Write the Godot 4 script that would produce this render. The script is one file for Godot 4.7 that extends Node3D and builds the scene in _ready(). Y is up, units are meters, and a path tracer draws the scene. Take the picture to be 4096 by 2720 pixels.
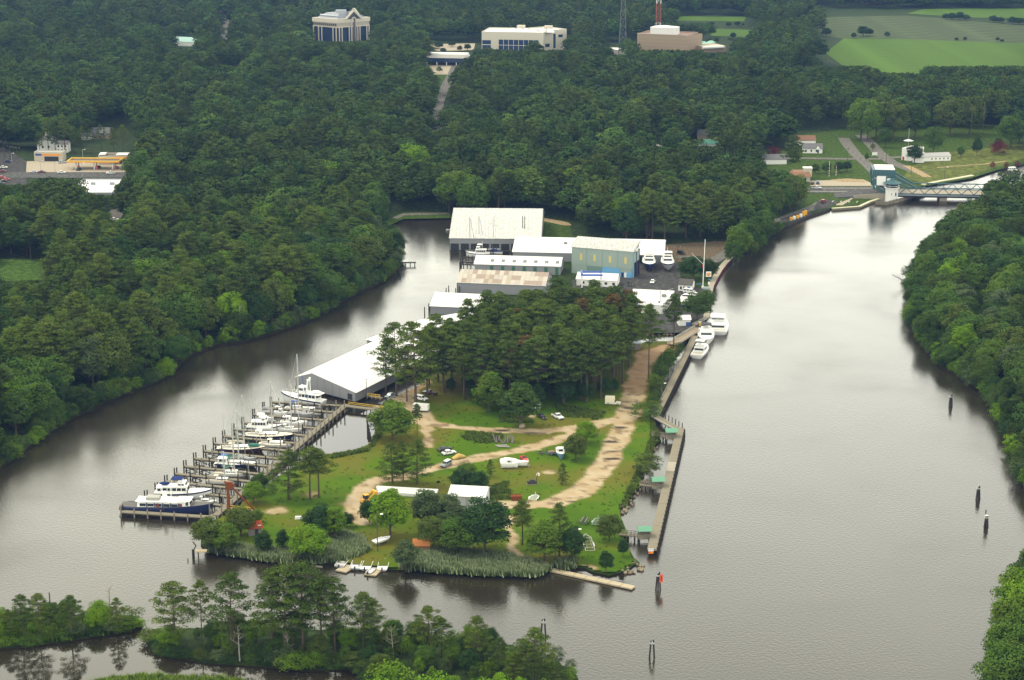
extends Node3D
# A canal,a boat basin with its marina and the wooded town behind,seen from a low aircraft on an overcast day. Metres,y up; the water lies at y = 0.
const LAND := 0.9
const CAMERA_HEIGHT := 197.0
func _ready() -> void:
	make_camera()
	make_sky()
	make_materials()
	make_terrain()
	make_trees()
	make_roads()
	make_marina()
	make_piers()
	make_bridge()
	make_town()
	make_boats()
	make_vehicles()
	make_island_things()
	make_small_things()
func make_camera() -> void:
	var cam := Camera3D.new()
	cam.name = "camera"
	cam.keep_aspect = Camera3D.KEEP_HEIGHT
	cam.fov = rad_to_deg(2.0 * atan(340.0 / 1900.0))
	cam.near = 5.0
	cam.far = 9000.0
	cam.position = Vector3(0,CAMERA_HEIGHT,0)
	cam.rotation_degrees = Vector3(-15.1,0,0)
	add_child(cam)
	cam.current = true
func make_sky() -> void:
	var sun := DirectionalLight3D.new()
	sun.name = "sun"
	sun.light_color = Color(1.0,0.95,0.86)
	sun.light_energy = 0.5
	sun.light_angular_distance = 14.0
	sun.shadow_enabled = true
	sun.rotation_degrees = Vector3(-58,-118,0)
	add_child(sun)
	# an overcast sky: a pale,slightly warm sheet of cloud with soft grey undersides
	var w := 512
	var h := 256
	var im := Image.create(w,h,false,Image.FORMAT_RGBF)
	var n := FastNoiseLite.new()
	n.seed = 11
	n.frequency = 1.6
	n.fractal_octaves = 4
	for y in h:
		var el := PI * (0.5 - (y + 0.5) / h)
		for x in w:
			var az := TAU * (x + 0.5) / w
			var d := Vector3(cos(el) * cos(az),sin(el),cos(el) * sin(az))
			var up := maxf(d.y,0.04)
			var cloud := n.get_noise_3d(d.x / (up + 0.25),3.0,d.z / (up + 0.25))
			var l := 0.95 + 0.3 * cloud + 1.15 * exp(-pow((d.y - 0.2) / 0.26,2.0)) * (1.0 + 0.3 * cloud)
			if d.y < 0.0:
				im.set_pixel(x,y,Color(0.2,0.22,0.2))
			else:
				var warm := clampf(0.5 + 0.9 * cloud,0.0,1.0)
				im.set_pixel(x,y,Color(l * lerpf(0.98,1.02,warm),l * lerpf(0.985,0.995,warm),l * lerpf(0.9,0.8,warm)))
	var pan := PanoramaSkyMaterial.new()
	pan.panorama = ImageTexture.create_from_image(im)
	pan.energy_multiplier = 1.0
	var sky := Sky.new()
	sky.sky_material = pan
	var env := Environment.new()
	env.background_mode = Environment.BG_SKY
	env.sky = sky
	env.tonemap_mode = Environment.TONE_MAPPER_LINEAR
	env.tonemap_exposure = 1.65
	env.fog_enabled = true
	env.fog_density = 0.00004
	env.fog_light_color = Color(0.52,0.68,0.98)
	env.sdfgi_enabled = true
	env.ssao_enabled = true
	env.ssil_enabled = true
	var we := WorldEnvironment.new()
	we.name = "world_environment"
	we.environment = env
	add_child(we)
func V(x: float,y: float,z: float) -> Vector3:
	return Vector3(x,y,z)
# ---------------------------------------------------------------- naming
var taken := {}
func numbered(called: String) -> String:
	var k: int = taken.get(called,0)
	taken[called] = k + 1
	return called if k == 0 else "%s_%03d" % [called,k]
func tag(o: Node,label: String,category := "",group := "",kind := "") -> Node:
	if label:
		o.set_meta("label",label)
	if category:
		o.set_meta("category",category)
	if group:
		o.set_meta("group",group)
	if kind:
		o.set_meta("kind",kind)
	return o
func thing(called: String,label: String,category: String,at := Vector3.ZERO,turn := 0.0,group := "") -> Node3D:
	var o := Node3D.new()
	o.name = numbered(called)
	o.position = at
	o.rotation.y = turn
	add_child(o)
	tag(o,label,category,group)
	return o
func part(called: String,mesh: Mesh,m: Material,parent: Node,at := Vector3.ZERO,turn := 0.0) -> MeshInstance3D:
	var o := MeshInstance3D.new()
	o.name = called
	o.mesh = mesh
	o.material_override = m
	o.position = at
	o.rotation.y = turn
	parent.add_child(o,true)
	return o
func solid(called: String,label: String,category: String,mesh: Mesh,m: Material,at := Vector3.ZERO,turn := 0.0,group := "") -> MeshInstance3D:
	var o := MeshInstance3D.new()
	o.name = numbered(called)
	o.mesh = mesh
	o.material_override = m
	o.position = at
	o.rotation.y = turn
	add_child(o)
	tag(o,label,category,group)
	return o
func ground(called: String,label: String,mesh: Mesh,m: Material,kind := "structure") -> MeshInstance3D:
	var o := MeshInstance3D.new()
	o.name = numbered(called)
	o.mesh = mesh
	o.material_override = m
	add_child(o)
	tag(o,label,"","",kind)
	return o
func dup(o: Node3D,called: String,label: String,at: Vector3,turn := 0.0,group := "") -> Node3D:
	var r: Node3D = o.duplicate()
	r.name = numbered(called)
	add_child(r)
	r.position = at
	r.rotation.y = turn
	r.set_meta("label",label)
	if group:
		r.set_meta("group",group)
	return r
func v3(p: Vector2,y := LAND) -> Vector3:
	return Vector3(p.x,y,p.y)
# ---------------------------------------------------------------- meshes
class MB:
	# collects faces; corners run counter-clockwise seen from outside
	var v := PackedVector3Array()
	var c := PackedColorArray()
	var col := Color.WHITE
	var x := Transform3D()
	func tri(p: Vector3,q: Vector3,r: Vector3) -> void:
		v.append(x * p)
		v.append(x * r)
		v.append(x * q)
		c.append(col)
		c.append(col)
		c.append(col)
	func quad(p: Vector3,q: Vector3,r: Vector3,s: Vector3) -> void:
		tri(p,q,r)
		tri(p,r,s)
	func box(lo: Vector3,hi: Vector3) -> MB:
		var a := Vector3(lo.x,lo.y,lo.z)
		var b := Vector3(hi.x,lo.y,lo.z)
		var d := Vector3(hi.x,lo.y,hi.z)
		var e := Vector3(lo.x,lo.y,hi.z)
		var up := Vector3(0,hi.y - lo.y,0)
		hexa([a,b,d,e],[a + up,b + up,d + up,e + up])
		return self
	func cbox(center: Vector3,size: Vector3) -> MB:
		return box(center - size / 2,center + size / 2)
	func hexa(lo: Array,hi: Array) -> MB:
		# two rings of the same number of corners,the lower and the upper one,both running x towards z
		var n := lo.size()
		for i in n:
			var j := (i + 1) % n
			quad(lo[j],lo[i],hi[i],hi[j])
		for i in range(1,n - 1):
			tri(hi[0],hi[i + 1],hi[i])
			tri(lo[0],lo[i],lo[i + 1])
		return self
	func prism(poly: PackedVector2Array,y0: float,y1: float,bottom := true) -> MB:
		# a plan outline between two heights
		var p := poly
		if Geometry2D.is_polygon_clockwise(p):
			p = poly.duplicate()
			p.reverse()
		var n := p.size()
		for i in n:
			var a := p[i]
			var b := p[(i + 1) % n]
			quad(Vector3(b.x,y0,b.y),Vector3(a.x,y0,a.y),Vector3(a.x,y1,a.y),Vector3(b.x,y1,b.y))
		var t := Geometry2D.triangulate_polygon(p)
		for k in range(0,t.size(),3):
			var q := [p[t[k]],p[t[k + 1]],p[t[k + 2]]]
			flat(q[0],q[1],q[2],y1,true)
			if bottom:
				flat(q[0],q[1],q[2],y0,false)
		return self
	func flat(a: Vector2,b: Vector2,d: Vector2,y: float,up: bool) -> void:
		var ccw := (b - a).cross(d - a) < 0.0
		if ccw == up:
			tri(Vector3(a.x,y,a.y),Vector3(b.x,y,b.y),Vector3(d.x,y,d.y))
		else:
			tri(Vector3(a.x,y,a.y),Vector3(d.x,y,d.y),Vector3(b.x,y,b.y))
	func sheet(poly: PackedVector2Array,y: float) -> MB:
		var t := Geometry2D.triangulate_polygon(poly)
		for k in range(0,t.size(),3):
			flat(poly[t[k]],poly[t[k + 1]],poly[t[k + 2]],y,true)
		return self
	func tube(a: Vector3,b: Vector3,r0: float,r1: float,n := 6,caps := true) -> MB:
		var d := (b - a).normalized()
		var s := (Vector3.RIGHT if absf(d.x) < 0.8 else Vector3.UP).cross(d).normalized()
		var t := d.cross(s)
		var lo := []
		var hi := []
		for i in n:
			var w := -TAU * i / n
			var o := s * cos(w) + t * sin(w)
			lo.append(a + o * r0)
			hi.append(b + o * r1)
		for i in n:
			var j := (i + 1) % n
			quad(lo[j],lo[i],hi[i],hi[j])
		if caps:
			for i in range(1,n - 1):
				tri(hi[0],hi[i + 1],hi[i])
				tri(lo[0],lo[i],lo[i + 1])
		return self
	func bar(a: Vector3,b: Vector3,w: float,h: float) -> MB:
		# a beam of rectangular section,h along the vertical as far as it can
		var d := (b - a).normalized()
		var side := d.cross(Vector3.UP)
		side = Vector3.RIGHT if side.length() < 0.01 else side.normalized()
		var up := side.cross(d).normalized()
		var s := side * w / 2
		var u := up * h / 2
		hexa([a - s - u,a + s - u,a + s + u,a - s + u],[b - s - u,b + s - u,b + s + u,b - s + u])
		return self
	func strip(points: PackedVector2Array,width: float,y: float) -> MB:
		# a ribbon along a line on the ground
		var l := []
		var r := []
		var n := points.size()
		for i in n:
			var d := (points[mini(i + 1,n - 1)] - points[maxi(i - 1,0)]).normalized()
			var o := Vector2(-d.y,d.x) * width / 2
			l.append(points[i] - o)
			r.append(points[i] + o)
		for i in n - 1:
			flat(l[i],l[i + 1],r[i + 1],y,true)
			flat(l[i],r[i + 1],r[i],y,true)
		return self
	func loft(rings: Array,close := true,cap0 := true,cap1 := true) -> MB:
		# rings of equally many points; each ring runs counter-clockwise seen from the last ring towards the first
		for k in rings.size() - 1:
			var a: Array = rings[k]
			var b: Array = rings[k + 1]
			var n := a.size()
			for i in (n if close else n - 1):
				var j := (i + 1) % n
				if a[i].distance_squared_to(a[j]) < 1e-9:
					tri(a[i],b[j],b[i])
				elif b[i].distance_squared_to(b[j]) < 1e-9:
					tri(a[i],a[j],b[i])
				else:
					quad(a[i],a[j],b[j],b[i])
		for e in 2:
			if not (cap0 if e == 0 else cap1):
				continue
			var r: Array = rings[0] if e == 0 else rings[-1]
			for i in range(1,r.size() - 1):
				if e == 0:
					tri(r[0],r[i + 1],r[i])
				else:
					tri(r[0],r[i],r[i + 1])
		return self
	func ball(center: Vector3,r: Vector3,n := 8,m := 5) -> MB:
		var rings := []
		for k in m + 1:
			var e := -PI / 2 + PI * k / m
			var ring := []
			for i in n:
				var w := -TAU * i / n
				ring.append(center + Vector3(cos(w) * cos(e) * r.x,sin(e) * r.y,sin(w) * cos(e) * r.z))
			rings.append(ring)
		return loft(rings,true,false,false)
	func mesh(smooth := false) -> ArrayMesh:
		var nn := PackedVector3Array()
		nn.resize(v.size())
		if smooth:
			var sum := {}
			for k in range(0,v.size(),3):
				var f := (v[k + 2] - v[k]).cross(v[k + 1] - v[k])
				for i in 3:
					var key := Vector3i((v[k + i] * 500.0).round())
					sum[key] = sum.get(key,Vector3.ZERO) + f
			for k in v.size():
				nn[k] = sum[Vector3i((v[k] * 500.0).round())].normalized()
		else:
			for k in range(0,v.size(),3):
				var f := (v[k + 2] - v[k]).cross(v[k + 1] - v[k]).normalized()
				nn[k] = f
				nn[k + 1] = f
				nn[k + 2] = f
		var a := []
		a.resize(Mesh.ARRAY_MAX)
		a[Mesh.ARRAY_VERTEX] = v
		a[Mesh.ARRAY_NORMAL] = nn
		a[Mesh.ARRAY_COLOR] = c
		var m := ArrayMesh.new()
		m.add_surface_from_arrays(Mesh.PRIMITIVE_TRIANGLES,a)
		return m
func box_mesh(lo: Vector3,hi: Vector3) -> ArrayMesh:
	return MB.new().box(lo,hi).mesh()
# ---------------------------------------------------------------- materials
var mats := {}
var tex := {}
func noise_texture(called: String,frequency: float,octaves: int,low: Color,high: Color,size := 512,seed_ := 1,mid := 0.5) -> NoiseTexture2D:
	if tex.has(called):
		return tex[called]
	var n := FastNoiseLite.new()
	n.seed = seed_
	n.noise_type = FastNoiseLite.TYPE_SIMPLEX_SMOOTH
	n.frequency = frequency
	n.fractal_octaves = octaves
	var g := Gradient.new()
	g.offsets = PackedFloat32Array([0.0,mid,1.0])
	g.colors = PackedColorArray([low,low.lerp(high,0.5),high])
	var t := NoiseTexture2D.new()
	t.width = size
	t.height = size
	t.seamless = true
	t.noise = n
	t.color_ramp = g
	tex[called] = t
	return t
func paint(called: String,lin: Color,rough := 0.7,metal := 0.0) -> StandardMaterial3D:
	if mats.has(called):
		return mats[called]
	var m := StandardMaterial3D.new()
	m.resource_name = called
	m.albedo_color = lin.linear_to_srgb()
	m.roughness = rough
	m.metallic = metal
	if rough > 0.84:
		m.metallic_specular = 0.15
	mats[called] = m
	return m
func textured(called: String,lin: Color,texture: Texture2D,period: float,rough := 0.8,vertex := false) -> StandardMaterial3D:
	# colour times a grain that repeats every so many metres,laid on in world axes
	if mats.has(called):
		return mats[called]
	var m := paint(called,lin,rough)
	m.albedo_texture = texture
	m.uv1_triplanar = true
	m.uv1_world_triplanar = true
	m.uv1_scale = Vector3.ONE / period
	m.vertex_color_use_as_albedo = vertex
	return m
func glass(called := "dark_glass",lin := Color(0.02,0.03,0.04)) -> StandardMaterial3D:
	return paint(called,lin,0.08)
func make_materials() -> void:
	noise_texture("grain",0.05,4,Color(0.78,0.78,0.78),Color(1,1,1),512,3)
	noise_texture("blotch",0.012,5,Color(0.62,0.62,0.6),Color(1,1,1),512,5)
	noise_texture("stain",0.02,5,Color(0.72,0.68,0.62),Color(1,1,1),512,8,0.35)
	noise_texture("grass_grain",0.06,5,Color(0.6,0.62,0.55),Color(1,1,0.95),512,13)
# ---------------------------------------------------------------- land and water
var island := PackedVector2Array()
var outlines := {}
var tracks := []
func make_terrain() -> void:
	# the water: dark brown,ruffled by a light wind
	var w := MB.new().sheet(PackedVector2Array([Vector2(-900,-150),Vector2(900,-150),Vector2(900,-1900),Vector2(-900,-1900)]),0.0)
	var wm := StandardMaterial3D.new()
	wm.resource_name = "water"
	wm.albedo_color = Color(0.02,0.017,0.01).linear_to_srgb()
	wm.roughness = 0.13
	wm.metallic_specular = 0.5
	var n := FastNoiseLite.new()
	n.seed = 21
	n.noise_type = FastNoiseLite.TYPE_SIMPLEX_SMOOTH
	n.frequency = 0.07
	n.fractal_octaves = 4
	n.fractal_gain = 0.6
	var nt := NoiseTexture2D.new()
	nt.width = 2048
	nt.height = 2048
	nt.seamless = true
	nt.noise = n
	nt.as_normal_map = true
	nt.bump_strength = 3.0
	wm.normal_enabled = true
	wm.normal_texture = nt
	wm.normal_scale = 0.12
	# calm slicks and ruffled streaks
	wm.roughness = 0.25
	wm.roughness_texture = noise_texture("slick",0.0055,4,Color(0.15,0.15,0.15),Color(1,1,1),512,31,0.45)
	wm.uv1_triplanar = true
	wm.uv1_world_triplanar = true
	wm.uv1_scale = Vector3(1,1,1) / 190.0
	ground("water","brown canal and basin water ruffled by light wind",w.mesh(),wm)
	var calm := wm.duplicate() as StandardMaterial3D
	calm.resource_name = "calm_water"
	calm.normal_scale = 0.025
	calm.roughness = 0.07
	patch("calm_water","still bright water of the sheltered pond behind the dock",PackedVector2Array([Vector2(-58,-638.8),Vector2(-47.2,-640.8),Vector2(-44.1,-623.6),Vector2(-41.6,-586.2),Vector2(-66.6,-575.3),Vector2(-72.9,-558.7),Vector2(-75.7,-548.8),Vector2(-80.7,-537.3),Vector2(-82.6,-531.7)]),0.004,calm)
	patch("calm_water","still water of the near creek between the islets",PackedVector2Array([Vector2(-148.4,-434.6),Vector2(-121.9,-440.3),Vector2(-112.6,-442.5),Vector2(-97.7,-450.5),Vector2(-94.9,-453.3),Vector2(-81.8,-434.6),Vector2(-59.3,-427),Vector2(-38.2,-427),Vector2(-28.6,-410.2),Vector2(-26,-368),Vector2(-128.1,-368)]),0.004,calm)
	patch("calm_water","still water in the nook at the island's tip",PackedVector2Array([Vector2(11.3,-490.1),Vector2(21.6,-492.1),Vector2(27,-481.1),Vector2(30.8,-485.7),Vector2(35.8,-488.9),Vector2(34,-479.5),Vector2(17.6,-479.5)]),0.004,calm)
	var soil := textured("bank_soil",Color(0.028,0.025,0.018),tex["blotch"],7.0,0.95)
	var floor_ := textured("woodland_floor",Color(0.04,0.065,0.022),tex["blotch"],23.0,0.95)
	# the mainland: the left bank,the head of the basin,the boatyard,and on beyond the bridge to the horizon
	var main := PackedVector2Array([Vector2(-333.9,-512),Vector2(-191.4,-533.5),Vector2(-162.6,-572),Vector2(-159,-590.6),Vector2(-156,-608.1),Vector2(-151.8,-625.1),Vector2(-145.5,-641.3),Vector2(-137.9,-657.3),Vector2(-129.6,-672.4),Vector2(-126.3,-685.7),Vector2(-124.7,-705.7),Vector2(-116.1,-720.9),Vector2(-105,-727.4),Vector2(-94.6,-740.8),Vector2(-85.8,-756.8),Vector2(-77.1,-778.6),Vector2(-71.4,-797.7),Vector2(-63.4,-816.9),Vector2(-56.9,-830.2),Vector2(-53.7,-854.4),Vector2(-52.8,-874.5),Vector2(-56.5,-908.2),Vector2(-61.4,-933.8),Vector2(-61.6,-960.8),Vector2(-56.5,-970.9),Vector2(-32.9,-972),Vector2(-17.9,-955.3),Vector2(4.3,-944.4),Vector2(9.5,-913.2),Vector2(7.1,-874.5),Vector2(1.9,-838.7),Vector2(-3.8,-797.7),Vector2(-10.8,-760.3),Vector2(-14.9,-736.1),Vector2(-7,-726.1),Vector2(20.8,-738.1),Vector2(47.2,-740.8),Vector2(56.2,-744.9),Vector2(67,-747.7),Vector2(73,-751.9)]) 
	main.append_array(PackedVector2Array([Vector2(75.7,-749.7),Vector2(81.6,-760.7),Vector2(85.1,-790.6),Vector2(89.3,-818.1),Vector2(93,-834.9),Vector2(96.6,-849.9),Vector2(99.8,-861.2),Vector2(103.6,-872.8),Vector2(108,-884.2),Vector2(114.1,-896.3),Vector2(122.3,-911.2),Vector2(128.4,-926.5),Vector2(135.7,-939.8),Vector2(140.7,-951.6),Vector2(148,-964.3),Vector2(155.4,-975.4),Vector2(161.8,-984),Vector2(169.1,-994.2),Vector2(171.3,-1000.3),Vector2(178,-999),Vector2(186,-1001.7),Vector2(194.3,-1015.8),Vector2(200.5,-1023.6),Vector2(208.4,-1031.6),Vector2(216.5,-1045),Vector2(235.1,-1067.2),Vector2(268.1,-1094.4),Vector2(319.9,-1144.9),Vector2(432.7,-1231.2)]))
	main.append_array(PackedVector2Array([Vector2(1900,-1500),Vector2(5200,-2500),Vector2(5200,-7600),Vector2(-5200,-7600),Vector2(-5200,-900)]))
	outlines["main"] = main
	land(main,LAND,floor_,soil,"land","green mainland beyond the basin and the canal")
	# the wooded right bank
	var right := PackedVector2Array([Vector2(183.7,-495.3),Vector2(165.9,-526.2),Vector2(157.1,-550.7),Vector2(162,-586.2),Vector2(167,-623.6),Vector2(170.3,-657.3),Vector2(166.2,-675.8),Vector2(161.5,-691),Vector2(160.9,-719.6),Vector2(162,-746.3),Vector2(169.4,-790),Vector2(178,-830.2),Vector2(188.1,-865.3),Vector2(202.2,-903.2),Vector2(217.4,-933.8),Vector2(231.9,-964.1),Vector2(242.9,-987),Vector2(253.6,-1010.9),Vector2(267.8,-1032.1),Vector2(301.8,-1051.5),Vector2(388.5,-1106.9)])
	right.append_array(PackedVector2Array([Vector2(1900,-1200),Vector2(1900,-300)]))
	outlines["right"] = right
	land(right,LAND,floor_,soil,"land","wooded bank along the far side of the canal")
	var corner := PackedVector2Array([Vector2(157.1,-495.3),Vector2(142.8,-482.6),Vector2(131.3,-456.1),Vector2(125.4,-439.8),Vector2(119.8,-424.6),Vector2(113.3,-401.1),Vector2(108.6,-368),Vector2(134.9,-349.7),Vector2(174.1,-434.6)])
	outlines["corner"] = corner
	land(corner,LAND,floor_,soil,"land","wooded corner of the near canal bank")
	# the marshy islets in front
	outlines["small"] = PackedVector2Array([Vector2(-154.1,-453.3),Vector2(-133.1,-458.3),Vector2(-119.3,-457.2),Vector2(-108.7,-455),Vector2(-102.9,-453.9),Vector2(-96.1,-452.2),Vector2(-94.3,-448.9),Vector2(-96.9,-446.2),Vector2(-100,-444),Vector2(-106.4,-441.9),Vector2(-111.8,-439.3),Vector2(-120.9,-436.4),Vector2(-131.1,-434.1),Vector2(-147.5,-431.6)])
	land(outlines["small"],0.35,floor_,soil,"islet","low marshy islet with a few pines in the near creek")
	outlines["long"] = PackedVector2Array([Vector2(-91.4,-439.3),Vector2(-90,-444.6),Vector2(-83.9,-447.3),Vector2(-73,-448.4),Vector2(-59.7,-447.8),Vector2(-46.3,-446.2),Vector2(-33,-444.6),Vector2(-21.9,-443.5),Vector2(-10.9,-440.9),Vector2(-0.1,-437.2),Vector2(8.5,-431.6),Vector2(15.6,-419.7),Vector2(18,-401.1),Vector2(18.5,-368),Vector2(-24.9,-349.7),Vector2(-33.1,-388.1),Vector2(-34.1,-414.9),Vector2(-38.7,-423.1),Vector2(-50.4,-422.3),Vector2(-55.8,-423.8),Vector2(-65.4,-425.3),Vector2(-74.1,-426.5),Vector2(-80.8,-429),Vector2(-88.2,-431.6)])
	land(outlines["long"],0.35,floor_,soil,"islet","long marshy islet with tall pines in the near creek")
	land(PackedVector2Array([Vector2(-128.2,-401.1),Vector2(-110.3,-410.2),Vector2(-104.2,-414.9),Vector2(-95.8,-419.2),Vector2(-88.7,-420.2),Vector2(-79.2,-419.7),Vector2(-68.6,-418.2),Vector2(-62.1,-416.3),Vector2(-53.4,-412.5),Vector2(-47.6,-396.7),Vector2(-49.2,-368),Vector2(-128.1,-368)]),0.35,textured("marsh_floor",Color(0.075,0.105,0.025),tex["blotch"],9.0,0.95),soil,"marsh","grassy marsh edge at the foot of the picture")
	make_island(soil)
func land(outline: PackedVector2Array,y: float,m: Material,soil: Material,called: String,label: String) -> void:
	ground(called,label,MB.new().sheet(outline,y).mesh(),m)
	var b := MB.new()
	var p := outline
	if not Geometry2D.is_polygon_clockwise(p):
		p = outline.duplicate()
		p.reverse()
	for i in p.size():
		var a := p[i]
		var d := p[(i + 1) % p.size()]
		b.quad(v3(a,-2.0),v3(d,-2.0),v3(d,y),v3(a,y))
	ground("bank","bare earth bank of the " + label,b.mesh(),soil)
func dist_to(p: Vector2,line: PackedVector2Array) -> float:
	var best := 1e9
	for i in line.size() - 1:
		best = minf(best,p.distance_to(Geometry2D.get_closest_point_to_segment(p,line[i],line[i + 1])))
	return best
func make_island(soil: Material) -> void:
	island = PackedVector2Array([Vector2(65.2,-726.1),Vector2(54.8,-724.8),Vector2(44.3,-722.2),Vector2(27.2,-720.9),Vector2(11.8,-719.6),Vector2(-1.8,-715.8),Vector2(-11.9,-710.1),Vector2(-19.9,-697.7),Vector2(-27.6,-681.6),Vector2(-34.8,-662.8),Vector2(-41.3,-651.9),Vector2(-45.4,-644),Vector2(-47.2,-632.6),Vector2(-46.7,-616.2),Vector2(-45.3,-604.4),Vector2(-47.9,-595.1),Vector2(-52.5,-589.3),Vector2(-59.3,-586.2),Vector2(-65.1,-581.8),Vector2(-69.2,-574.1),Vector2(-73.5,-563.6),Vector2(-77.4,-551.9),Vector2(-80.6,-544.1),Vector2(-82.4,-535.4),Vector2(-84.9,-529.8),Vector2(-87.9,-524.7),Vector2(-90.1,-519),Vector2(-88.4,-505.9),Vector2(-85.7,-500.2),Vector2(-80.3,-498.2),Vector2(-75.1,-495.9),Vector2(-68.8,-493.7),Vector2(-60.2,-492.4),Vector2(-51.7,-491.4),Vector2(-46.8,-490.8),Vector2(-41.8,-488.2),Vector2(-35.8,-487.6),Vector2(-31,-486.3),Vector2(-26.2,-487),Vector2(-21.4,-485.4),Vector2(-14.3,-484.8),Vector2(-6,-482.9),Vector2(2.3,-482.3),Vector2(7,-482.3),Vector2(10.2,-486),Vector2(12.6,-488.2),Vector2(15.4,-486.3),Vector2(17.8,-488.2),Vector2(20,-487.9),Vector2(22,-485.1),Vector2(24.8,-483.5),Vector2(26.4,-482.3),Vector2(28.3,-483.8),Vector2(30.8,-485.4),Vector2(33.5,-490.1),Vector2(35.3,-492.1),Vector2(34,-495.3),Vector2(33.2,-501.2),Vector2(32.5,-506.9),Vector2(33.4,-512),Vector2(32.8,-520.8),Vector2(32.1,-528),Vector2(32.5,-535.4),Vector2(36.3,-546.8),Vector2(39.9,-555.1),Vector2(41.6,-566.9),Vector2(42.6,-574.9),Vector2(45.7,-589.7),Vector2(46.5,-594.7),Vector2(49.5,-600.2),Vector2(49.2,-608.6),Vector2(48.6,-620.6),Vector2(48,-629.1),Vector2(49.2,-639.3),Vector2(51.7,-652.5),Vector2(53.4,-671.8),Vector2(56.7,-683.3),Vector2(61.4,-698.3),Vector2(66.2,-714.5)])
	land(island,LAND - 0.45,textured("island_floor",Color(0.05,0.085,0.016),tex["grass_grain"],9.0,0.95),soil,"land","island between the boat slips and the canal")
	tracks = [
		[PackedVector2Array([Vector2(61.8,-716.3),Vector2(52.2,-706.8),Vector2(47.6,-685.5),Vector2(44.4,-657.1),Vector2(40.8,-633.3),Vector2(37.2,-613.4),Vector2(33.8,-592.4),Vector2(29.8,-574.8),Vector2(25,-559),Vector2(18.4,-545.5),Vector2(11.7,-538.6)]),4.3],
		[PackedVector2Array([Vector2(25.8,-557.4),Vector2(20.4,-546.3),Vector2(11.7,-538.6),Vector2(2.5,-537.4),Vector2(-5.9,-537.4)]),3.4],
		[PackedVector2Array([Vector2(-31.9,-619.7),Vector2(-19.2,-613.4),Vector2(-4.5,-610.1),Vector2(10.1,-608.6),Vector2(23.4,-613.4),Vector2(35.6,-621.7)]),2.9],
		[PackedVector2Array([Vector2(32.5,-618.3),Vector2(21.8,-607.7),Vector2(11.4,-596.1),Vector2(2.8,-589.3),Vector2(-8.5,-583.1),Vector2(-16.7,-577.4),Vector2(-24.8,-570.6),Vector2(-34,-562.3),Vector2(-41.9,-559.8),Vector2(-46.3,-550.2),Vector2(-48,-538.6),Vector2(-46.1,-527.4),Vector2(-43.9,-522.3)]),3.0],
		[PackedVector2Array([Vector2(-28.8,-615.8),Vector2(-28.5,-606.3),Vector2(-27.4,-593.3)]),2.2],
		[PackedVector2Array([Vector2(-28.1,-616.8),Vector2(-32.6,-633.3),Vector2(-39.4,-647.3),Vector2(-35.4,-659.8),Vector2(-29.3,-684.3),Vector2(-20.1,-702.4),Vector2(3.3,-712.5)]),3.6],
		[PackedVector2Array([Vector2(-5.8,-529.2),Vector2(-2.6,-526.7),Vector2(0.6,-509.7),Vector2(-0.1,-502.2),Vector2(2.4,-494)]),1.5],
		[PackedVector2Array([Vector2(-6.5,-527.4),Vector2(-1.3,-525.2)]),2.6],
		[PackedVector2Array([Vector2(19,-486.6),Vector2(21.6,-487.9)]),2.2],
	]
	var bare := [Vector2(-49.6,-538.6),Vector2(11.5,-566.8),Vector2(5.9,-625.7),Vector2(-69.8,-532.9),Vector2(-60.8,-546.3),Vector2(-15.3,-673.9),Vector2(-3.2,-654.3)]
	var puddles := [Vector2(32.4,-587.9),Vector2(32.3,-580.5),Vector2(36.3,-613.4),Vector2(32.6,-597.9),Vector2(-3,-610.1),Vector2(6.5,-607.2),Vector2(41.5,-659.8),Vector2(19.5,-540.1),Vector2(41.2,-635.8)]
	var n := FastNoiseLite.new()
	n.seed = 4
	n.frequency = 0.06
	n.fractal_octaves = 4
	var big := FastNoiseLite.new()
	big.seed = 9
	big.frequency = 0.016
	big.fractal_octaves = 3
	var lo := island[0]
	var hi := island[0]
	for p in island:
		lo = lo.min(p)
		hi = hi.max(p)
	var step := 1.1
	var nx := int((hi.x - lo.x) / step) + 2
	var nz := int((hi.y - lo.y) / step) + 2
	var weight := PackedFloat32Array()
	var cols := PackedColorArray()
	var inside := PackedByteArray()
	var ys := PackedFloat32Array()
	for j in nz:
		for i in nx:
			var p := lo + Vector2(i,j) * step
			var within := Geometry2D.is_point_in_polygon(p,island)
			inside.append(1 if within else 0)
			if not within:
				weight.append(0.0)
				cols.append(Color.WHITE)
				ys.append(LAND - 0.04)
				continue
			var k := n.get_noise_2d(p.x,p.y)
			var b := big.get_noise_2d(p.x,p.y)
			var wgt := 0.0
			for t in tracks:
				var d := dist_to(p,t[0]) + 2.0 * k
				wgt = maxf(wgt,1.0 - smoothstep(t[1] * 0.6,t[1] * 1.2,d))
			for q in bare:
				wgt = maxf(wgt,0.55 * (1.0 - smoothstep(1.0,5.0,p.distance_to(q) + 4.0 * k)))
			weight.append(wgt)
			# grass from deep green to straw where it is dry,then bare sandy earth with darker ruts
			var g := Color(0.1,0.19,0.01).lerp(Color(0.17,0.165,0.03),clampf(0.3 + 1.7 * b + 0.8 * k,0.0,1.0))
			g = g.lerp(Color(0.06,0.13,0.008),clampf(-1.2 * b + 0.5 * n.get_noise_2d(p.y * 1.7,p.x * 1.7),0.0,0.8))
			var e := Color(0.4,0.3,0.175).lerp(Color(0.48,0.39,0.26),clampf(0.5 + 1.6 * n.get_noise_2d(p.x * 2.0 + 90.0,p.y * 2.0),0.0,1.0))
			e = e.lerp(Color(0.14,0.095,0.05),smoothstep(0.12,0.4,n.get_noise_2d(p.x * 2.6 - 40.0,p.y * 2.6)) * 0.7)
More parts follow.
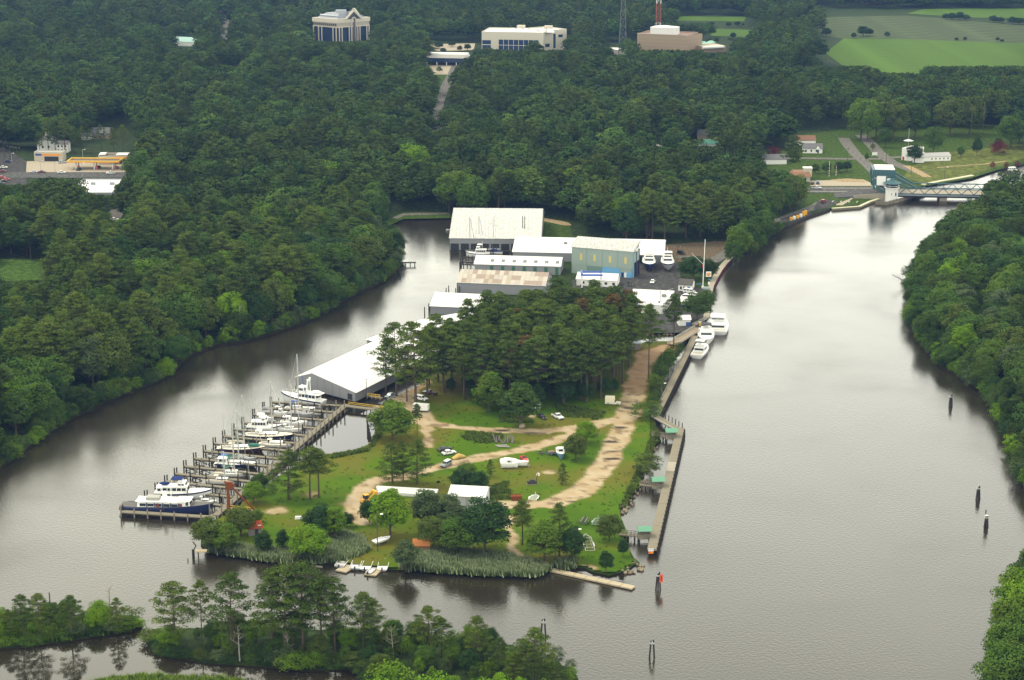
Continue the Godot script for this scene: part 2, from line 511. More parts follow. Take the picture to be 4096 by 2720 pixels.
			for q in puddles:
				var r2: float = ((p - q) * Vector2(0.45,1.3)).length()
				e = e.lerp(Color(0.06,0.05,0.04),1.0 - smoothstep(0.7,1.7,r2 + 0.8 * k))
			if p.y < Vector2(3,-654.3).y:
				e = e.lerp(Color(0.3,0.17,0.09),0.6)
				g = g.lerp(Color(0.1,0.075,0.03),0.5)
			g = g.lerp(Color(0.19,0.165,0.06),0.75 * smoothstep(0.0,0.5,wgt))
			cols.append(g.lerp(e,smoothstep(0.3,0.62,wgt)))
			ys.append(LAND + 0.1 * b + 0.05 * k - 0.08 * wgt)
	var lawn := MB.new()
	var dirt := MB.new()
	for j in nz - 1:
		for i in nx - 1:
			var q := [j * nx + i,j * nx + i + 1,(j + 1) * nx + i + 1,(j + 1) * nx + i]
			if inside[q[0]] + inside[q[1]] + inside[q[2]] + inside[q[3]] < 4:
				continue
			var s := weight[q[0]] + weight[q[1]] + weight[q[2]] + weight[q[3]]
			var to := dirt if s > 1.9 else lawn
			for t in [[0,3,2],[0,2,1]]:
				for u in [t[0],t[2],t[1]]:
					var id: int = q[u]
					to.v.append(Vector3(lo.x + (id % nx) * step,ys[id],lo.y + (id / nx) * step))
					to.c.append(cols[id])
	ground("lawn","rough mown grass of the island",lawn.mesh(true),textured("lawn",Color.WHITE,tex["grass_grain"],5.0,0.95,true))
	ground("dirt_track","sandy dirt tracks crossing the island",dirt.mesh(true),textured("dirt",Color.WHITE,tex["grain"],4.0,0.95,true))
# ---------------------------------------------------------------- trees
var rng := RandomNumberGenerator.new()
var crowns := {}
var tints := {}
func leaf_material(called: String,lin: Color) -> StandardMaterial3D:
	var m := paint(called,lin,0.75)
	m.vertex_color_use_as_albedo = true
	m.metallic_specular = 0.12
	m.cull_mode = BaseMaterial3D.CULL_DISABLED
	m.backlight_enabled = true
	m.backlight = Color(0.5,0.6,0.25)
	return m
class Leaves:
	var v := PackedVector3Array()
	var n := PackedVector3Array()
	var c := PackedColorArray()
	var r: RandomNumberGenerator
	func leaf(p: Vector3,out: Vector3,size: float,col: Color,blade: bool) -> void:
		var nn := (out + Vector3(r.randfn(),r.randfn(),r.randfn()) * 0.45).normalized()
		var s := nn.cross(Vector3(r.randfn(),r.randfn(),r.randfn())).normalized()
		var t := nn.cross(s)
		var sm := (out * 0.75 + nn * 0.45).normalized()
		var w := size * (0.32 if blade else 0.5)
		var a := p - s * size * 0.5
		var b := p + t * w * r.randf_range(0.6,1.2)
		var d := p + s * size * 0.5
		var e := p - t * w * r.randf_range(0.6,1.2)
		# wound so that the face looks outward
		for q in [a,b,d,a,d,e]:
			v.append(q)
			n.append(sm)
			c.append(col)
	func mesh() -> ArrayMesh:
		var a := []
		a.resize(Mesh.ARRAY_MAX)
		a[Mesh.ARRAY_VERTEX] = v
		a[Mesh.ARRAY_NORMAL] = n
		a[Mesh.ARRAY_COLOR] = c
		var m := ArrayMesh.new()
		m.add_surface_from_arrays(Mesh.PRIMITIVE_TRIANGLES,a)
		return m
func unit() -> Vector3:
	return Vector3(rng.randfn(),rng.randfn(),rng.randfn()).normalized()
func shade() -> Color:
	# leaves differ a little in tone
	var k := rng.randf_range(0.72,1.2)
	return Color(k * rng.randf_range(0.9,1.12),k,k * rng.randf_range(0.85,1.1))
func pine_crown(detail: float,bare: float,spread: float,seed_: int,airy := false) -> Array:
	# [crown,trunk] of a loblolly 20 m tall: tufts of needles at the ends of whorled limbs
	rng.seed = seed_
	var l := Leaves.new()
	l.r = rng
	var wood := MB.new()
	var lean := Vector3(rng.randf_range(-0.6,0.6),0,rng.randf_range(-0.6,0.6))
	var axis := func(y: float) -> Vector3: return Vector3(0,y,0) + lean * (y / 20.0) * (y / 20.0)
	var prev := Vector3.ZERO
	for k in 5:
		var y := 19.2 * (k + 1) / 5.0
		wood.tube(prev,axis.call(y),0.3 - 0.055 * k,0.3 - 0.055 * (k + 1),6,false)
		prev = axis.call(y)
	var puffs := int(20 + 20 * minf(detail,1.4))
	if airy:
		puffs = 46
	var phase := rng.randf() * TAU
	for i in puffs:
		var t := (i + rng.randf()) / puffs
		var y := lerpf(20.0 * bare,19.3,t)
		var reach := spread * (1.0 - pow(t,2.2)) * (0.62 + 0.38 * sin(minf(t * 4.0,PI / 2))) + 0.35
		var r := reach * (rng.randf_range(0.45,1.15) if airy else rng.randf_range(0.35,1.05))
		phase += 2.4 + rng.randf_range(-0.4,0.4)
		var at: Vector3 = axis.call(y) + Vector3(cos(phase) * r,0.25 * r * rng.randf_range(-0.4,1.0),sin(phase) * r)
		var size := Vector3(1,0.6,1) * rng.randf_range(0.95,1.75) * lerpf(1.1,0.8,t)
		if airy:
			size *= Vector3(1.12,0.9,1.12)
		if detail > 0.6:
			wood.tube(axis.call(y - 0.5),at - Vector3(0,0.2,0),0.09,0.03,3,false)
		var col := shade()
		var m := int(46 * detail)
		for j in m:
			var o := unit()
			o.y = o.y if o.y > -0.3 else -o.y * 0.6
			var p := at + o * size * pow(rng.randf(),0.35)
			l.leaf(p,(o + Vector3(0,0.35,0)).normalized(),rng.randf_range(0.45,0.85) / sqrt(detail),col * shade(),true)
	return [l.mesh(),wood.mesh()]
func broad_crown(detail: float,low: float,wide: float,pointed: float,seed_: int) -> Array:
	# [crown,trunk] of a broadleaf tree 16 m tall: leafy lobes round a limb frame
	rng.seed = seed_
	var l := Leaves.new()
	l.r = rng
	var wood := MB.new()
	var h0 := 16.0 * low
	wood.tube(Vector3.ZERO,Vector3(0,h0 + 4.0,0),0.28,0.18,6,false)
	var mid := (16.0 + h0) / 2.0
	var half := (16.0 - h0) / 2.0
	var lobes := int(26 * (0.6 + 0.5 * detail))
	for i in lobes:
		var e := asin(clampf(-0.75 + 1.75 * (i + rng.randf()) / lobes,-1,1))
		var az := i * 2.399963 + rng.randf_range(-0.5,0.5)
		var narrow := lerpf(1.0,1.0 - 0.6 * maxf(sin(e),0.0),pointed)
		var k := rng.randf_range(0.62,1.0)
		var at := Vector3(cos(az) * cos(e) * wide * narrow * k,mid + sin(e) * (half - 1.1) * k,sin(az) * cos(e) * wide * narrow * k)
		var size := rng.randf_range(1.3,2.3) * wide / 4.6
		if detail > 0.6 and i % 3 == 0:
			wood.tube(Vector3(0,lerpf(h0 * 0.7,at.y,0.4),0),at,0.12,0.04,3,false)
		var col := shade()
		var m := int(64 * detail)
		for j in m:
			var o := unit()
			if o.y < -0.45:
				o.y = -o.y
			var p := at + o * Vector3(size,size * 0.8,size) * pow(rng.randf(),0.25)
			l.leaf(p,(o + (at - Vector3(0,mid - 1.0,0)).normalized() * 0.4 + Vector3(0,0.2,0)).normalized(),rng.randf_range(0.5,0.95) / sqrt(detail),col * shade(),false)
	return [l.mesh(),wood.mesh()]
func make_tree_kinds() -> void:
	var near := 2.6
	crowns["pine"] = [pine_crown(near,0.42,3.9,1),pine_crown(near,0.5,4.3,2),pine_crown(near,0.36,3.5,3),pine_crown(near,0.55,4.0,4)]
	crowns["airy_pine"] = [pine_crown(near,0.34,4.6,61,true),pine_crown(near,0.42,5.0,62,true),pine_crown(near,0.28,4.2,63,true)]
	crowns["young_pine"] = [pine_crown(near,0.14,4.6,5),pine_crown(near,0.1,4.2,6)]
	crowns["broad"] = [broad_crown(near,0.04,4.6,0.3,11),broad_crown(near,0.06,5.2,0.15,12),broad_crown(near,0.02,4.2,0.55,13),broad_crown(near,0.08,4.8,0.35,14)]
	crowns["cone"] = [broad_crown(near,0.06,4.0,0.9,21),broad_crown(near,0.05,3.5,0.8,22)]
	crowns["shrub"] = [broad_crown(1.0,-0.12,7.0,0.0,31),broad_crown(1.0,-0.1,6.0,0.3,32),broad_crown(1.0,-0.15,8.5,0.0,33)]
	crowns["far_pine"] = [pine_crown(0.8,0.4,4.2,41),pine_crown(0.8,0.45,4.4,42),pine_crown(0.8,0.34,4.0,43)]
	crowns["far_broad"] = [broad_crown(0.85,0.14,4.9,0.1,51),broad_crown(0.85,0.1,4.6,0.35,52),broad_crown(0.85,0.18,5.2,0.0,53)]
	tints["pine"] = [leaf_material("pine_needles_a",Color(0.074,0.112,0.022)),leaf_material("pine_needles_b",Color(0.058,0.094,0.02)),leaf_material("pine_needles_c",Color(0.088,0.126,0.022))]
	tints["broad"] = [leaf_material("leaves_a",Color(0.062,0.116,0.018)),leaf_material("leaves_b",Color(0.05,0.092,0.018)),leaf_material("leaves_c",Color(0.084,0.142,0.018)),leaf_material("leaves_d",Color(0.074,0.106,0.022))]
	tints["bright"] = [leaf_material("bright_leaves",Color(0.12,0.22,0.012)),leaf_material("bright_leaves_b",Color(0.1,0.18,0.014))]
	tints["dark"] = [leaf_material("dark_leaves",Color(0.03,0.064,0.018))]
	tints["grey"] = [leaf_material("grey_leaves",Color(0.075,0.11,0.045))]
	tints["rust"] = [leaf_material("rusty_needles",Color(0.12,0.08,0.03))]
	tints["red"] = [leaf_material("red_blossom",Color(0.13,0.02,0.03))]
func bark() -> Material:
	return textured("bark",Color(0.11,0.085,0.065),tex["grain"],1.5,0.95)
func tree(called: String,label: String,kind: String,tint: String,p: Vector2,h: float,y := LAND,group := "",squash := 1.0,pick := -1,category := "tree") -> Node3D:
	var o := thing(called,label,category,v3(p,y),rng.randf() * TAU,group)
	var forms: Array = crowns[kind]
	var form: Array = forms[pick if pick >= 0 else rng.randi() % forms.size()]
	var s := h / (20.0 if "pine" in kind else 16.0)
	o.scale = Vector3(s * squash,s,s * squash)
	part("trunk",form[1],bark(),o)
	var tt: Array = tints[tint]
	part("crown",form[0],tt[rng.randi() % tt.size()],o)
	return o
func make_trees() -> void:
	make_tree_kinds()
	make_named_trees()
	make_forest()
	make_reeds()
func make_forest() -> void:
	rng.seed = 77
	var clear := [
		PackedVector2Array([Vector2(-335.9,-1175.7),Vector2(-238.4,-1175.7),Vector2(-221,-1101.9),Vector2(-224.5,-1084.7),Vector2(-214.4,-1027.4),Vector2(-241.8,-1027.4),Vector2(-256.5,-1076.4),Vector2(-278.4,-1076.4),Vector2(-275.7,-1044.1),Vector2(-295.4,-1027.4)]),
		PackedVector2Array([Vector2(-34,-973.3),Vector2(16.2,-973.3),Vector2(31.1,-959.7),Vector2(31.4,-913),Vector2(80.8,-913),Vector2(96.2,-897.1),Vector2(107.1,-901),Vector2(116.3,-921.2),Vector2(131.8,-953.1),Vector2(148.9,-987.2),Vector2(155.1,-1001.4),Vector2(160.9,-1057.3),Vector2(189.4,-1230.5),Vector2(343.5,-1267.3),Vector2(247.1,-1046.7),Vector2(152.5,-909),Vector2(91.9,-834.9),Vector2(69.4,-697.5),Vector2(-29.9,-697.5)]),
		PackedVector2Array([Vector2(155.6,-1175.7),Vector2(176.3,-1182.3),Vector2(188.5,-1234.1),Vector2(207.2,-1245),Vector2(225.3,-1267.3),Vector2(256.6,-1271.1),Vector2(298.3,-1274.9),Vector2(349.4,-1257.9),Vector2(309.8,-1109.1),Vector2(247.1,-1046.7),Vector2(154.5,-994.3),Vector2(159.3,-1046.7),Vector2(164.9,-1099),Vector2(151,-1119.5)]),
		PackedVector2Array([Vector2(323.2,-2080),Vector2(590.4,-2162),Vector2(446.6,-1622.5),Vector2(392.8,-1613.4),Vector2(329.9,-1575.1),Vector2(301.9,-1598.4),Vector2(282.9,-1659.8),Vector2(277.3,-1732.8),Vector2(310.6,-1827.6),Vector2(305.3,-1950.2)]),
		PackedVector2Array([Vector2(175.6,-2075.1),Vector2(252.8,-2065.3),Vector2(244.9,-1999.2),Vector2(169.8,-2003.8)]),PackedVector2Array([Vector2(202.9,-1950.2),Vector2(242.7,-1932.9),Vector2(231.7,-1843),Vector2(193.6,-1858.8)]),
		PackedVector2Array([Vector2(-205,-1882.9),Vector2(-133.3,-1882.9),Vector2(-125.9,-1775.3),Vector2(-193.6,-1775.3)]),PackedVector2Array([Vector2(-87.9,-1797.4),Vector2(-28.9,-1804.8),Vector2(-25.3,-1575.1),Vector2(-77.3,-1575.1)]),PackedVector2Array([Vector2(-35,-1804.8),Vector2(56.3,-1804.8),Vector2(52.9,-1692.2),Vector2(-32.9,-1692.2)]),PackedVector2Array([Vector2(87.8,-1804.8),Vector2(209.4,-1804.8),Vector2(196.7,-1692.2),Vector2(82.5,-1692.2)]),
		PackedVector2Array([Vector2(-68,-940.1),Vector2(-58.1,-979),Vector2(-31.1,-989.5),Vector2(-30.2,-959.7),Vector2(-60.7,-929.5)]),
		PackedVector2Array([Vector2(-254.5,-877.9),Vector2(-220.5,-873.2),Vector2(-213.2,-852.3),Vector2(-208.2,-826.4),Vector2(-239.9,-824.7)]),PackedVector2Array([Vector2(-210.8,-927.4),Vector2(-189.7,-938),Vector2(-176.5,-879.8),Vector2(-195.7,-866.8)]),
		PackedVector2Array([Vector2(-54.7,-1575.1),Vector2(-46.1,-1575.1),Vector2(-46,-1391.4),Vector2(-43.5,-1257.9),Vector2(-46,-1143.8),Vector2(-49.5,-1066.8),Vector2(-54.9,-1066.8),Vector2(-53.9,-1179),Vector2(-54.5,-1286.5),Vector2(-57.9,-1402.8)]),
		PackedVector2Array([Vector2(-319.3,-2070.2),Vector2(-305.3,-2070.2),Vector2(-264.7,-1804.8),Vector2(-277.8,-1804.8)]),PackedVector2Array([Vector2(-183.7,-953.1),Vector2(-171.3,-953.1),Vector2(-163.9,-917.1),Vector2(-177.1,-917.1)]),PackedVector2Array([Vector2(-216.5,-1008.7),Vector2(-209.5,-1008.7),Vector2(-199.3,-940.1),Vector2(-203.6,-940.1)]),PackedVector2Array([Vector2(-327,-1812.3),Vector2(-298.6,-1827.6),Vector2(-286.1,-1753.8),Vector2(-314.3,-1746.8)]),
		PackedVector2Array([Vector2(119,-1234.1),Vector2(138.2,-1241.3),Vector2(133.3,-1187.3),Vector2(115.6,-1182.3)]),PackedVector2Array([Vector2(-303.1,-1212.9),Vector2(-283.3,-1212.9),Vector2(-275,-1175.7),Vector2(-294.2,-1175.7)]),PackedVector2Array([Vector2(-288.4,-1274.9),Vector2(-257.7,-1274.9),Vector2(-238.4,-1175.7),Vector2(-266.9,-1175.7)]),
		PackedVector2Array([Vector2(106.3,-894.2),Vector2(115.8,-917.1),Vector2(137.8,-973.3),Vector2(155.1,-1011.2),Vector2(155.5,-982.5),Vector2(135.3,-938),Vector2(111.1,-877.9)]),PackedVector2Array([Vector2(12.6,-973.3),Vector2(30.8,-964.2),Vector2(30.6,-909),Vector2(11.8,-909)]),
	]
	# lines of sight that the photograph shows open: [bearing,bearing,how far on the ground the line of sight lands,how far the thing stands]
	var open := [[-0.1059,-0.0730,1831,1812],[-0.0467,-0.0211,1629,1604],[-0.0194,-0.0092,1779,1733],[-0.0092,0.0112,1761,1733],[0.0112,0.0294,1757,1726],[0.0645,0.1006,1761,1726],[0.0995,0.1141,1736,1712],[0.0487,0.0589,1716,1706],[-0.1771,-0.1630,1775,1768],[-0.0404,-0.0302,1401,1555],[-0.0436,-0.0372,1286,1339],[-0.1518,-0.1456,1851,2027],[-0.2697,-0.2521,1074,1179],[-0.2521,-0.2001,1095,1176],[-0.2271,-0.2077,1047,1099],[-0.2438,-0.2303,1187,1187],[-0.1885,-0.1794,935,924],[-0.2736,-0.2461,835,872],[-0.2108,-0.2068,964,1009],[0.1317,0.1488,1125,1196],[0.1485,0.2278,997,1267],[0.2278,0.2425,1031,1267],[0.0961,0.1079,1209,1234],[0.1595,0.2687,1635,2151],[0.1881,0.2121,1590,1835],[0.0844,0.1218,2004,2070],[0.1036,0.1238,1859,1950],[-0.0697,-0.0315,951,987],[0.0127,0.0305,921,973],[0.0755,0.0801,1187,1267],[0.1044,0.1252,885,909]]
	var wood := []
	for d in [[main_outline(),"mainland"],[right_outline(),"right"],[corner_outline(),"corner"]]:
		var poly: PackedVector2Array = d[0]
		var z := -300.0
		while z > -2750.0:
			var gap: float = 7.6 if z > -1000.0 else (8.6 if z > -1500.0 else 10.0)
			var half: float = -z * 0.285 + 40.0
			var x := -half
			while x < half:
				var p := Vector2(x + rng.randf_range(-0.42,0.42) * gap,z + rng.randf_range(-0.42,0.42) * gap)
				x += gap
				if not Geometry2D.is_point_in_polygon(p,poly):
					continue
				var skip := false
				var pj := p + Vector2(rng.randfn(),rng.randfn()) * 3.5
				for q in clear:
					if Geometry2D.is_point_in_polygon(pj,q):
						skip = true
						break
				if skip:
					continue
				wood.append([p,d[1]])
			z -= gap
	var edges := {"mainland": closed(main_outline()),"right": closed(right_outline()),"corner": closed(corner_outline())}
	var big := FastNoiseLite.new()
	big.seed = 3
	big.frequency = 0.008
	var stand := []
	for w in wood:
		var p: Vector2 = w[0]
		var shore := 99.0
		if p.y > -1100.0:
			shore = dist_to(p,edges[w[1]])
		if shore < 1.0:
			continue
		var k := big.get_noise_2d(p.x,p.y)
		var pine := rng.randf() < 0.5 + 1.1 * k
		if w[1] != "mainland" or shore < 14.0:
			pine = rng.randf() < 0.1
		var h := rng.randf_range(12.5,22.5) + 5.0 * k + (2.5 if pine else 0.0)
		if w[1] == "mainland" and p.y > -900.0 and pine:
			h += 2.0
		if w[1] != "mainland":
			h = rng.randf_range(12.0,19.0)
		if shore < 8.0:
			h = rng.randf_range(6.0,13.0)
		var most := 99.0
		var bearing := atan2(p.x,-p.y)
		var reach := rng.randf_range(-2.0,7.0) / -p.y
		for s in open:
			if bearing > s[0] - reach and bearing < s[1] + reach and -p.y < s[3]:
				most = minf(most,CAMERA_HEIGHT * (1.0 + p.y / s[2]) - LAND)
		if most < 3.0:
			continue
		h = minf(h,most * rng.randf_range(0.9,1.0))
		stand.append({"p": p,"h": h,"pine": pine and h > 9.0,"where": w[1],"shore": shore,"size": h / p.length(),"seen": absf(bearing) < 0.272 and p.y < -400.0})
	# the trees that show largest are things of their own,the rest of the wood is one mass
	stand.sort_custom(func(a,b): return a.size > b.size)
	var count := {true: 0,false: 0}
	var left := {true: [],false: []}
	for t in stand:
		var p: Vector2 = t.p
		var y := LAND
		if not t.seen or count[t.pine] >= (150 if t.pine else 225) or t.h < 5.0:
			left[t.pine].append(t)
			continue
		count[t.pine] += 1
		var zone := zone_of(p,t.where)
		var tall: String = "tall" if t.h > 21.5 else ("mid-height" if t.h > 16.0 else "low")
		if t.pine:
			var bush: String = "broad-crowned" if rng.randf() < 0.5 else "narrow-crowned"
			var say := "%s %s dark pine %s" % [tall,bush,zone]
			tree("pine_tree",say,"pine","pine",p,t.h,y,say + "s",1.35 if bush == "broad-crowned" else 1.05)
			continue
		var tint := "broad"
		var roll := rng.randf()
		if roll < 0.1:
			tint = "bright"
		elif roll < 0.24:
			tint = "dark"
		elif roll < 0.32:
			tint = "grey"
		var word: String = {"broad": "mid green","bright": "yellow green","dark": "dark green","grey": "grey green"}[tint]
		var form := "cone" if rng.randf() < 0.2 else "broad"
		var edge: bool = t.shore < 12.0
		var say2 := "%s %s %s tree %s%s" % [tall,word,"pointed" if form == "cone" else "round","overhanging the water " if edge else "",zone]
		tree("broadleaf_tree",say2,form,tint,p,t.h,y,say2 + "s",rng.randf_range(1.0,1.35))
	var mass := thing("far_woodland","dense green woodland rolling away to the horizon","woodland")
	mass.set_meta("kind","stuff")
	for pine in [true,false]:
		for far in [false,true]:
			var forms: Array = crowns[("far_" if far else "") + ("pine" if pine else "broad")]
			for f in forms.size():
				var put := []
				for t in left[pine]:
					var is_far: bool = t.p.y < -900.0
					if is_far == far and rng.randi() % forms.size() == f:
						put.append(t)
				if put.is_empty():
					continue
				for which in [0,1]:
					if which == 1 and far:
						continue
					var mm := MultiMesh.new()
					mm.transform_format = MultiMesh.TRANSFORM_3D
					mm.use_colors = which == 0
					mm.mesh = forms[f][which]
					mm.instance_count = put.size()
					for i in put.size():
						var t = put[i]
						var r2 := RandomNumberGenerator.new()
						r2.seed = int(t.p.x * 131.0 + t.p.y * 977.0)
						var s: float = t.h / (20.0 if pine else 16.0)
						var wide := r2.randf_range(1.15,1.6)
						var b := Basis(Vector3.UP,r2.randf() * TAU).scaled(V(s * wide,s,s * wide))
						mm.set_instance_transform(i,Transform3D(b,v3(t.p)))
						if which == 0:
							var q := r2.randf_range(0.5,1.2)
							var warm := r2.randf_range(-0.12,0.12)
							if r2.randf() < 0.05:
								q *= 1.45
							mm.set_instance_color(i,Color(q * (1.0 + warm),q,q * (1.0 - warm)))
					var o := MultiMeshInstance3D.new()
					o.name = ("pine" if pine else "broadleaf") + ("_canopy" if which == 0 else "_trunks")
					o.multimesh = mm
					o.material_override = bark() if which == 1 else (tints["pine"][1] if pine else tints["broad"][1])
					mass.add_child(o,true)
					o.set_meta("kind","stuff")
	print("trees: ",stand.size()," own: ",count)
func zone_of(p: Vector2,where: String) -> String:
	if where == "right":
		return "across the canal " + ("by the bridge" if p.y < -880.0 else ("behind the fallen tree" if p.y < -700.0 else ("opposite the boatyard" if p.y < -600.0 else "opposite the long pier")))
	if where == "corner":
		return "at the lower right corner"
	if p.x > -20.0:
		return "in the wood above the boatyard"
	if p.y < -800.0:
		return "in the wood at the basin's head"
	if p.x > -95.0:
		return "across from the old jetty"
	if p.x > -140.0:
		return "across from the long slip shed"
	if p.x > -180.0:
		return "across from the boat slips"
	return "near the left frame edge"
func closed(p: PackedVector2Array) -> PackedVector2Array:
	var q := p.duplicate()
	q.append(p[0])
	return q
func main_outline() -> PackedVector2Array:
	return outlines["main"]
func right_outline() -> PackedVector2Array:
	return outlines["right"]
func corner_outline() -> PackedVector2Array:
	return outlines["corner"]
func make_named_trees() -> void:
	rng.seed = 5
	# the pine grove in the middle of the island
	var grove := PackedVector2Array([Vector2(-30.8,-662.6),Vector2(-28.1,-654.3),Vector2(-13.8,-641),Vector2(2.9,-633.3),Vector2(16.7,-640),Vector2(32.9,-643.6),Vector2(40.6,-657.1),Vector2(44.3,-679.6),Vector2(46.9,-703.7),Vector2(44.4,-722.8),Vector2(20.5,-725.4),Vector2(-0.1,-721.5),Vector2(-15.2,-706.8),Vector2(-23.1,-694.5)])
	var lo := grove[0]
	var hi := grove[0]
	for p in grove:
		lo = lo.min(p)
		hi = hi.max(p)
	var z := hi.y
	while z > lo.y:
		var x := lo.x
		while x < hi.x:
			var p := Vector2(x + rng.randf_range(-2.4,2.4),z + rng.randf_range(-2.4,2.4))
			x += 6.9
			if not Geometry2D.is_point_in_polygon(p,grove):
				continue
			var rust := rng.randf() < 0.035
			var h := rng.randf_range(21.5,27.0)
			if p.x < Vector2(-13,-679.6).x:
				h -= 3.0
			tree("pine_tree","tall pine with rust brown needles in the island grove" if rust else "tall long-trunked pine in the grove at the middle of the island","airy_pine" if rng.randf() < 0.5 else "pine","rust" if rust else "pine",p,h,LAND,"rusty pines of the island grove" if rust else "pines of the island grove",rng.randf_range(1.0,1.35))
		z -= 6.9
	for t in [[-10,-638.4,10.0,1.1],[-0.1,-631.7,7.6,1.2],[8.3,-635.8,9.5,1.2],[18.3,-641,9.9,1.3],[26,-643.6,7.2,1.2],[33.2,-648.9,7.6,1.2],[36.6,-654.3,5.4,1.2],[13.8,-648.9,10.5,1.2],[-4.7,-648.9,9.2,1.1],[-15.7,-654.3,7.3,1.0],[21.7,-654.3,11.3,1.2],[4.6,-648.9,10.5,1.2],[-21.9,-654.3,6.0,1.0],[-13.9,-643.6,6.4,1.0]]:
		tree("undergrowth_tree","dark leafy undergrowth tree at the foot of the island grove","broad","dark",Vector2(t[0],t[1]),t[2],LAND,"undergrowth of the island grove",t[3])
	# single trees of the island: x,z,height,spread
	var pines := [[-41.3,-650.6,27.5,1.15],[-33.7,-636.9,31.9,1.15],[-45.3,-654.3,21.0,1.0],[-27.1,-668.2,25.9,1.1],[-37.2,-643.6,19.9,1.0],[-30.2,-648.9,23.5,1.1]]
	var say := ["foremost tall pine beside the long covered slip shed","tall pine at the bend of the dirt track by the slip shed","pine leaning over the eave of the long slip shed","tall pine between the slip shed and the grove","shorter pine close by the slip shed track","pine beside the white box trailer at the grove's edge"]
	for i in pines.size():
		tree("pine_tree",say[i],"airy_pine","pine",Vector2(pines[i][0],pines[i][1]),pines[i][2],LAND,"",pines[i][3])
	pines = [[-31.6,-603.5,11.5,0.8],[-61,-541.6,17.1,1.45],[-58.5,-543.2,15.8,1.45],[-67.6,-542.4,16.0,1.75],[-37,-556.6,13.6,1.5],[-29.3,-555.8,14.7,1.6],[-33.8,-559,13.6,1.0],[3,-503.9,13.9,1.3],[15.6,-555.8,6.8,1.3],[50,-668.2,29.8,0.8],[62.9,-713.1,22.6,0.9],[13.2,-495.6,16.0,1.2],[-6.8,-562.3,6.0,1.2]]
	say = ["thin pine beside the round leafy tree at the pond","pine with bare double trunk at the edge of the boat slips","pine standing behind the double trunk near the boat slips","dense pine closest to the boat slips on the lawn","pine over the dirt track bend, the one nearer the pond","pine over the dirt track bend beside the white metal shed","shorter pine behind the pair at the dirt track bend","lone pine on the lawn below the white metal shed","small young pine alone on the lawn beside the wide track","lone ivy-clad pine between the wide track and the canal","lone tall pine by the trestle bridge to the boatyard","bushy pine by the boat trailers near the island's tip","young pine in the clump behind the white metal shed"]
	var form := ["pine","pine","pine","young_pine","young_pine","young_pine","young_pine","pine","young_pine","pine","pine","young_pine","young_pine"]
	for i in pines.size():
		tree("pine_tree",say[i],form[i],"pine",Vector2(pines[i][0],pines[i][1]),pines[i][2],LAND,"",pines[i][3])
	var leafy := [[-39.6,-599.7,13.4,1.6],[-7.9,-630.7,15.4,1.0],[2.6,-613.4,17.3,1.2],[20.5,-579.2,9.1,1.2],[24.5,-596.1,8.1,1.2],[-15.3,-549.4,7.6,1.4],[-10.4,-547.8,7.5,1.3],[-14.2,-557.4,6.5,1.1],[-34.8,-510.4,15.8,1.05],[-41.6,-522,7.4,1.2],[-24.7,-519.5,12.0,1.15],[-18.2,-516,11.5,1.1],[-22.1,-502.2,9.6,1.3],[-14.4,-497.9,11.6,1.4],[-7.6,-498.9,16.7,1.2],[-12.6,-513.9,7.7,1.0],[9,-492.4,12.1,1.2],[16.5,-493,10.2,1.1],[27.7,-507.3,8.5,1.2],[42.5,-565.6,6.7,1.5],[46.2,-624.7,5.8,1.6]]
	say = ["big round leafy tree at the corner of the pond","leafy tree at the front edge of the island grove","leafy tree standing forward of the grove near the grey hatch","leafy tree between the two dirt tracks behind the small boats","yellow green tree at the fork of the dirt tracks","dense small tree behind the white metal shed, nearest the roof","small tree touching the corner of the white metal shed","small tree at the back of the clump above the white shed","tall bright yellow green tree beside the lamp pole","dark bushy tree at the end of the white metal shed","grey green tree leaning over the white metal shed roof","grey green tree in front of the white metal shed wall","round dark tree beside the brown wooden shed","wide leafy tree right of the brown wooden shed","tall dark tree at the corner of the white metal shed","pointed tree between the brown shed and the white shed","leafy tree beside the long boat trailer, nearest the reeds","dark tree by the long boat trailer's lamp pole","leafy tree on the shore by the lowest pier hut","round bush on the rocky shore between two pier huts","round bush on the shore beside the pier's bend"]
	var tone := ["broad","broad","broad","broad","bright","dark","dark","broad","bright","dark","grey","grey","broad","broad","dark","broad","broad","dark","broad","broad","broad"]
	form = ["broad","broad","cone","broad","broad","broad","broad","broad","cone","broad","broad","broad","broad","broad","broad","cone","broad","broad","broad","shrub","shrub"]
	for i in leafy.size():
		tree("broadleaf_tree",say[i],form[i],tone[i],Vector2(leafy[i][0],leafy[i][1]),leafy[i][2],LAND,"",leafy[i][3] * 1.22)
	leafy = [[-77.6,-538.6,7.2,1.3],[-76.9,-548.2,6.6,1.2],[-77.8,-511.4,9.2,1.3],[-85.7,-502.2,9.4,1.3],[-80.5,-500.2,8.2,1.4],[-69.5,-497.9,6.8,1.3],[-64.4,-500.2,6.5,1.1],[-56.5,-494.7,9.4,1.4],[-54.9,-510.4,10.3,1.3],[-50.6,-509,10.1,1.1],[-29.1,-484.8,9.8,1.1],[30.9,-495.3,5.5,1.0],[25.6,-483.5,6.6,1.1],[-74.6,-522,4.4,1.3],[-47.9,-518.4,4.7,1.2]]
	say = ["bright bush beside the rusty crane at the slips","dark bush between the boat slips and the lawn","bush beside the rusty-roofed hut","leafy bush at the island's lower left shore","bush in front of the rusty-roofed hut on the shore","small dark tree on the shore below the rusty hut","small dark pine-like tree by the reeds","bright spreading tree above the reed bed","dark tree behind the bright one near the reeds","pale green tree on the lawn by the dirt track end","rounded grey green tree on the water's edge by the small boats","slim dark cedar near the lowest pier hut","dark cedar on the lawn at the island's tip","bush right behind the rusty-roofed hut","dark bush at the lower end of the dirt track"]
	tone = ["bright","broad","broad","broad","broad","dark","dark","bright","dark","bright","grey","dark","dark","broad","dark"]
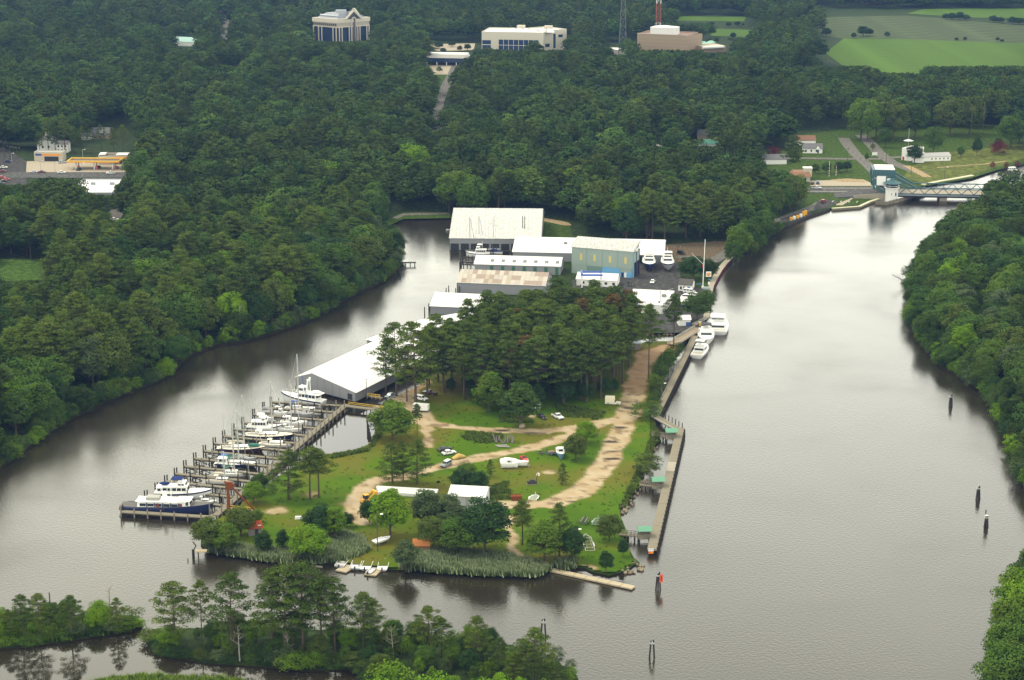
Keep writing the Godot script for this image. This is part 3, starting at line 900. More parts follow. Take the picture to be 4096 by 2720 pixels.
	form = ["broad","broad","broad","broad","broad","cone","cone","broad","broad","cone","cone","cone","cone","broad","broad"]
	for i in leafy.size():
		tree("broadleaf_tree",say[i],form[i],tone[i],Vector2(leafy[i][0],leafy[i][1]),leafy[i][2],LAND,"",leafy[i][3] * 1.22)
	# shrubs along the canal shore of the island
	for t in [[58.5,-685.5,7.6,1.0],[62.2,-700.6,5.2,1.2],[54.3,-668.2,7.4,1.0],[52.6,-654.3,5.7,1.1],[50.7,-641,4.8,1.0],[55.9,-676.7,3.8,1.2],[49.5,-633.3,4.7,1.0],[59.9,-692.7,3.9,1.1],[64.9,-706.8,4.3,1.0],[51.8,-659.8,5.4,1.0],[36.2,-546.3,3.1,1.0],[48.2,-600.7,2.6,1.0],[44.1,-572.7,2.2,1.0]]:
		tree("shrub","green shrub on the island shore between the dirt track and the timber pier","shrub","broad" if rng.randf() < 0.6 else "bright",Vector2(t[0],t[1]),t[2] * 1.1,LAND,"shrubs on the canal shore of the island",0.9,-1,"shrub")
	# the islets in front: pines that stand clear of the creek
	var front := [[-83.2,-433.7,18.7,1.25],[-77.2,-437.3,17.8,0.75],[-68.9,-431.4,22.7,1.15],[-68.9,-435.2,10.4,1.0],[-58.9,-430.6,23.7,1.05],[-55.3,-429.6,25.0,1.1],[-51.3,-431.1,25.1,1.15],[-46.9,-432.6,20.1,1.1],[-43.6,-431.6,20.8,1.0],[-36.5,-431.1,17.0,1.05],[-34.5,-432.6,14.7,1.0],[-20.3,-429.6,14.0,1.2],[-17.2,-427.6,11.4,1.1],[-8.5,-425.6,13.4,1.2],[5.3,-410.7,16.3,1.2],[3.2,-408.3,14.5,1.1],[-110.5,-441,11.7,1.2],[-99.7,-444.2,9.8,1.0],[-122.7,-440.4,12.3,1.1],[-118.6,-441.5,12.2,1.1],[-126,-439.9,8.4,1.2],[10.1,-405.6,10.1,1.3],[-0.1,-407.2,12.1,1.1],[-3.2,-417.8,11.0,1.0]]
	for i in front.size():
		var spots := ["spreading pine with layered limbs nearest the creek mouth","thin small-crowned pine next to the layered one","dense tall pine before the shore of the reeds","pine half hidden by the dense tall one","left trunk of the tallest close-standing pines on the long islet","middle trunk of the tallest close-standing pines on the long islet","right trunk of the tallest close-standing pines on the long islet","leaning pine beside the tallest close-standing ones","second leaning pine beside the tallest ones","twin-stemmed pine in the gap of the islet","shorter mate of the twin-stemmed pine","broad-topped pine near the dolphin posts","lower pine beside the broad-topped one","pine with one long drooping limb","foremost pine at the right end of the long islet","pine leaning on the foremost one","lone pine on the small islet with bare lower limbs","odd-shaped small pine at the tip of the small islet","pine at the left frame edge of the small islet","second pine of the small islet, beside the post","low pine at the very left of the small islet","lowest pine at the foot of the picture","small pine below the one with a drooping limb","slender pine among the undergrowth of the long islet"]
		tree("pine_tree",spots[i],"airy_pine","pine",Vector2(front[i][0],front[i][1]),front[i][2],0.35,"",front[i][3])
	rng.seed = 9
	for g in [[PackedVector2Array([Vector2(-90.5,-441.1),Vector2(-83.4,-444.6),Vector2(-59.3,-444.6),Vector2(-32.8,-441.9),Vector2(-10.9,-438.2),Vector2(8.5,-429.5),Vector2(15.5,-418.2),Vector2(15.3,-410.2),Vector2(-34.3,-417.3),Vector2(-38.6,-425.5),Vector2(-56.1,-426.3),Vector2(-74.4,-429),Vector2(-88.1,-434.1)]),"long islet",5.0],[PackedVector2Array([Vector2(-134.7,-456.1),Vector2(-118.8,-455),Vector2(-102.4,-451.6),Vector2(-96.3,-448.9),Vector2(-101.2,-445.7),Vector2(-112.4,-441.9),Vector2(-129.7,-437.2)]),"small islet",5.0]]:
		var poly: PackedVector2Array = g[0]
		var a := poly[0]
		var b := poly[0]
		for p in poly:
			a = a.min(p)
			b = b.max(p)
		var zz := b.y
		while zz > a.y:
			var xx := a.x
			while xx < b.x:
				var p := Vector2(xx + rng.randf_range(-2,2),zz + rng.randf_range(-2,2))
				xx += g[2]
				if not Geometry2D.is_point_in_polygon(p,poly):
					continue
				var k := rng.randf()
				var tint := "broad" if k < 0.5 else ("dark" if k < 0.7 else ("grey" if k < 0.85 else "bright"))
				var h := rng.randf_range(3.0,6.6)
				if g[1] == "small islet" and p.x < -85.0 and rng.randf() < 0.4:
					tint = "bright"
				var word: String = {"broad": "mid green","bright": "bright green","dark": "dark green","grey": "grey green"}[tint]
				tree("shrub" if h < 5.5 else "islet_broadleaf","%s bush in the undergrowth of the %s" % [word,g[1]],"shrub" if h < 5.5 else "broad",tint,p,h,0.35,"%s bushes of the %s" % [word,g[1]],1.4 if h >= 5.5 else 0.8,-1,"shrub" if h < 5.5 else "tree")  # taller islet undergrowth is broadleaf trees, lower is shrubs
			zz -= g[2]
	var near := [[-27.4,-390.6,16.8,1.1],[-28.8,-382.2,16.7,1.2],[-17.5,-386.3,16.0,1.1],[-14.6,-388.5,15.3,1.0],[-6.9,-388.5,14.3,1.1],[-3,-390.6,14.3,1.1],[1.9,-391.6,12.8,1.0],[-32.1,-388.5,13.2,1.0],[-21.4,-388.5,14.0,1.0],[7.7,-388.5,14.0,1.1]]
	for t in near:
		tree("broadleaf_tree","bright rounded tree top at the bottom edge of the picture","broad","bright",Vector2(t[0],t[1]),t[2],0.35,"bright tree tops along the bottom edge",t[3])
	# trees about the houses by the bridge
	var far := [[243.7,-1139.2,11.9,1.3],[215.6,-1143.8,5.9,0.8],[197.8,-1109.1,6.5,1.4],[192.5,-1104.8,6.7,1.3],[184.4,-1101.9,7.2,1.3],[178,-1101.9,6.4,1.3],[172.5,-1099,5.6,1.4],[259.5,-1271.1,12.6,1.1],[262,-1170.9,17.6,1.0],[236.5,-1195.7,13.8,1.0],[276.4,-1159.6,7.3,1.1],[287.1,-1162.8,12.9,0.9],[303.1,-1175.7,10.1,1.1],[326.2,-1212.9,22.4,1.2],[316.3,-1195.7,21.5,1.2],[171.3,-1143.8,8.0,1.2],[227.3,-1187.3,4.1,1.2],[230.2,-1221.6,28.4,1.15],[238.1,-1234.1,28.7,1.15],[226.9,-1226.9,28.8,1.15],[248.1,-1226.9,27.7,1.15],[263.6,-1234.1,26.7,1.15],[288.8,-1245,26.3,1.15],[302.5,-1248.6,28.1,1.15]]
	for i in far.size():
		var where := ["dark tree in front of the white hall by the bridge","small pointed tree beside the road to the bridge","round clipped tree behind the brown shop, nearest the road","round tree in the row behind the brown shop","middle tree of the row behind the brown shop","tree behind the roof of the brown shop","tree at the end of the row behind the brown shop","tall tree behind the white hall","tall pine-like tree on the lawn beyond the white hall","tall tree beside the road junction lawn","round tree right of the long white house","tall dark columnar tree on the wide lawn","dark tree on the wide lawn beside the red crape myrtle","big dark tree at the far edge of the wide lawn","big tree beside the far lawn's edge","tree beside the white house with the grey roof","small tree on the lawn by the junction sign","first of the tall trees along the far side road","second of the tall trees along the far side road","third of the tall trees along the far side road","fourth of the tall trees along the far side road","fifth of the tall trees along the far side road","sixth of the tall trees along the far side road","seventh of the tall trees along the far side road"]
		tree("broadleaf_tree",where[i],"cone" if i in [1,11] else "broad","dark" if i in [0,2,3,11,12,13] else "broad",Vector2(far[i][0],far[i][1]),far[i][2],LAND,"",far[i][3])
	for t in [[135.9,-461.7,16.7,1.2],[129,-446.5,16.2,1.2],[123.5,-430.8,16.4,1.2],[118.2,-414.9,16.0,1.2],[122.5,-419.7,18.0,1.2],[113.9,-401.1,16.3,1.2],[128.1,-434.6,19.0,1.2],[130.1,-453.3,12.0,1.3],[125.1,-439.8,10.5,1.3],[120.2,-424.6,11.4,1.3]]:
		tree("broadleaf_tree","leafy tree of the bright clump at the lower right corner","broad","bright" if rng.randf() < 0.4 else "broad",Vector2(t[0],t[1]),t[2],LAND,"clump at the lower right corner",t[3])
	for t in [[-288.9,-1174.1,23.1],[-284.2,-1172.5,21.2],[-279,-1175.7,24.5],[-294.7,-1175.7,14.2],[-272.4,-1172.5,14.7],[-268.2,-1175.7,16.9],[-262.4,-1174.1,15.5],[-256,-1175.7,18.2],[-248.4,-1174.1,16.6],[-242.2,-1174.1,18.5]]:
		tree("pine_tree","thin pine standing among the houses behind the filling station","airy_pine","pine",Vector2(t[0],t[1]),t[2],LAND,"pines about the houses behind the station",0.8)
	var hedge := [[341.1,-1858.8,10.9,1.4],[347.7,-1862.7,8.0,1.3],[362.7,-1850.9,5.8,1.2],[329.1,-1843,5.8,1.2],[422.9,-1819.9,3.3,1.3],[431.1,-1819.9,4.1,1.2],[461.1,-1816.1,4.1,1.2],[463.4,-1808.6,2.9,1.6],[458.2,-2027,6.8,1.3],[463.5,-2022.3,8.1,1.6],[471.8,-2022.3,9.1,1.5],[478,-2017.7,6.3,1.4],[500.7,-1994.7,8.0,1.6],[506.8,-1990.1,6.7,1.5],[516.4,-1976.6,8.4,1.8],[523.1,-1976.6,7.1,1.8],[305.2,-1858.8,9.2,1.3],[309.7,-1941.5,7.0,1.4],[230.3,-1958.9,5.3,1.5],[220.5,-1950.2,5.2,1.4],[203.7,-1958.9,4.4,1.5],[212.9,-1843,5.8,1.5],[-67,-1750.3,7.1,1.4],[-55.6,-1768.1,5.6,1.5],[-40.5,-1739.8,6.3,1.3],[-73.6,-1719.1,7.0,1.4],[-47.4,-1732.8,5.5,1.2],[-61.9,-1719.1,4.7,1.3]]
	for t in hedge:
		tree("field_bush","dark bush on the edge of the far open ground","broad","dark",Vector2(t[0],t[1]),t[2],LAND,"bushes along the far open ground",t[3] * 1.3,-1,"bush")
	# low growth hanging over the water all along the wooded banks
	for d in [[PackedVector2Array([Vector2(-162.6,-572),Vector2(-159,-590.6),Vector2(-156,-608.1),Vector2(-151.8,-625.1),Vector2(-145.5,-641.3),Vector2(-137.9,-657.3),Vector2(-129.6,-672.4),Vector2(-126.3,-685.7),Vector2(-124.7,-705.7),Vector2(-116.1,-720.9),Vector2(-105,-727.4),Vector2(-94.6,-740.8),Vector2(-85.8,-756.8),Vector2(-77.1,-778.6),Vector2(-71.4,-797.7),Vector2(-63.4,-816.9),Vector2(-56.9,-830.2),Vector2(-53.7,-854.4),Vector2(-52.8,-874.5),Vector2(-56.5,-908.2),Vector2(-61.4,-933.8)]),"left bank of the basin",0.0],[PackedVector2Array([Vector2(157.1,-550.7),Vector2(162,-586.2),Vector2(167,-623.6),Vector2(170.3,-657.3),Vector2(166.2,-675.8),Vector2(161.5,-691),Vector2(160.9,-719.6),Vector2(162,-746.3),Vector2(169.4,-790),Vector2(178,-830.2),Vector2(188.1,-865.3),Vector2(202.2,-903.2),Vector2(217.4,-933.8),Vector2(231.9,-964.1),Vector2(242.9,-987)]),"far bank of the canal",0.0],[PackedVector2Array([Vector2(-127.4,-436.4),Vector2(-121,-436.9),Vector2(-112,-439.8),Vector2(-106.5,-442.2),Vector2(-100,-444.3),Vector2(-97,-446.5),Vector2(-94.5,-448.9),Vector2(-96,-451.6),Vector2(-102.7,-453.3)]),"edge of the small islet",0.0],[PackedVector2Array([Vector2(-89.9,-444),Vector2(-91.2,-439.3),Vector2(-88.3,-432.1),Vector2(-80.7,-429.5),Vector2(-74.1,-427),Vector2(-65.5,-425.8),Vector2(-55.8,-424.3),Vector2(-50.4,-422.8),Vector2(-38.7,-423.6),Vector2(-34.3,-415.4)]),"front edge of the long islet",0.0],[PackedVector2Array([Vector2(108.8,-885.8),Vector2(114.1,-896.3),Vector2(122.3,-911.2),Vector2(128.4,-926.5),Vector2(135.7,-939.8)]),"lane bank above the boatyard",0.0]]:
		var line: PackedVector2Array = d[0]
		for i in line.size() - 1:
			var l := line[i].distance_to(line[i + 1])
			var n := int(l / 4.4) + 1
			var inn := (line[i + 1] - line[i]).orthogonal().normalized()
			var dry := false
			for poly in outlines.values():
				dry = dry or Geometry2D.is_point_in_polygon(line[i].lerp(line[i + 1],0.5) + inn * 2.0,poly)
			if not dry:
				inn = -inn
			for k in n:
				var p := line[i].lerp(line[i + 1],(k + rng.randf()) / n) + inn * rng.randf_range(0.2,2.4)
				var hue: String = ["broad","broad","dark","grey","bright"][rng.randi() % 5]
				var word: String = {"broad": "mid green","bright": "yellow green","dark": "dark green","grey": "grey green"}[hue]
				var low: bool = "islet" in d[1]
				tree("waterside_bush","%s bush hanging over the water along the %s" % [word,d[1]],"shrub",hue,p,rng.randf_range(2.2,4.2) if low else rng.randf_range(3.5,8.0),0.2,"%s bushes along the %s" % [word,d[1]],rng.randf_range(1.5,2.4) if low else rng.randf_range(0.8,1.25),-1,"bush")
	var lane := [[81.4,-831.5,11.2,1.9],[105.7,-866.8,19.8,1.0],[112.4,-889.3,16.9,1.1],[119.4,-907,15.1,1.1],[102.5,-859.5,11.7,1.0],[124.8,-924.3,14.2,1.2],[109,-877.9,9.8,1.0],[141.4,-982.5,18.5,1.2],[147.4,-989.5,18.8,1.2],[146.7,-1001.4,18.3,1.1],[136.7,-973.3,17.2,1.1],[130,-956.4,16.9,1.2],[152.7,-1003.9,17.4,1.0],[113.6,-879.8,8.0,1.3],[119.3,-894.2,7.5,1.3],[127.6,-921.2,7.2,1.3],[133.8,-934.8,6.0,1.2],[59.5,-606.3,6.1,0.1]]
	lane.pop_back()
	for i in lane.size():
		var where := ["big round dark tree beside the fuel cabin in the boatyard","tall thin tree at the lane's start above the bulkhead","second tall tree along the canal lane","third tall tree along the canal lane","young tree at the lane's start by the parked car","leafy tree where the lane nears the asphalt landing","small tree between the two tall ones on the lane","tree at the wood's end nearest the car park","tall tree at the wood's end by the utility poles","tree behind the wood's end by the poles","tree above the red bush by the lane","tree over the middle of the canal lane","outermost tree of the wood beside the main road","bush on the bank below the first tall lane tree","bush on the bank below the third lane tree","bush on the bank by the asphalt landing","bush on the bank nearest the barrels"]
		tree("broadleaf_tree",where[i],"broad","dark" if i in [0,9] else "broad",Vector2(lane[i][0],lane[i][1]),lane[i][2],LAND,"",lane[i][3])
	var red := [[136.1,-989.5,3.7,1.0],[302.1,-1169.2,9.2,1.2],[286.2,-1119.5,4.2,1.3],[294.4,-1119.5,3.9,1.4],[302,-1124,3.9,1.3],[160.2,-1159.6,7.3,1.4],[163.7,-1166,5.4,1.3]]
	for i in red.size():
		tree("flowering_tree",["red flowering bush beside the canal lane","red crape myrtle on the wide lawn","small red tree at the lawn's near edge, beside the canal wood","middle one of the small red trees at the lawn's near edge","red tree beside the white camper van","red crape myrtle behind the hip-roofed white house","second red crape myrtle behind the hip-roofed white house"][i],"shrub","red",Vector2(red[i][0],red[i][1]),red[i][2],LAND,"",1.0)
func track_near(p: Vector2) -> bool:
	for t in tracks:
		if dist_to(p,t[0]) < t[1] * 1.3:
			return true
	return false
func make_reeds() -> void:
	# reed beds and tall grass: nobody could count the stems
	rng.seed = 15
	var tuft := Leaves.new()
	tuft.r = rng
	for i in 30:
		var p := V(rng.randfn() * 0.4,0,rng.randfn() * 0.4)
		var top := p + V(rng.randfn() * 0.3,rng.randf_range(1.0,1.8),rng.randfn() * 0.3)
		var s := V(rng.randfn(),0,rng.randfn()).normalized() * 0.09
		var col := shade()
		var up := (s * 2.0).cross(top - p).y > 0.0
		for q in ([p - s,top,p + s] if up else [p + s,top,p - s]):
			tuft.v.append(q)
			tuft.n.append(V(p.x * 0.3,1.0,p.z * 0.3 + 0.4).normalized())
			tuft.c.append(col)
	var mesh := tuft.mesh()
	var beds := [
		["reed_bed","grey green reed bed along the creek shore of the island",Color(0.25,0.3,0.18),[[PackedVector2Array([Vector2(-30.6,-489.8),Vector2(-26.3,-500.2),Vector2(-14.7,-498.9),Vector2(-2.5,-496.3),Vector2(7.1,-491.1),Vector2(10.2,-486),Vector2(7,-481),Vector2(-5.9,-481.6),Vector2(-21.4,-484.1),Vector2(-29.7,-485.4)]),1900,1.0],[PackedVector2Array([Vector2(-55.2,-509.7),Vector2(-48.8,-513.9),Vector2(-42.8,-509.7),Vector2(-40.2,-499.6),Vector2(-45.8,-493),Vector2(-52.8,-490.5),Vector2(-58.9,-491.7),Vector2(-58.5,-499.6)]),1200,0.95],[PackedVector2Array([Vector2(-75.9,-502.2),Vector2(-58.4,-498.9),Vector2(-58.8,-491.1),Vector2(-68.6,-492.4),Vector2(-74.9,-494.7)]),500,1.0],[PackedVector2Array([Vector2(12.5,-489.8),Vector2(17,-492.4),Vector2(17.2,-486.6),Vector2(13,-486.6)]),120,1.1],[PackedVector2Array([Vector2(-86.3,-506.3),Vector2(-75.9,-502.2),Vector2(-74.9,-495),Vector2(-85.4,-498.9)]),250,1.0]]],
		["tall_grass","tall weeds and grass about the dirt tracks",Color(0.12,0.17,0.04),[[PackedVector2Array([Vector2(-14.7,-611),Vector2(-4.5,-613.4),Vector2(-2.2,-601.6),Vector2(-8.6,-594.7),Vector2(-17.4,-601.6)]),260,0.55],[PackedVector2Array([Vector2(15.2,-641),Vector2(33.1,-630.7),Vector2(29.7,-621.7),Vector2(16.4,-625.7)]),300,0.6],[PackedVector2Array([Vector2(-10.7,-550.2),Vector2(-1.4,-558.2),Vector2(-0.1,-542.4),Vector2(-7.9,-540.5)]),260,0.6],[PackedVector2Array([Vector2(-3.1,-638.4),Vector2(3,-635.8),Vector2(7.3,-618.3),Vector2(-4.5,-618.3)]),240,0.6],[PackedVector2Array([Vector2(-59.6,-582.6),Vector2(-45.6,-592.4),Vector2(-43.7,-606.3),Vector2(-45.4,-611),Vector2(-46.7,-587.9),Vector2(-58,-580)]),300,0.6],[PackedVector2Array([Vector2(47.8,-625.7),Vector2(49.3,-606.3),Vector2(43.8,-579.2),Vector2(38.7,-554.2),Vector2(33.6,-534.8),Vector2(32.4,-536.7),Vector2(41.7,-579.2),Vector2(46.1,-601.6)]),500,0.45],[island,1700,0.3],[PackedVector2Array([Vector2(56.6,-703.7),Vector2(64.3,-716.3),Vector2(56.4,-679.6),Vector2(49.6,-641),Vector2(47.3,-641),Vector2(53.2,-679.6)]),500,0.55]]],
		["marsh_grass","bright marsh grass at the foot of the picture",Color(0.16,0.24,0.04),[[PackedVector2Array([Vector2(-102.7,-412.5),Vector2(-95.6,-418.2),Vector2(-88.5,-419.2),Vector2(-79.1,-418.7),Vector2(-68.5,-417.3),Vector2(-62.6,-415.4),Vector2(-55.2,-410.2),Vector2(-54.5,-388.1),Vector2(-100.2,-388.1)]),1500,0.9],[PackedVector2Array([Vector2(-34.9,-425.5),Vector2(-24.1,-442.5),Vector2(-9.8,-439.8),Vector2(-23.7,-434.6)]),120,0.8],[PackedVector2Array([Vector2(-108.1,-455),Vector2(-95.7,-451.6),Vector2(-94.7,-448.9),Vector2(-100,-445.1),Vector2(-112.1,-440.3),Vector2(-121.2,-437.7),Vector2(-127.6,-437.2),Vector2(-128.9,-442.5),Vector2(-114.4,-450.5)]),500,0.8]]],
	]
	for bed in beds:
		var put := []
		for z in bed[3]:
			var poly: PackedVector2Array = z[0]
			var a := poly[0]
			var b := poly[0]
			for p in poly:
				a = a.min(p)
				b = b.max(p)
			var n := 0
			var tries := 0
			while n < z[1] and tries < z[1] * 8:
				tries += 1
				var p := Vector2(rng.randf_range(a.x,b.x),rng.randf_range(a.y,b.y))
				if Geometry2D.is_point_in_polygon(p,poly) and not track_near(p):
					n += 1
					var s: float = z[2] * rng.randf_range(0.7,1.25)
					put.append(Transform3D(Basis(Vector3.UP,rng.randf() * TAU).scaled(V(s * 1.3,s,s * 1.3)),v3(p,0.35 if bed[0] == "marsh_grass" else LAND - 0.1)))
		var mm := MultiMesh.new()
		mm.transform_format = MultiMesh.TRANSFORM_3D
		mm.mesh = mesh
		mm.instance_count = put.size()
		for i in put.size():
			mm.set_instance_transform(i,put[i])
		var o := MultiMeshInstance3D.new()
		o.name = bed[0]
		o.multimesh = mm
		o.material_override = leaf_material(bed[0],bed[2])
		add_child(o)
		tag(o,bed[1],"grass","","stuff")
# ---------------------------------------------------------------- roads,lawns,fields
func patch(called: String,label: String,outline: PackedVector2Array,y: float,m: Material) -> void:
	ground(called,label,MB.new().sheet(outline,y).mesh(),m)
func road(called: String,label: String,line: PackedVector2Array,width: float,y: float,m: Material) -> void:
	ground(called,label,MB.new().strip(line,width,y).mesh(),m)
func make_roads() -> void:
	var asphalt := textured("asphalt",Color(0.085,0.085,0.085),tex["blotch"],17.0,0.9)
	var old := textured("old_asphalt",Color(0.2,0.19,0.175),tex["blotch"],13.0,0.9)
	var concrete := textured("concrete",Color(0.42,0.38,0.31),tex["stain"],11.0,0.9)
	var sand := textured("sand",Color(0.45,0.34,0.2),tex["blotch"],9.0,0.95)
	var grass := textured("mown_grass",Color(0.06,0.105,0.016),tex["blotch"],19.0,0.95)
	var dry := textured("dry_grass",Color(0.13,0.155,0.035),tex["blotch"],31.0,0.95)
	var field := textured("crop_field",Color(0.09,0.17,0.02),tex["blotch"],60.0,0.95)
	var marsh := textured("rough_field",Color(0.085,0.115,0.05),tex["blotch"],90.0,0.95)
	field.uv1_scale = V(0.004,0.02,0.09)
	marsh.uv1_scale = V(0.005,0.02,0.04)
	var y := LAND
	patch("field","broad bright green crop field beyond the canal wood",PackedVector2Array([Vector2(282.2,-1719.1),Vector2(318.8,-1839.1),Vector2(377.7,-1831.4),Vector2(495.3,-1790),Vector2(445.4,-1604.4),Vector2(387.8,-1592.5),Vector2(327.6,-1563.7),Vector2(294,-1575.1),Vector2(281.5,-1628.6)]),y + 0.15,field)
	patch("field","grey green rough field behind the bright one",PackedVector2Array([Vector2(318.7,-2050.8),Vector2(425.6,-2070.2),Vector2(538.4,-1950.2),Vector2(495.3,-1790),Vector2(377.7,-1831.4),Vector2(318.8,-1839.1),Vector2(303.1,-1858.8)]),y + 0.1,marsh)
	patch("field","far strip of bright field along the wood's edge",PackedVector2Array([Vector2(429.5,-2089.9),Vector2(460.2,-2146.1),Vector2(595.3,-2162),Vector2(562.8,-2041.2),Vector2(494.7,-2046)]),y + 0.2,field)
	patch("field","small bright meadow behind the brown civic building",PackedVector2Array([Vector2(172.1,-2060.4),Vector2(251.6,-2055.6),Vector2(242.3,-2003.8),Vector2(172.8,-2013)]),y + 0.2,field)
	patch("field","small bright meadow right of the brown civic building",PackedVector2Array([Vector2(201.1,-1932.9),Vector2(238.9,-1920.2),Vector2(232.7,-1850.9),Vector2(194,-1862.7)]),y + 0.2,field)
	patch("lawn","lawns and verges about the bridge and the houses beyond",PackedVector2Array([Vector2(146.2,-1101.9),Vector2(156.9,-1175.7),Vector2(177.3,-1185.7),Vector2(188.6,-1245),Vector2(224.5,-1271.1),Vector2(277.3,-1286.5),Vector2(369.1,-1298.2),Vector2(335.6,-1175.7),Vector2(299.3,-1128.5),Vector2(266,-1086.2),Vector2(235.2,-1062.7),Vector2(213.1,-1046.7),Vector2(201.5,-1026.1),Vector2(188.2,-1008.7),Vector2(169.9,-996.6),Vector2(154.5,-994.3),Vector2(153.8,-1008.7)]),y + 0.05,grass)
	patch("lawn","wide dry lawn beyond the bridge",PackedVector2Array([Vector2(238.5,-1124),Vector2(270.6,-1175.7),Vector2(348.2,-1221.6),Vector2(338.8,-1187.3),Vector2(290.4,-1124),Vector2(264.4,-1090.4),Vector2(237.1,-1068.1),Vector2(226.1,-1087.6)]),y + 0.1,dry)
	patch("lawn","meadow in the gap of the left wood",PackedVector2Array([Vector2(-253.5,-874.2),Vector2(-219.9,-870.5),Vector2(-215.7,-859.5),Vector2(-209.4,-829.8),Vector2(-240.4,-826.4)]),y + 0.05,textured("meadow",Color(0.085,0.16,0.03),tex["blotch"],20.0,0.95))
	patch("lawn","garden clearing beside the brick house",PackedVector2Array([Vector2(-209.2,-923.3),Vector2(-189.7,-933.7),Vector2(-177.7,-881.7),Vector2(-195.9,-870.5)]),y + 0.05,grass)
	patch("lawn","mown bank at the head of the basin",PackedVector2Array([Vector2(-65.9,-942.2),Vector2(-56.3,-967.6),Vector2(-32.8,-969.9),Vector2(-32.2,-987.2),Vector2(-58.4,-984.8),Vector2(-68.7,-950.9)]),y + 0.05,grass)
	patch("lawn","grass patch behind the boatyard sheds",PackedVector2Array([Vector2(11.6,-971),Vector2(29,-962),Vector2(30.3,-917.1),Vector2(12.7,-917.1)]),y + 0.05,grass)
	patch("path","worn earth path round the head of the basin",PackedVector2Array([Vector2(-62.2,-971),Vector2(-57.2,-982.5),Vector2(-33.3,-984.8),Vector2(-33.1,-980.2),Vector2(-56.4,-976.7),Vector2(-59.6,-966.5)]),y + 0.1,old)
	patch("path","worn earth path behind the boatyard sheds",PackedVector2Array([Vector2(13.5,-973.3),Vector2(28.9,-958.6),Vector2(30.4,-950.9),Vector2(26.4,-950.9),Vector2(13.4,-965.3)]),y + 0.1,sand)
	patch("gas_station_lot","tan concrete forecourt of the filling station",PackedVector2Array([Vector2(-295,-1143.8),Vector2(-231.5,-1147),Vector2(-222.6,-1104.8),Vector2(-285.9,-1104.8)]),y + 0.12,concrete)
	patch("parking_lot","grey car park on the near side of the main road",PackedVector2Array([Vector2(-339.1,-1187.3),Vector2(-322.1,-1195.7),Vector2(-295,-1143.8),Vector2(-271.6,-1046.7),Vector2(-290.2,-1008.7)]),y + 0.08,asphalt)
	road("highway","main road running across to the bridge",PackedVector2Array([Vector2(-329.3,-1096.1),Vector2(-261,-1096.1),Vector2(-225.5,-1096.1),Vector2(-149,-1112.1),Vector2(-85.5,-1121),Vector2(-46.5,-1115),Vector2(30,-1084.7),Vector2(78.8,-1066.8),Vector2(127,-1056),Vector2(162.6,-1049.4),Vector2(203.9,-1049.4)]),19.0,y + 0.2,textured("road_asphalt",Color(0.13,0.13,0.13),tex["blotch"],17.0,0.9))
	var lines := paint("road_paint",Color(0.72,0.68,0.55),0.8)
	for k in 2:
		ground("road_marking","pale edge line of the main road",MB.new().strip(PackedVector2Array([Vector2(163.3,-1054),Vector2(204.8,-1054)]) if k == 0 else PackedVector2Array([Vector2(161.9,-1044.1),Vector2(203,-1044.1)]),0.4,y + 0.23).mesh(),lines)
	road("street","side street climbing from the main road into the woods",PackedVector2Array([Vector2(-57.2,-1113.5),Vector2(-54.5,-1143.8),Vector2(-50.4,-1212.9),Vector2(-51.3,-1296.3),Vector2(-54,-1400.5),Vector2(-52.7,-1475.2),Vector2(-49.7,-1552.4),Vector2(-47.6,-1628.6)]),7.5,y + 0.22,old)
	patch("lawn","verge of the side street",PackedVector2Array([Vector2(-62.9,-1563.7),Vector2(-51.5,-1563.7),Vector2(-54.3,-1409.7),Vector2(-57.5,-1409.7)]),y + 0.12,grass)
	patch("parking_lot","pale car park in front of the white civic building",PackedVector2Array([Vector2(-79.4,-1790),Vector2(-34.5,-1797.4),Vector2(-35,-1739.8),Vector2(-76.9,-1732.8)]),y + 0.1,concrete)
	patch("parking_lot","planted forecourt below the long dark-windowed building",PackedVector2Array([Vector2(-72.4,-1628.6),Vector2(-48.4,-1628.6),Vector2(-48.3,-1563.7),Vector2(-64.3,-1563.7)]),y + 0.1,concrete)
	road("street","far street showing through the trees on the left",PackedVector2Array([Vector2(-262.8,-1797.4),Vector2(-279.8,-1874.8),Vector2(-295.5,-1958.9),Vector2(-302.6,-2013),Vector2(-330.6,-2151.4)]),11.0,y + 0.1,old)
	road("street","lane dropping from the lot into the left wood",PackedVector2Array([Vector2(-209.5,-1008.7),Vector2(-209,-994.3),Vector2(-207.7,-973.3),Vector2(-204.1,-950.9)]),8.0,y + 0.1,old)
	# the boatyard
	patch("boatyard","dark asphalt apron of the boatyard",PackedVector2Array([Vector2(25.3,-738.4),Vector2(27.1,-830.1),Vector2(41.8,-832.6),Vector2(56.5,-842.5),Vector2(59.7,-864.6),Vector2(77.9,-870.9),Vector2(75.9,-834),Vector2(81,-815.7),Vector2(87.6,-811),Vector2(83.1,-779.6),Vector2(78.6,-750.3),Vector2(74.8,-740.3),Vector2(65.5,-737.6),Vector2(51.4,-737.6),Vector2(40.5,-740.3)]),y + 0.06,asphalt)
	patch("lawn","grass about the flagpole at the yard corner",PackedVector2Array([Vector2(80.5,-834),Vector2(86,-847.5),Vector2(93,-840),Vector2(88.5,-815.7),Vector2(81.9,-815.7)]),y + 0.1,grass)
	patch("dirt","brown bare earth lot behind the boatyard",PackedVector2Array([Vector2(71.8,-901.3),Vector2(79.5,-907),Vector2(102.1,-912.8),Vector2(111.2,-907),Vector2(105.3,-887.2),Vector2(95,-867.8),Vector2(77.6,-866.7),Vector2(71.5,-881.7)]),y + 0.08,textured("brown_earth",Color(0.17,0.13,0.085),tex["blotch"],9.0,0.95))
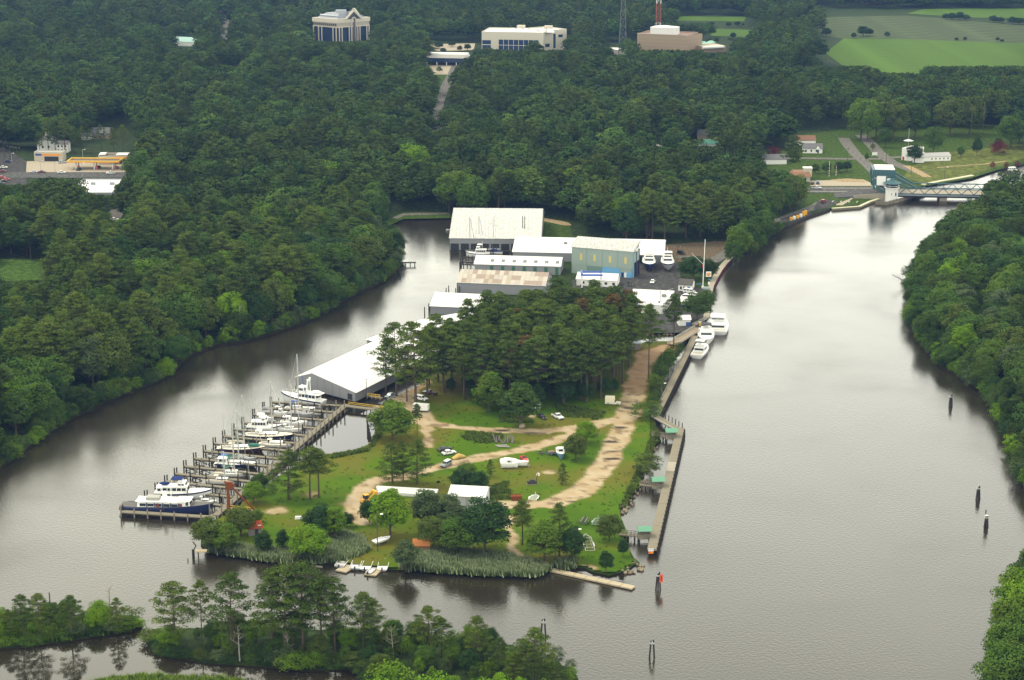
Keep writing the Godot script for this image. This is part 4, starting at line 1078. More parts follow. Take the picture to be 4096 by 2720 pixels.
	road("street","pale lane following the canal from the boatyard to the bridge",PackedVector2Array([Vector2(91,-863),Vector2(98.2,-876.3),Vector2(108.4,-898.4),Vector2(114.7,-911),Vector2(124.3,-933.7),Vector2(136.9,-961.8),Vector2(146.8,-976.9),Vector2(160.3,-997.1),Vector2(172,-1019.7)]),7.0,y + 0.14,old)
	patch("parking_lot","dark asphalt landing by the canal",PackedVector2Array([Vector2(138.8,-966.4),Vector2(148.5,-979.5),Vector2(158.5,-984.9),Vector2(155.9,-976.9),Vector2(145.2,-961.2),Vector2(138.9,-957.3)]),y + 0.18,asphalt)
	patch("parking_lot","small marked car park below the bridge ramp",PackedVector2Array([Vector2(165.8,-1015.4),Vector2(170.8,-1021.1),Vector2(176.7,-1015.4),Vector2(176.3,-1011.1),Vector2(166.6,-994.4),Vector2(160.4,-993)]),y + 0.18,asphalt)
	for i in 5:
		ground("road_marking","white stall line of the small car park by the bridge",MB.new().strip(PackedVector2Array([Vector2(170.5,-1017.5),Vector2(169.1,-1014)]),0.3,y + 0.22).mesh(),lines)
		var last := get_child(get_child_count() - 1) as Node3D
		last.position = V(i * 4.3,0,i * 0.6)
	patch("path","pale concrete walk down to the seawall",PackedVector2Array([Vector2(174.5,-1006.9),Vector2(184.7,-1022.6),Vector2(186,-1026.9),Vector2(187.5,-1040.2),Vector2(188,-1040.2),Vector2(186.5,-1023.3),Vector2(177.5,-1004.1),Vector2(174,-1004.1)]),y + 0.16,concrete)
	patch("parking_lot","pale lot of the brown shop beside the main road",PackedVector2Array([Vector2(171.3,-1077.8),Vector2(202.5,-1081.9),Vector2(205.4,-1068.1),Vector2(203.7,-1061.4),Vector2(168.8,-1061.4)]),y + 0.12,concrete)
	patch("dirt","bare sandy patch on the verge by the shop",PackedVector2Array([Vector2(182.7,-1080.5),Vector2(192.9,-1084.7),Vector2(201.2,-1081.9),Vector2(203.2,-1072.2),Vector2(189.8,-1073.6)]),y + 0.18,sand)
	road("street","street running down to the bridge approach",PackedVector2Array([Vector2(216.8,-1234.1),Vector2(215.2,-1212.9),Vector2(213.2,-1167.6),Vector2(213.9,-1130),Vector2(213.6,-1096.1),Vector2(211.4,-1068.1),Vector2(209.3,-1052)]),7.5,y + 0.16,old)
	road("street","street bending past the white hall",PackedVector2Array([Vector2(230.1,-1245),Vector2(230.5,-1221.6),Vector2(228.7,-1177.4),Vector2(229.8,-1140.7),Vector2(235.4,-1116.5),Vector2(240.4,-1101.9)]),8.0,y + 0.18,old)
	patch("dirt","sandy end of the street past the white hall",PackedVector2Array([Vector2(234.2,-1128.5),Vector2(239.1,-1127),Vector2(244,-1089),Vector2(238.4,-1089)]),y + 0.2,sand)
	road("street","cross street in front of the white house",PackedVector2Array([Vector2(154,-1153.2),Vector2(169.2,-1154.8),Vector2(205.6,-1151.7),Vector2(223.9,-1151.7),Vector2(240.9,-1159.6)]),6.0,y + 0.2,old)
	road("path","pale path across the wide lawn",PackedVector2Array([Vector2(253.4,-1121),Vector2(259.8,-1124),Vector2(284.2,-1133.1),Vector2(300.5,-1143.8)]),2.0,y + 0.16,sand)
# ---------------------------------------------------------------- buildings
func face4(b: MB,p: Vector3,q: Vector3,r: Vector3,s: Vector3,thick: float) -> void:
	# a slab: its upper face p q r s runs counter-clockwise seen from outside
	var n := (q - p).cross(s - p).normalized() * thick
	b.quad(p,q,r,s)
	b.quad(s - n,r - n,q - n,p - n)
	b.quad(p - n,q - n,q,p)
	b.quad(q - n,r - n,r,q)
	b.quad(r - n,s - n,s,r)
	b.quad(s - n,p - n,p,s)
func frame_of(a: Vector2,b: Vector2) -> float:
	return atan2(-(b.y - a.y),b.x - a.x)
func gable(called: String,label: String,a: Vector2,b: Vector2,depth: float,wall_h: float,rise: float,wall: Material,roof: Material,base := LAND,ridge_at := 0.5,over := 0.4,category := "building") -> Node3D:
	# front wall from a (left) to b (right),ridge parallel to it; local x runs along the front,local z points out of it
	var o := thing(called,label,category,v3(a,base),frame_of(a,b))
	var l := a.distance_to(b)
	var w := MB.new()
	w.box(V(0,-0.5,-depth),V(l,wall_h,0))
	var rz := -depth * ridge_at
	for x in [0.0,l - 0.15]:
		w.hexa([V(x,wall_h,0),V(x,wall_h,-depth),V(x,wall_h + rise,rz)],[V(x + 0.15,wall_h,0),V(x + 0.15,wall_h,-depth),V(x + 0.15,wall_h + rise,rz)])
	part("wall",w.mesh(),wall,o)
	var r := MB.new()
	var f := over * rise / (depth * ridge_at)
	var g := over * rise / (depth * (1.0 - ridge_at))
	var up := 0.16
	face4(r,V(-over,wall_h - f + up,over),V(l + over,wall_h - f + up,over),V(l + over,wall_h + rise + up,rz),V(-over,wall_h + rise + up,rz),0.14)
	face4(r,V(-over,wall_h + rise + up,rz),V(l + over,wall_h + rise + up,rz),V(l + over,wall_h - g + up,-depth - over),V(-over,wall_h - g + up,-depth - over),0.14)
	# standing seams every few metres
	var n := int(l / 3.0)
	for i in n + 1:
		var x := l * i / maxi(n,1)
		r.bar(V(x,wall_h - f + up + 0.02,over),V(x,wall_h + rise + up + 0.02,rz),0.12,0.1)
	part("roof",r.mesh(),roof,o)
	return o
func flat_block(called: String,label: String,a: Vector2,b: Vector2,depth: float,h: float,wall: Material,roof: Material,base := LAND,parapet := 0.5,category := "building") -> Node3D:
	var o := thing(called,label,category,v3(a,base),frame_of(a,b))
	var l := a.distance_to(b)
	var w := MB.new()
	w.box(V(0,-0.5,-depth),V(l,h,0))
	for s in [[V(0,h,-0.3),V(l,h + parapet,0)],[V(0,h,-depth),V(l,h + parapet,-depth + 0.3)],[V(0,h,-depth + 0.3),V(0.3,h + parapet,-0.3)],[V(l - 0.3,h,-depth + 0.3),V(l,h + parapet,-0.3)]]:
		if parapet > 0.0:
			w.box(s[0],s[1])
	part("wall",w.mesh(),wall,o)
	part("roof",box_mesh(V(0.32,h + 0.01,-depth + 0.32),V(l - 0.32,h + 0.08,-0.32)),roof,o)
	return o
func opening(o: Node3D,called: String,at: Vector3,w: float,h: float,m: Material,side := 0,thick := 0.1) -> MeshInstance3D:
	# a pane,door or shutter on the front (side 0: +z face) or on an end (side 1: +x face,side -1: -x face); at is its lower middle
	if side == 0:
		return part(called,box_mesh(V(-w / 2,0,-0.02),V(w / 2,h,thick)),m,o,at)
	return part(called,box_mesh(V(-thick if side < 0 else -0.02,0,-w / 2),V(thick if side > 0 else 0.02,h,w / 2)),m,o,at)
func window(o: Node3D,at: Vector3,w: float,h: float,side := 0) -> void:
	var f := opening(o,"window",at,w,h,paint("white_trim",Color(0.7,0.7,0.68)),side,0.09)
	var inner := 0.1
	if side == 0:
		part("pane",box_mesh(V(-w / 2 + inner,inner,0),V(w / 2 - inner,h - inner,0.12)),glass(),f)
	else:
		part("pane",box_mesh(V(-0.12 if side < 0 else 0.0,inner,-w / 2 + inner),V(0.12 if side > 0 else 0.0,h - inner,w / 2 - inner)),glass(),f)
func piles_under(o: Node3D,l: float,depth: float,step: float,m: Material,deep := -2.5,top := 0.0) -> void:
	var shape := MB.new().tube(V(0,deep,0),V(0,top,0),0.17,0.17,6).mesh()
	var x := 0.4
	while x < l:
		part("pile",shape,m,o,V(x,0,-0.2))
		x += step
	var z := -step
	while z > -depth:
		part("pile",shape,m,o,V(0.2,0,z))
		part("pile",shape,m,o,V(l - 0.2,0,z))
		z -= step
func timber() -> Material:
	return textured("timber",Color(0.26,0.235,0.19),tex["grain"],2.0,0.9)
func dark_timber() -> Material:
	return textured("dark_timber",Color(0.055,0.05,0.045),tex["grain"],2.0,0.9)
func make_marina() -> void:
	var white := textured("white_sheet",Color(0.78,0.78,0.77),tex["grain"],6.0,0.55)
	var mottled := textured("mottled_sheet",Color(0.68,0.68,0.67),tex["blotch"],7.0,0.7)
	var grey := textured("grey_sheet",Color(0.27,0.28,0.3),tex["grain"],6.0,0.7)
	var green := textured("sea_green_sheet",Color(0.3,0.385,0.345),tex["grain"],7.0,0.6)
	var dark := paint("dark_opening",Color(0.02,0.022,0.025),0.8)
	var blue := paint("blue_door",Color(0.03,0.09,0.32),0.5)
	# the big boathouse at the head of the basin
	var o := gable("boathouse","large boathouse with mottled white roof at the basin's head",Vector2(-30,-896.3),Vector2(13.7,-894.4),62.0,5.4,8.6,grey,mottled,0.6,0.5)
	var l := 43.75
	for i in 9:
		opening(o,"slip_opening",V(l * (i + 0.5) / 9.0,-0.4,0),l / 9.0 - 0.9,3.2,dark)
	piles_under(o,l,62.0,5.2,dark_timber(),-3.0,2.0)
	# second long white shed,its right end bare grey sheet
	o = gable("storage_shed","long white roofed shed behind the sea green hall",Vector2(0.4,-869.9),Vector2(70.5,-862.5),30.0,4.2,4.0,grey,white)
	l = 70.51
	opening(o,"wide_door",V(l - 16.0,0.05,0),20.0,3.4,dark)
	part("roof_vent",box_mesh(V(-0.8,0,-0.8),V(0.8,0.5,0.8)),grey,o,V(24.0,7.0,-9.0))
	# the tall sea green hall with a curved roof
	make_hall(green,mottled,blue)
	# low shed with seven skylights and green doors
	o = gable("workshop_shed","low grey workshop with seven skylights and green doors",Vector2(-17,-845),Vector2(21.9,-840),14.0,4.0,2.6,grey,white)
	l = 39.21
	for i in 7:
		var x := l * (0.2 + 0.76 * i / 6.0)
		var f := part("skylight",box_mesh(V(-0.75,0,-0.1),V(0.75,0.12,2.0)),paint("skylight",Color(0.35,0.36,0.38),0.3),o,V(x,4.0 + 2.6 * 0.5 + 0.3,-3.6))
		f.rotation.x = atan2(2.6,7.0)
		for k in [-0.37,0.37]:
			part("pane",box_mesh(V(k - 0.3,0.1,0.1),V(k + 0.3,0.16,1.8)),glass("grey_glass",Color(0.12,0.13,0.14)),f)
		opening(o,"door",V(x,0.05,0),1.5,3.3,paint("green_door",Color(0.03,0.12,0.07),0.6))
	# rusty patchwork roof
	make_rusty_shed(grey)
	o = gable("boathouse","small white roofed boathouse left of the grove",Vector2(-34.2,-771.5),Vector2(-9.2,-766.9),22.0,3.0,3.2,grey,white,0.6)
	piles_under(o,40.0,22.0,5.0,dark_timber())
	o = gable("boathouse","low white covered slip roof half hidden behind pines",Vector2(-56.8,-718.1),Vector2(-47.3,-709.7),60.0,2.8,2.0,grey,white,0.6,0.5)
	make_long_shed(grey,white)
	o = gable("office","white roofed yard office in front of the sea green hall",Vector2(28.6,-819.5),Vector2(45.9,-815.7),10.0,3.0,2.0,paint("white_wall",Color(0.72,0.72,0.7)),white)
	for i in 5:
		window(o,V(3.0 + i * 3.4,1.0,0),1.4,1.2)
	# flat white building at the yard
	o = thing("yard_store","flat white building with slanting end at the boatyard's near side","building",v3(Vector2(51.4,-770.1)))
	var base := Vector2(51.4,-770.1)
	var plan := PackedVector2Array([Vector2.ZERO,Vector2(63,-768.4) - base,Vector2(69.8,-793.7) - base,Vector2(52.1,-797.3) - base])
	part("wall",MB.new().prism(plan,-0.3,3.6).mesh(),paint("white_wall",Color(0.72,0.72,0.7)),o)
	part("roof",MB.new().prism(plan,3.6,3.85).mesh(),white,o)
	part("roof_unit",box_mesh(V(-1,0,-1),V(1,1.2,1)),grey,o,v3(Vector2(64.5,-783) - base,3.85))
	part("wall_panel",box_mesh(V(0,0,-0.05),V(5.5,3.4,0.06)),grey,o,v3((Vector2(63,-768.4) - base) * 0.55,0.1) + V(0,0,0.1))
	o = gable("shed","small white gabled shed at the end of the yard by the trestle",Vector2(68,-748.7),Vector2(72.7,-749.1),5.0,2.6,1.2,paint("white_wall",Color(0.72,0.72,0.7)),white)
	opening(o,"door",V(3.8,0.05,0),1.8,1.5,blue)
	# the fuel cabin
	o = gable("fuel_cabin","little white cabin with dark shingled roof by the flagpole",Vector2(72.8,-809.6),Vector2(78.5,-808.2),9.0,2.8,1.6,paint("white_wall",Color(0.72,0.72,0.7)),textured("dark_shingle",Color(0.06,0.055,0.05),tex["grain"],2.0))
	window(o,V(1.2,0.7,0),1.0,1.5)
	window(o,V(2.6,0.7,0),1.0,1.5)
	opening(o,"door",V(4.6,0.1,0),1.0,2.1,blue)
	make_rolls(white)
func make_hall(green: Material,roof: Material,blue: Material) -> void:
	var a := Vector2(27.1,-844)
	var b := Vector2(54.5,-833.6)
	var l := a.distance_to(b)
	var d := 9.5
	var h := 12.3
	var o := thing("repair_hall","tall sea green hall with curved pale roof and yellow windows","building",v3(a),frame_of(a,b))
	var w := MB.new()
	w.box(V(0.05,-0.4,-d + 0.05),V(l - 0.6,h,-0.1))
	part("wall",w.mesh(),green,o)
	var bay := l / 4.0
	for i in 4:
		part("wall_panel",box_mesh(V(i * bay + 0.06,4.1,-0.1),V((i + 1) * bay - 0.06,h,0.06)),green,o)
		part("window",box_mesh(V(-0.55,0,0),V(0.55,3.0,0.12)),paint("yellow_pane",Color(0.52,0.42,0.14),0.4),o,V((i + 0.62 if i == 0 else i + 0.5) * bay,6.4,0))
	part("wall_panel",box_mesh(V(bay + 0.06,0,-0.1),V(2 * bay,4.0,0.07)),paint("deep_green_sheet",Color(0.12,0.2,0.18),0.6),o)
	part("wall_panel",box_mesh(V(2 * bay + 0.06,0,-0.1),V(3 * bay + 1.2,4.0,0.08)),paint("sky_blue_sheet",Color(0.12,0.32,0.56),0.6),o)
	part("wall_panel",box_mesh(V(3 * bay + 1.26,0,-0.1),V(l - 0.6,2.4,0.08)),paint("sky_blue_sheet",Color(0.12,0.32,0.56),0.6),o)
	opening(o,"door",V(3 * bay + 2.4,0,0.06),1.1,2.3,paint("dark_blue_door",Color(0.01,0.015,0.06)))
	opening(o,"door",V(3 * bay + 3.7,0,0.06),1.1,2.3,paint("white_trim",Color(0.7,0.7,0.68)))
	# the open end with its tall doors
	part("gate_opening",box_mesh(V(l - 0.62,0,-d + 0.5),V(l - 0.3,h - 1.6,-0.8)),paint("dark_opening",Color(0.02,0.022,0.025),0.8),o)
	for z in [-0.5,-d * 0.5,-d + 0.4]:
		part("gate_post",box_mesh(V(l - 0.4,0,z - 0.35),V(l + 0.15,h - 0.5,z + 0.35)),paint("sky_blue_sheet",Color(0.12,0.32,0.56),0.6) if z > -1.0 else paint("dark_blue_door",Color(0.01,0.015,0.06)),o)
	for z in [-d * 0.28,-d * 0.74]:
		part("gate_panel",box_mesh(V(l - 0.25,h * 0.55,z - d * 0.2),V(l + 0.02,h - 1.2,z + d * 0.2)),green,o)
	part("name_board",box_mesh(V(l + 0.02,h - 0.9,-d * 0.75),V(l + 0.14,h + 0.5,-d * 0.3)),paint("white_trim",Color(0.7,0.7,0.68)),o)
	# curved roof: a low half vault that rises away from the yard
	var r := MB.new()
	var rings := []
	for x in [-0.4,l + 0.5]:
		var ring := []
		for k in 9:
			var t := k / 8.0
			ring.append(V(x,h + 2.9 * sin(t * PI / 2),0.4 - t * (d + 0.8)))
		for k in range(8,-1,-1):
			var t := k / 8.0
			ring.append(V(x,h - 0.2 + 2.9 * sin(t * PI / 2),0.4 - t * (d + 0.8)))
		rings.append(ring)
	r.loft(rings)
	for i in 22:
		var x := l * i / 21.0
		for k in 6:
			var t := k / 6.0
			var u := (k + 1) / 6.0
			r.bar(V(x,h + 0.05 + 2.9 * sin(t * PI / 2),0.4 - t * (d + 0.8)),V(x,h + 0.05 + 2.9 * sin(u * PI / 2),0.4 - u * (d + 0.8)),0.14,0.14)
	part("roof",r.mesh(),roof,o)
	var e := MB.new()
	var fan := [V(l - 0.5,h,-0.1)]
	var fan2 := [V(l - 0.3,h,-0.1)]
	for k in range(9,0,-1):
		var t := k / 9.0
		fan.append(V(l - 0.5,h - 0.25 + 2.9 * sin(t * PI / 2),0.3 - t * (d + 0.4)))
		fan2.append(V(l - 0.3,h - 0.25 + 2.9 * sin(t * PI / 2),0.3 - t * (d + 0.4)))
	fan.insert(1,V(l - 0.5,h,-d + 0.1))
	fan2.insert(1,V(l - 0.3,h,-d + 0.1))
	e.hexa(fan,fan2)
	part("gable_panel",e.mesh(),green,o)
func make_rusty_shed(grey: Material) -> void:
	var a := Vector2(-23.8,-806.4)
	var b := Vector2(14.3,-800)
	var l := a.distance_to(b)
	var o := thing("boathouse","old boathouse under a rusty patchwork roof","building",v3(a,0.6),frame_of(a,b))
	var d := 20.0
	var h := 5.0
	var rise := 3.6
	var w := MB.new().box(V(0,-0.5,-d),V(l,h,0))
	for x in [0.0,l - 0.15]:
		w.hexa([V(x,h,0),V(x,h,-d),V(x,h + rise,-d / 2)],[V(x + 0.15,h,0),V(x + 0.15,h,-d),V(x + 0.15,h + rise,-d / 2)])
	part("wall",w.mesh(),grey,o)
	rng.seed = 41
	var tones := [textured("roof_sheet_pale",Color(0.52,0.49,0.45),tex["stain"],3.0),textured("roof_sheet_pink",Color(0.46,0.43,0.4),tex["stain"],2.0),textured("roof_sheet_tan",Color(0.43,0.385,0.32),tex["stain"],3.0),textured("roof_sheet_rust",Color(0.35,0.28,0.24),tex["stain"],1.5)]
	var nx := 20
	var slope := sqrt(rise * rise + d * d / 4.0)
	var big := FastNoiseLite.new()
	big.seed = 2
	big.frequency = 0.2
	for side in 2:
		for i in nx:
			for k in 3:
				var x0 := -0.4 + (l + 0.8) * i / nx
				var x1 := -0.4 + (l + 0.8) * (i + 1) / nx - 0.06
				var t0 := k / 3.0
				var t1 := (k + 1) / 3.0
				var sheet := MB.new()
				var lift := 0.08 + rng.randf_range(0.0,0.07)
				var z := func(t: float) -> float: return (0.5 - t * (d / 2 + 0.5)) if side == 0 else (-d - 0.5 + t * (d / 2 + 0.5))
				var p := V(x0,h - 0.15 + rise * t0 + lift,z.call(t0))
				var q := V(x1,p.y,p.z)
				var r := V(x1,h - 0.15 + rise * t1 + lift,z.call(t1))
				var s := V(x0,r.y,r.z)
				if side == 0:
					face4(sheet,p,q,r,s,0.05)
				else:
					face4(sheet,q,p,s,r,0.05)
				var m: int = 0
				var v := big.get_noise_2d(i * 2.0,k * 3.0) + rng.randf_range(-0.35,0.35)
				if v > 0.22:
					m = 3
				elif v > 0.05:
					m = 1
				elif rng.randf() < 0.25:
					m = 2
				part("roof_panel",sheet.mesh(),tones[m],o)
	piles_under(o,l,d,4.0,dark_timber(),-3.0,0.0)
	part("gutter",box_mesh(V(-0.3,h - 0.15,0.3),V(l + 0.3,h + 0.02,0.5)),paint("white_trim",Color(0.7,0.7,0.68)),o)
func make_long_shed(grey: Material,white: Material) -> void:
	# the long covered slips beside the open slips; its corners are not quite square
	var fl := Vector2(-78.6,-662.7)
	var fr := Vector2(-55.4,-642.9)
	var br := Vector2(-26.8,-700)
	var bl := fl + (br - fr)
	var o := thing("covered_slips","long white roofed covered slip shed with grey gable","building",v3(fl,0.5))
	var P := func(p: Vector2,y: float) -> Vector3: return V(p.x - fl.x,y,p.y - fl.y)
	var h := 3.7
	var rise := 3.0
	var k := 0.28
	var rf := fl.lerp(fr,k)
	var rb := bl.lerp(br,k)
	var w := MB.new()
	w.prism(PackedVector2Array([fl - fl,fr - fl,br - fl,bl - fl]),0.4,h)
	var e := (fr - fl).orthogonal().normalized() * 0.1
	w.hexa([P.call(fl,h),P.call(fr,h),P.call(rf,h + rise)],[P.call(fl + (bl - fl) * 0.004,h),P.call(fr + (br - fr) * 0.004,h),P.call(rf + (rb - rf) * 0.004,h + rise)])
	w.hexa([P.call(bl,h),P.call(br,h),P.call(rb,h + rise)],[P.call(bl - (bl - fl) * 0.004,h),P.call(br - (br - fr) * 0.004,h),P.call(rb - (rb - rf) * 0.004,h + rise)])
	part("wall",w.mesh(),grey,o)
	var out := (fr - fl).normalized() * 0.5
	var r := MB.new()
	var up := 0.18
	face4(r,P.call(fr + out,h - 0.1 + up),P.call(br + out,h - 0.1 + up),P.call(rb,h + rise + up),P.call(rf,h + rise + up),0.14)
	face4(r,P.call(rf,h + rise + up),P.call(rb,h + rise + up),P.call(bl - out,h - 0.2 + up),P.call(fl - out,h - 0.2 + up),0.14)
	var n := 24
	for i in n + 1:
		var t := float(i) / n
		r.bar(P.call(fr.lerp(br,t) + out,h - 0.05 + up),P.call(rf.lerp(rb,t),h + rise + up + 0.04),0.12,0.08)
	part("roof",r.mesh(),white,o)
	# gable cladding in wide sheets,then the dark slot over the water and the corner door
	for i in 8:
		var p := fl.lerp(fr,i / 8.0 + 0.004)
		var q := fl.lerp(fr,(i + 1) / 8.0 - 0.004)
		var top := func(t: float) -> float: return h + rise * (t / k if t < k else (1.0 - t) / (1.0 - k)) - 0.15
		var s := MB.new()
		var f := -(bl - fl).normalized() * 0.08
		s.hexa([P.call(p,0.6),P.call(p + f,0.6),P.call(q + f,0.6),P.call(q,0.6)],[P.call(p,top.call(i / 8.0)),P.call(p + f,top.call(i / 8.0)),P.call(q + f,top.call((i + 1) / 8.0)),P.call(q,top.call((i + 1) / 8.0))])
		part("wall_panel",s.mesh(),grey,o)
	var door := MB.new()
	var f2 := -(bl - fl).normalized() * 0.16
	var dp := fl.lerp(fr,0.88)
	var dq := fl.lerp(fr,0.955)
	door.hexa([P.call(dp,0.7),P.call(dp + f2,0.7),P.call(dq + f2,0.7),P.call(dq,0.7)],[P.call(dp,2.9),P.call(dp + f2,2.9),P.call(dq + f2,2.9),P.call(dq,2.9)])
	part("doorway",door.mesh(),paint("dark_opening",Color(0.02,0.022,0.025),0.8),o)
	var shape := MB.new().tube(V(0,-3.0,0),V(0,0.5,0),0.2,0.2,6).mesh()
	for i in 9:
		part("pile",shape,dark_timber(),o,P.call(fl.lerp(fr,i / 8.0),0))
	for i in range(1,15):
		part("pile",shape,dark_timber(),o,P.call(fr.lerp(br,i / 14.0),0))
func make_rolls(white: Material) -> void:
	# the lone white metal building among the trees of the island,with its pale flat boats' cover alongside
	var o := gable("metal_shed","white ribbed metal shed among trees on the island",Vector2(-18.8,-532.6),Vector2(-8.2,-530.9),9.0,4.6,1.3,textured("pale_ribbed_sheet",Color(0.62,0.63,0.66),tex["grain"],4.0,0.6),white,LAND,0.62)
	var l := 10.80
	var n := 22
	for i in n:
		part("wall_panel",box_mesh(V(l * i / n + 0.03,0,0),V(l * (i + 1) / n - 0.03,4.55,0.06 + 0.03 * (i % 2))),textured("pale_ribbed_sheet",Color(0.62,0.63,0.66),tex["grain"],4.0,0.6),o)
	opening(o,"skylight_strip",V(l * 0.52,0.3,0.08),0.9,4.0,paint("grey_strip",Color(0.32,0.32,0.34)))
	for i in 3:
		var st := Vector2(-41.5,-550.3).lerp(Vector2(-40.8,-546.2),i / 2.0)
		var en := Vector2(-22.6,-547.1).lerp(Vector2(-23,-543.5),i / 2.0)
		solid("dock_float",["farthest of three long white floats stacked behind the trees","middle of three long white floats stacked behind the trees","nearest of three long white floats stacked behind the trees"][i],"dock float",MB.new().bar(V(0,0.7,0),v3(en - st,0.7),1.6,0.9).bar(V(0,0.15,0),v3(en - st,0.15),1.0,0.3).mesh(),white,v3(st))
# ---------------------------------------------------------------- piers,docks,bulkheads
func pile_mesh(h: float,r := 0.23) -> ArrayMesh:
	return MB.new().tube(V(0,-2.5,0),V(0,h,0),r * 1.05,r * 0.9,7).mesh()
func deck(o: Node3D,a: Vector2,b: Vector2,width: float,top: float,thick: float,m: Material,slabs := 1,gap := 0.05) -> void:
	# a deck from a to b (world),laid in the thing's own axes whose x runs from a to b
	var l := a.distance_to(b)
	for i in slabs:
		part("deck_slab" if slabs > 1 else "deck",box_mesh(V(l * i / slabs + gap / 2,top - thick,-width / 2),V(l * (i + 1) / slabs - gap / 2,top + 0.01 * (i % 3),width / 2)),m,o)
func make_piers() -> void:
	var plank := textured("grey_planks",Color(0.25,0.235,0.19),tex["stain"],4.0,0.9)
	var conc := textured("old_concrete",Color(0.25,0.235,0.19),tex["stain"],6.0,0.9)
	make_slips(plank)
	# timber fender pier along the canal: a straight upper run,a bent middle,a long concrete run
	var w := dark_timber()
	var a := Vector2(49.3,-622.9)
	var b := Vector2(73,-729.9)
	var o := thing("timber_pier","long timber pier with close fender piles along the canal","pier",v3(a,0),frame_of(a,b))
	var l := a.distance_to(b)
	deck(o,a,b,2.3,1.9,0.35,plank,14)
	part("kerb_rail",box_mesh(V(0,1.9,-1.2),V(l,2.35,-1.0)),timber(),o)
	part("waler",box_mesh(V(0,0.4,1.2),V(l,0.7,1.4)),w,o)
	var pm := pile_mesh(2.3,0.2)
	for i in int(l / 2.4):
		part("pile",pm,w,o,V(1.2 + i * 2.4,0,1.42))
	for i in int(l / 5.0):
		part("pile",pile_mesh(1.5),w,o,V(2.5 + i * 5.0,0,-1.0))
	# bend
	var c := Vector2(56,-607.8)
	o = thing("timber_pier","short bent length of pier where the timber run meets the concrete one","pier",v3(a,0),frame_of(a,c))
	l = a.distance_to(c)
	deck(o,a,c,3.0,1.87,0.35,plank,4)
	for i in 7:
		part("pile",pile_mesh(3.7,0.17),w,o,V(1.5 + i * l / 7.0,0,-1.75))
	part("kerb_rail",box_mesh(V(0,1.9,1.4),V(l,2.3,1.55)),textured("pale_rail",Color(0.5,0.48,0.44),tex["grain"],2.0),o)
	# concrete run
	a = Vector2(39.2,-498.4)
	b = Vector2(56.7,-609.4)
	o = thing("concrete_pier","long concrete slab pier with a rank of timber piles","pier",v3(a,0),frame_of(a,b))
	l = a.distance_to(b)
	deck(o,a,b,2.7,1.9,0.55,conc,12,0.12)
	for i in int(l / 3.3):
		var q := part("pile",pile_mesh(2.5,0.28),w,o,V(0.4 + i * 3.3,0,1.62))
		q.rotation.x = -0.04
	for i in int(l / 8.0):
		part("pile",pile_mesh(1.5,0.22),w,o,V(3.0 + i * 8.0,0,-0.9))
	part("patch_slab",box_mesh(V(l * 0.6,1.9,-1.3),V(l * 0.68,1.98,1.3)),textured("pale_concrete",Color(0.36,0.335,0.28),tex["stain"],5.0),o)
	# warning board on the end
	var sign := thing("warning_sign","white and orange warning board on the near end of the pier","sign",v3(a,1.0) + V(-0.35,0.0,0.9),0.1)
	part("board",box_mesh(V(-0.75,0.6,0),V(0.75,1.35,0.06)),paint("sign_white",Color(0.75,0.75,0.75)),sign)
	part("board",box_mesh(V(-0.7,-0.1,0),V(0.7,0.55,0.06)),paint("sign_orange",Color(0.75,0.22,0.02)),sign)
	part("mark",box_mesh(V(-0.6,1.0,0.06),V(0.6,1.12,0.08)),paint("sign_blue",Color(0.05,0.12,0.4)),sign)
	part("mark",box_mesh(V(-0.6,0.05,0.06),V(-0.3,0.45,0.08)),paint("sign_red",Color(0.5,0.02,0.02)),sign)
	# three huts with green roofs on their own walkways
	var huts := [[Vector2(52.8,-600.6),Vector2(46.8,-603.3),"upper","green roofed hut on the pier, the one nearest the bend"],[Vector2(44.8,-551.7),Vector2(39.5,-553.8),"middle","green roofed hut on the pier, the middle one of three"],[Vector2(37.8,-509.1),Vector2(30.8,-511.3),"lower","green roofed hut on the pier, the one nearest the sign"]]
	for h in huts:
		var p: Vector2 = h[0]
		var q: Vector2 = h[1]
		var hut := thing("pier_hut",h[3],"hut",v3(p,1.6),0.06)
		part("platform",box_mesh(V(-1.8,-0.35,-1.7),V(1.8,0,1.7)),plank,hut)
		for s in [[-1.6,-1.5],[1.6,-1.5],[-1.6,1.5],[1.6,1.5]]:
			part("post",box_mesh(V(s[0] - 0.09,0,s[1] - 0.09),V(s[0] + 0.09,2.3,s[1] + 0.09)),timber(),hut)
			part("pile",pile_mesh(0.0),w,hut,V(s[0],-0.3,s[1]))
		for s in [[V(-1.6,0.3,1.5),V(1.6,0.3,1.5)],[V(-1.6,0.3,-1.5),V(1.6,0.3,-1.5)],[V(1.6,0.3,-1.5),V(1.6,0.3,1.5)]]:
			for k in 3:
				part("rail",MB.new().bar(s[0] + V(0,0.35 * k,0),s[1] + V(0,0.35 * k,0),0.07,0.2).mesh(),timber(),hut)
		part("wall",box_mesh(V(-1.55,0,-1.5),V(1.55,2.2,-1.42)),timber(),hut)
		part("bench",box_mesh(V(-1.4,0.35,-1.4),V(1.4,0.5,-0.8)),timber(),hut)
		var r := MB.new()
		face4(r,V(-2.05,2.2,2.0),V(2.05,2.2,2.0),V(2.05,3.1,0),V(-2.05,3.1,0),0.1)
		face4(r,V(-2.05,3.1,0),V(2.05,3.1,0),V(2.05,2.2,-2.0),V(-2.05,2.2,-2.0),0.1)
		for i in 8:
			var x := -1.9 + i * 0.543
			r.bar(V(x,2.24,2.0),V(x,3.14,0),0.05,0.06)
		part("roof",r.mesh(),paint("green_roof",Color(0.1,0.27,0.175),0.5),hut)
		var wk := thing("walkway","railed timber walkway from the island shore to the %s pier hut" % h[2],"walkway",v3(q,0),frame_of(q,p))
		var ll := q.distance_to(p) - 1.8
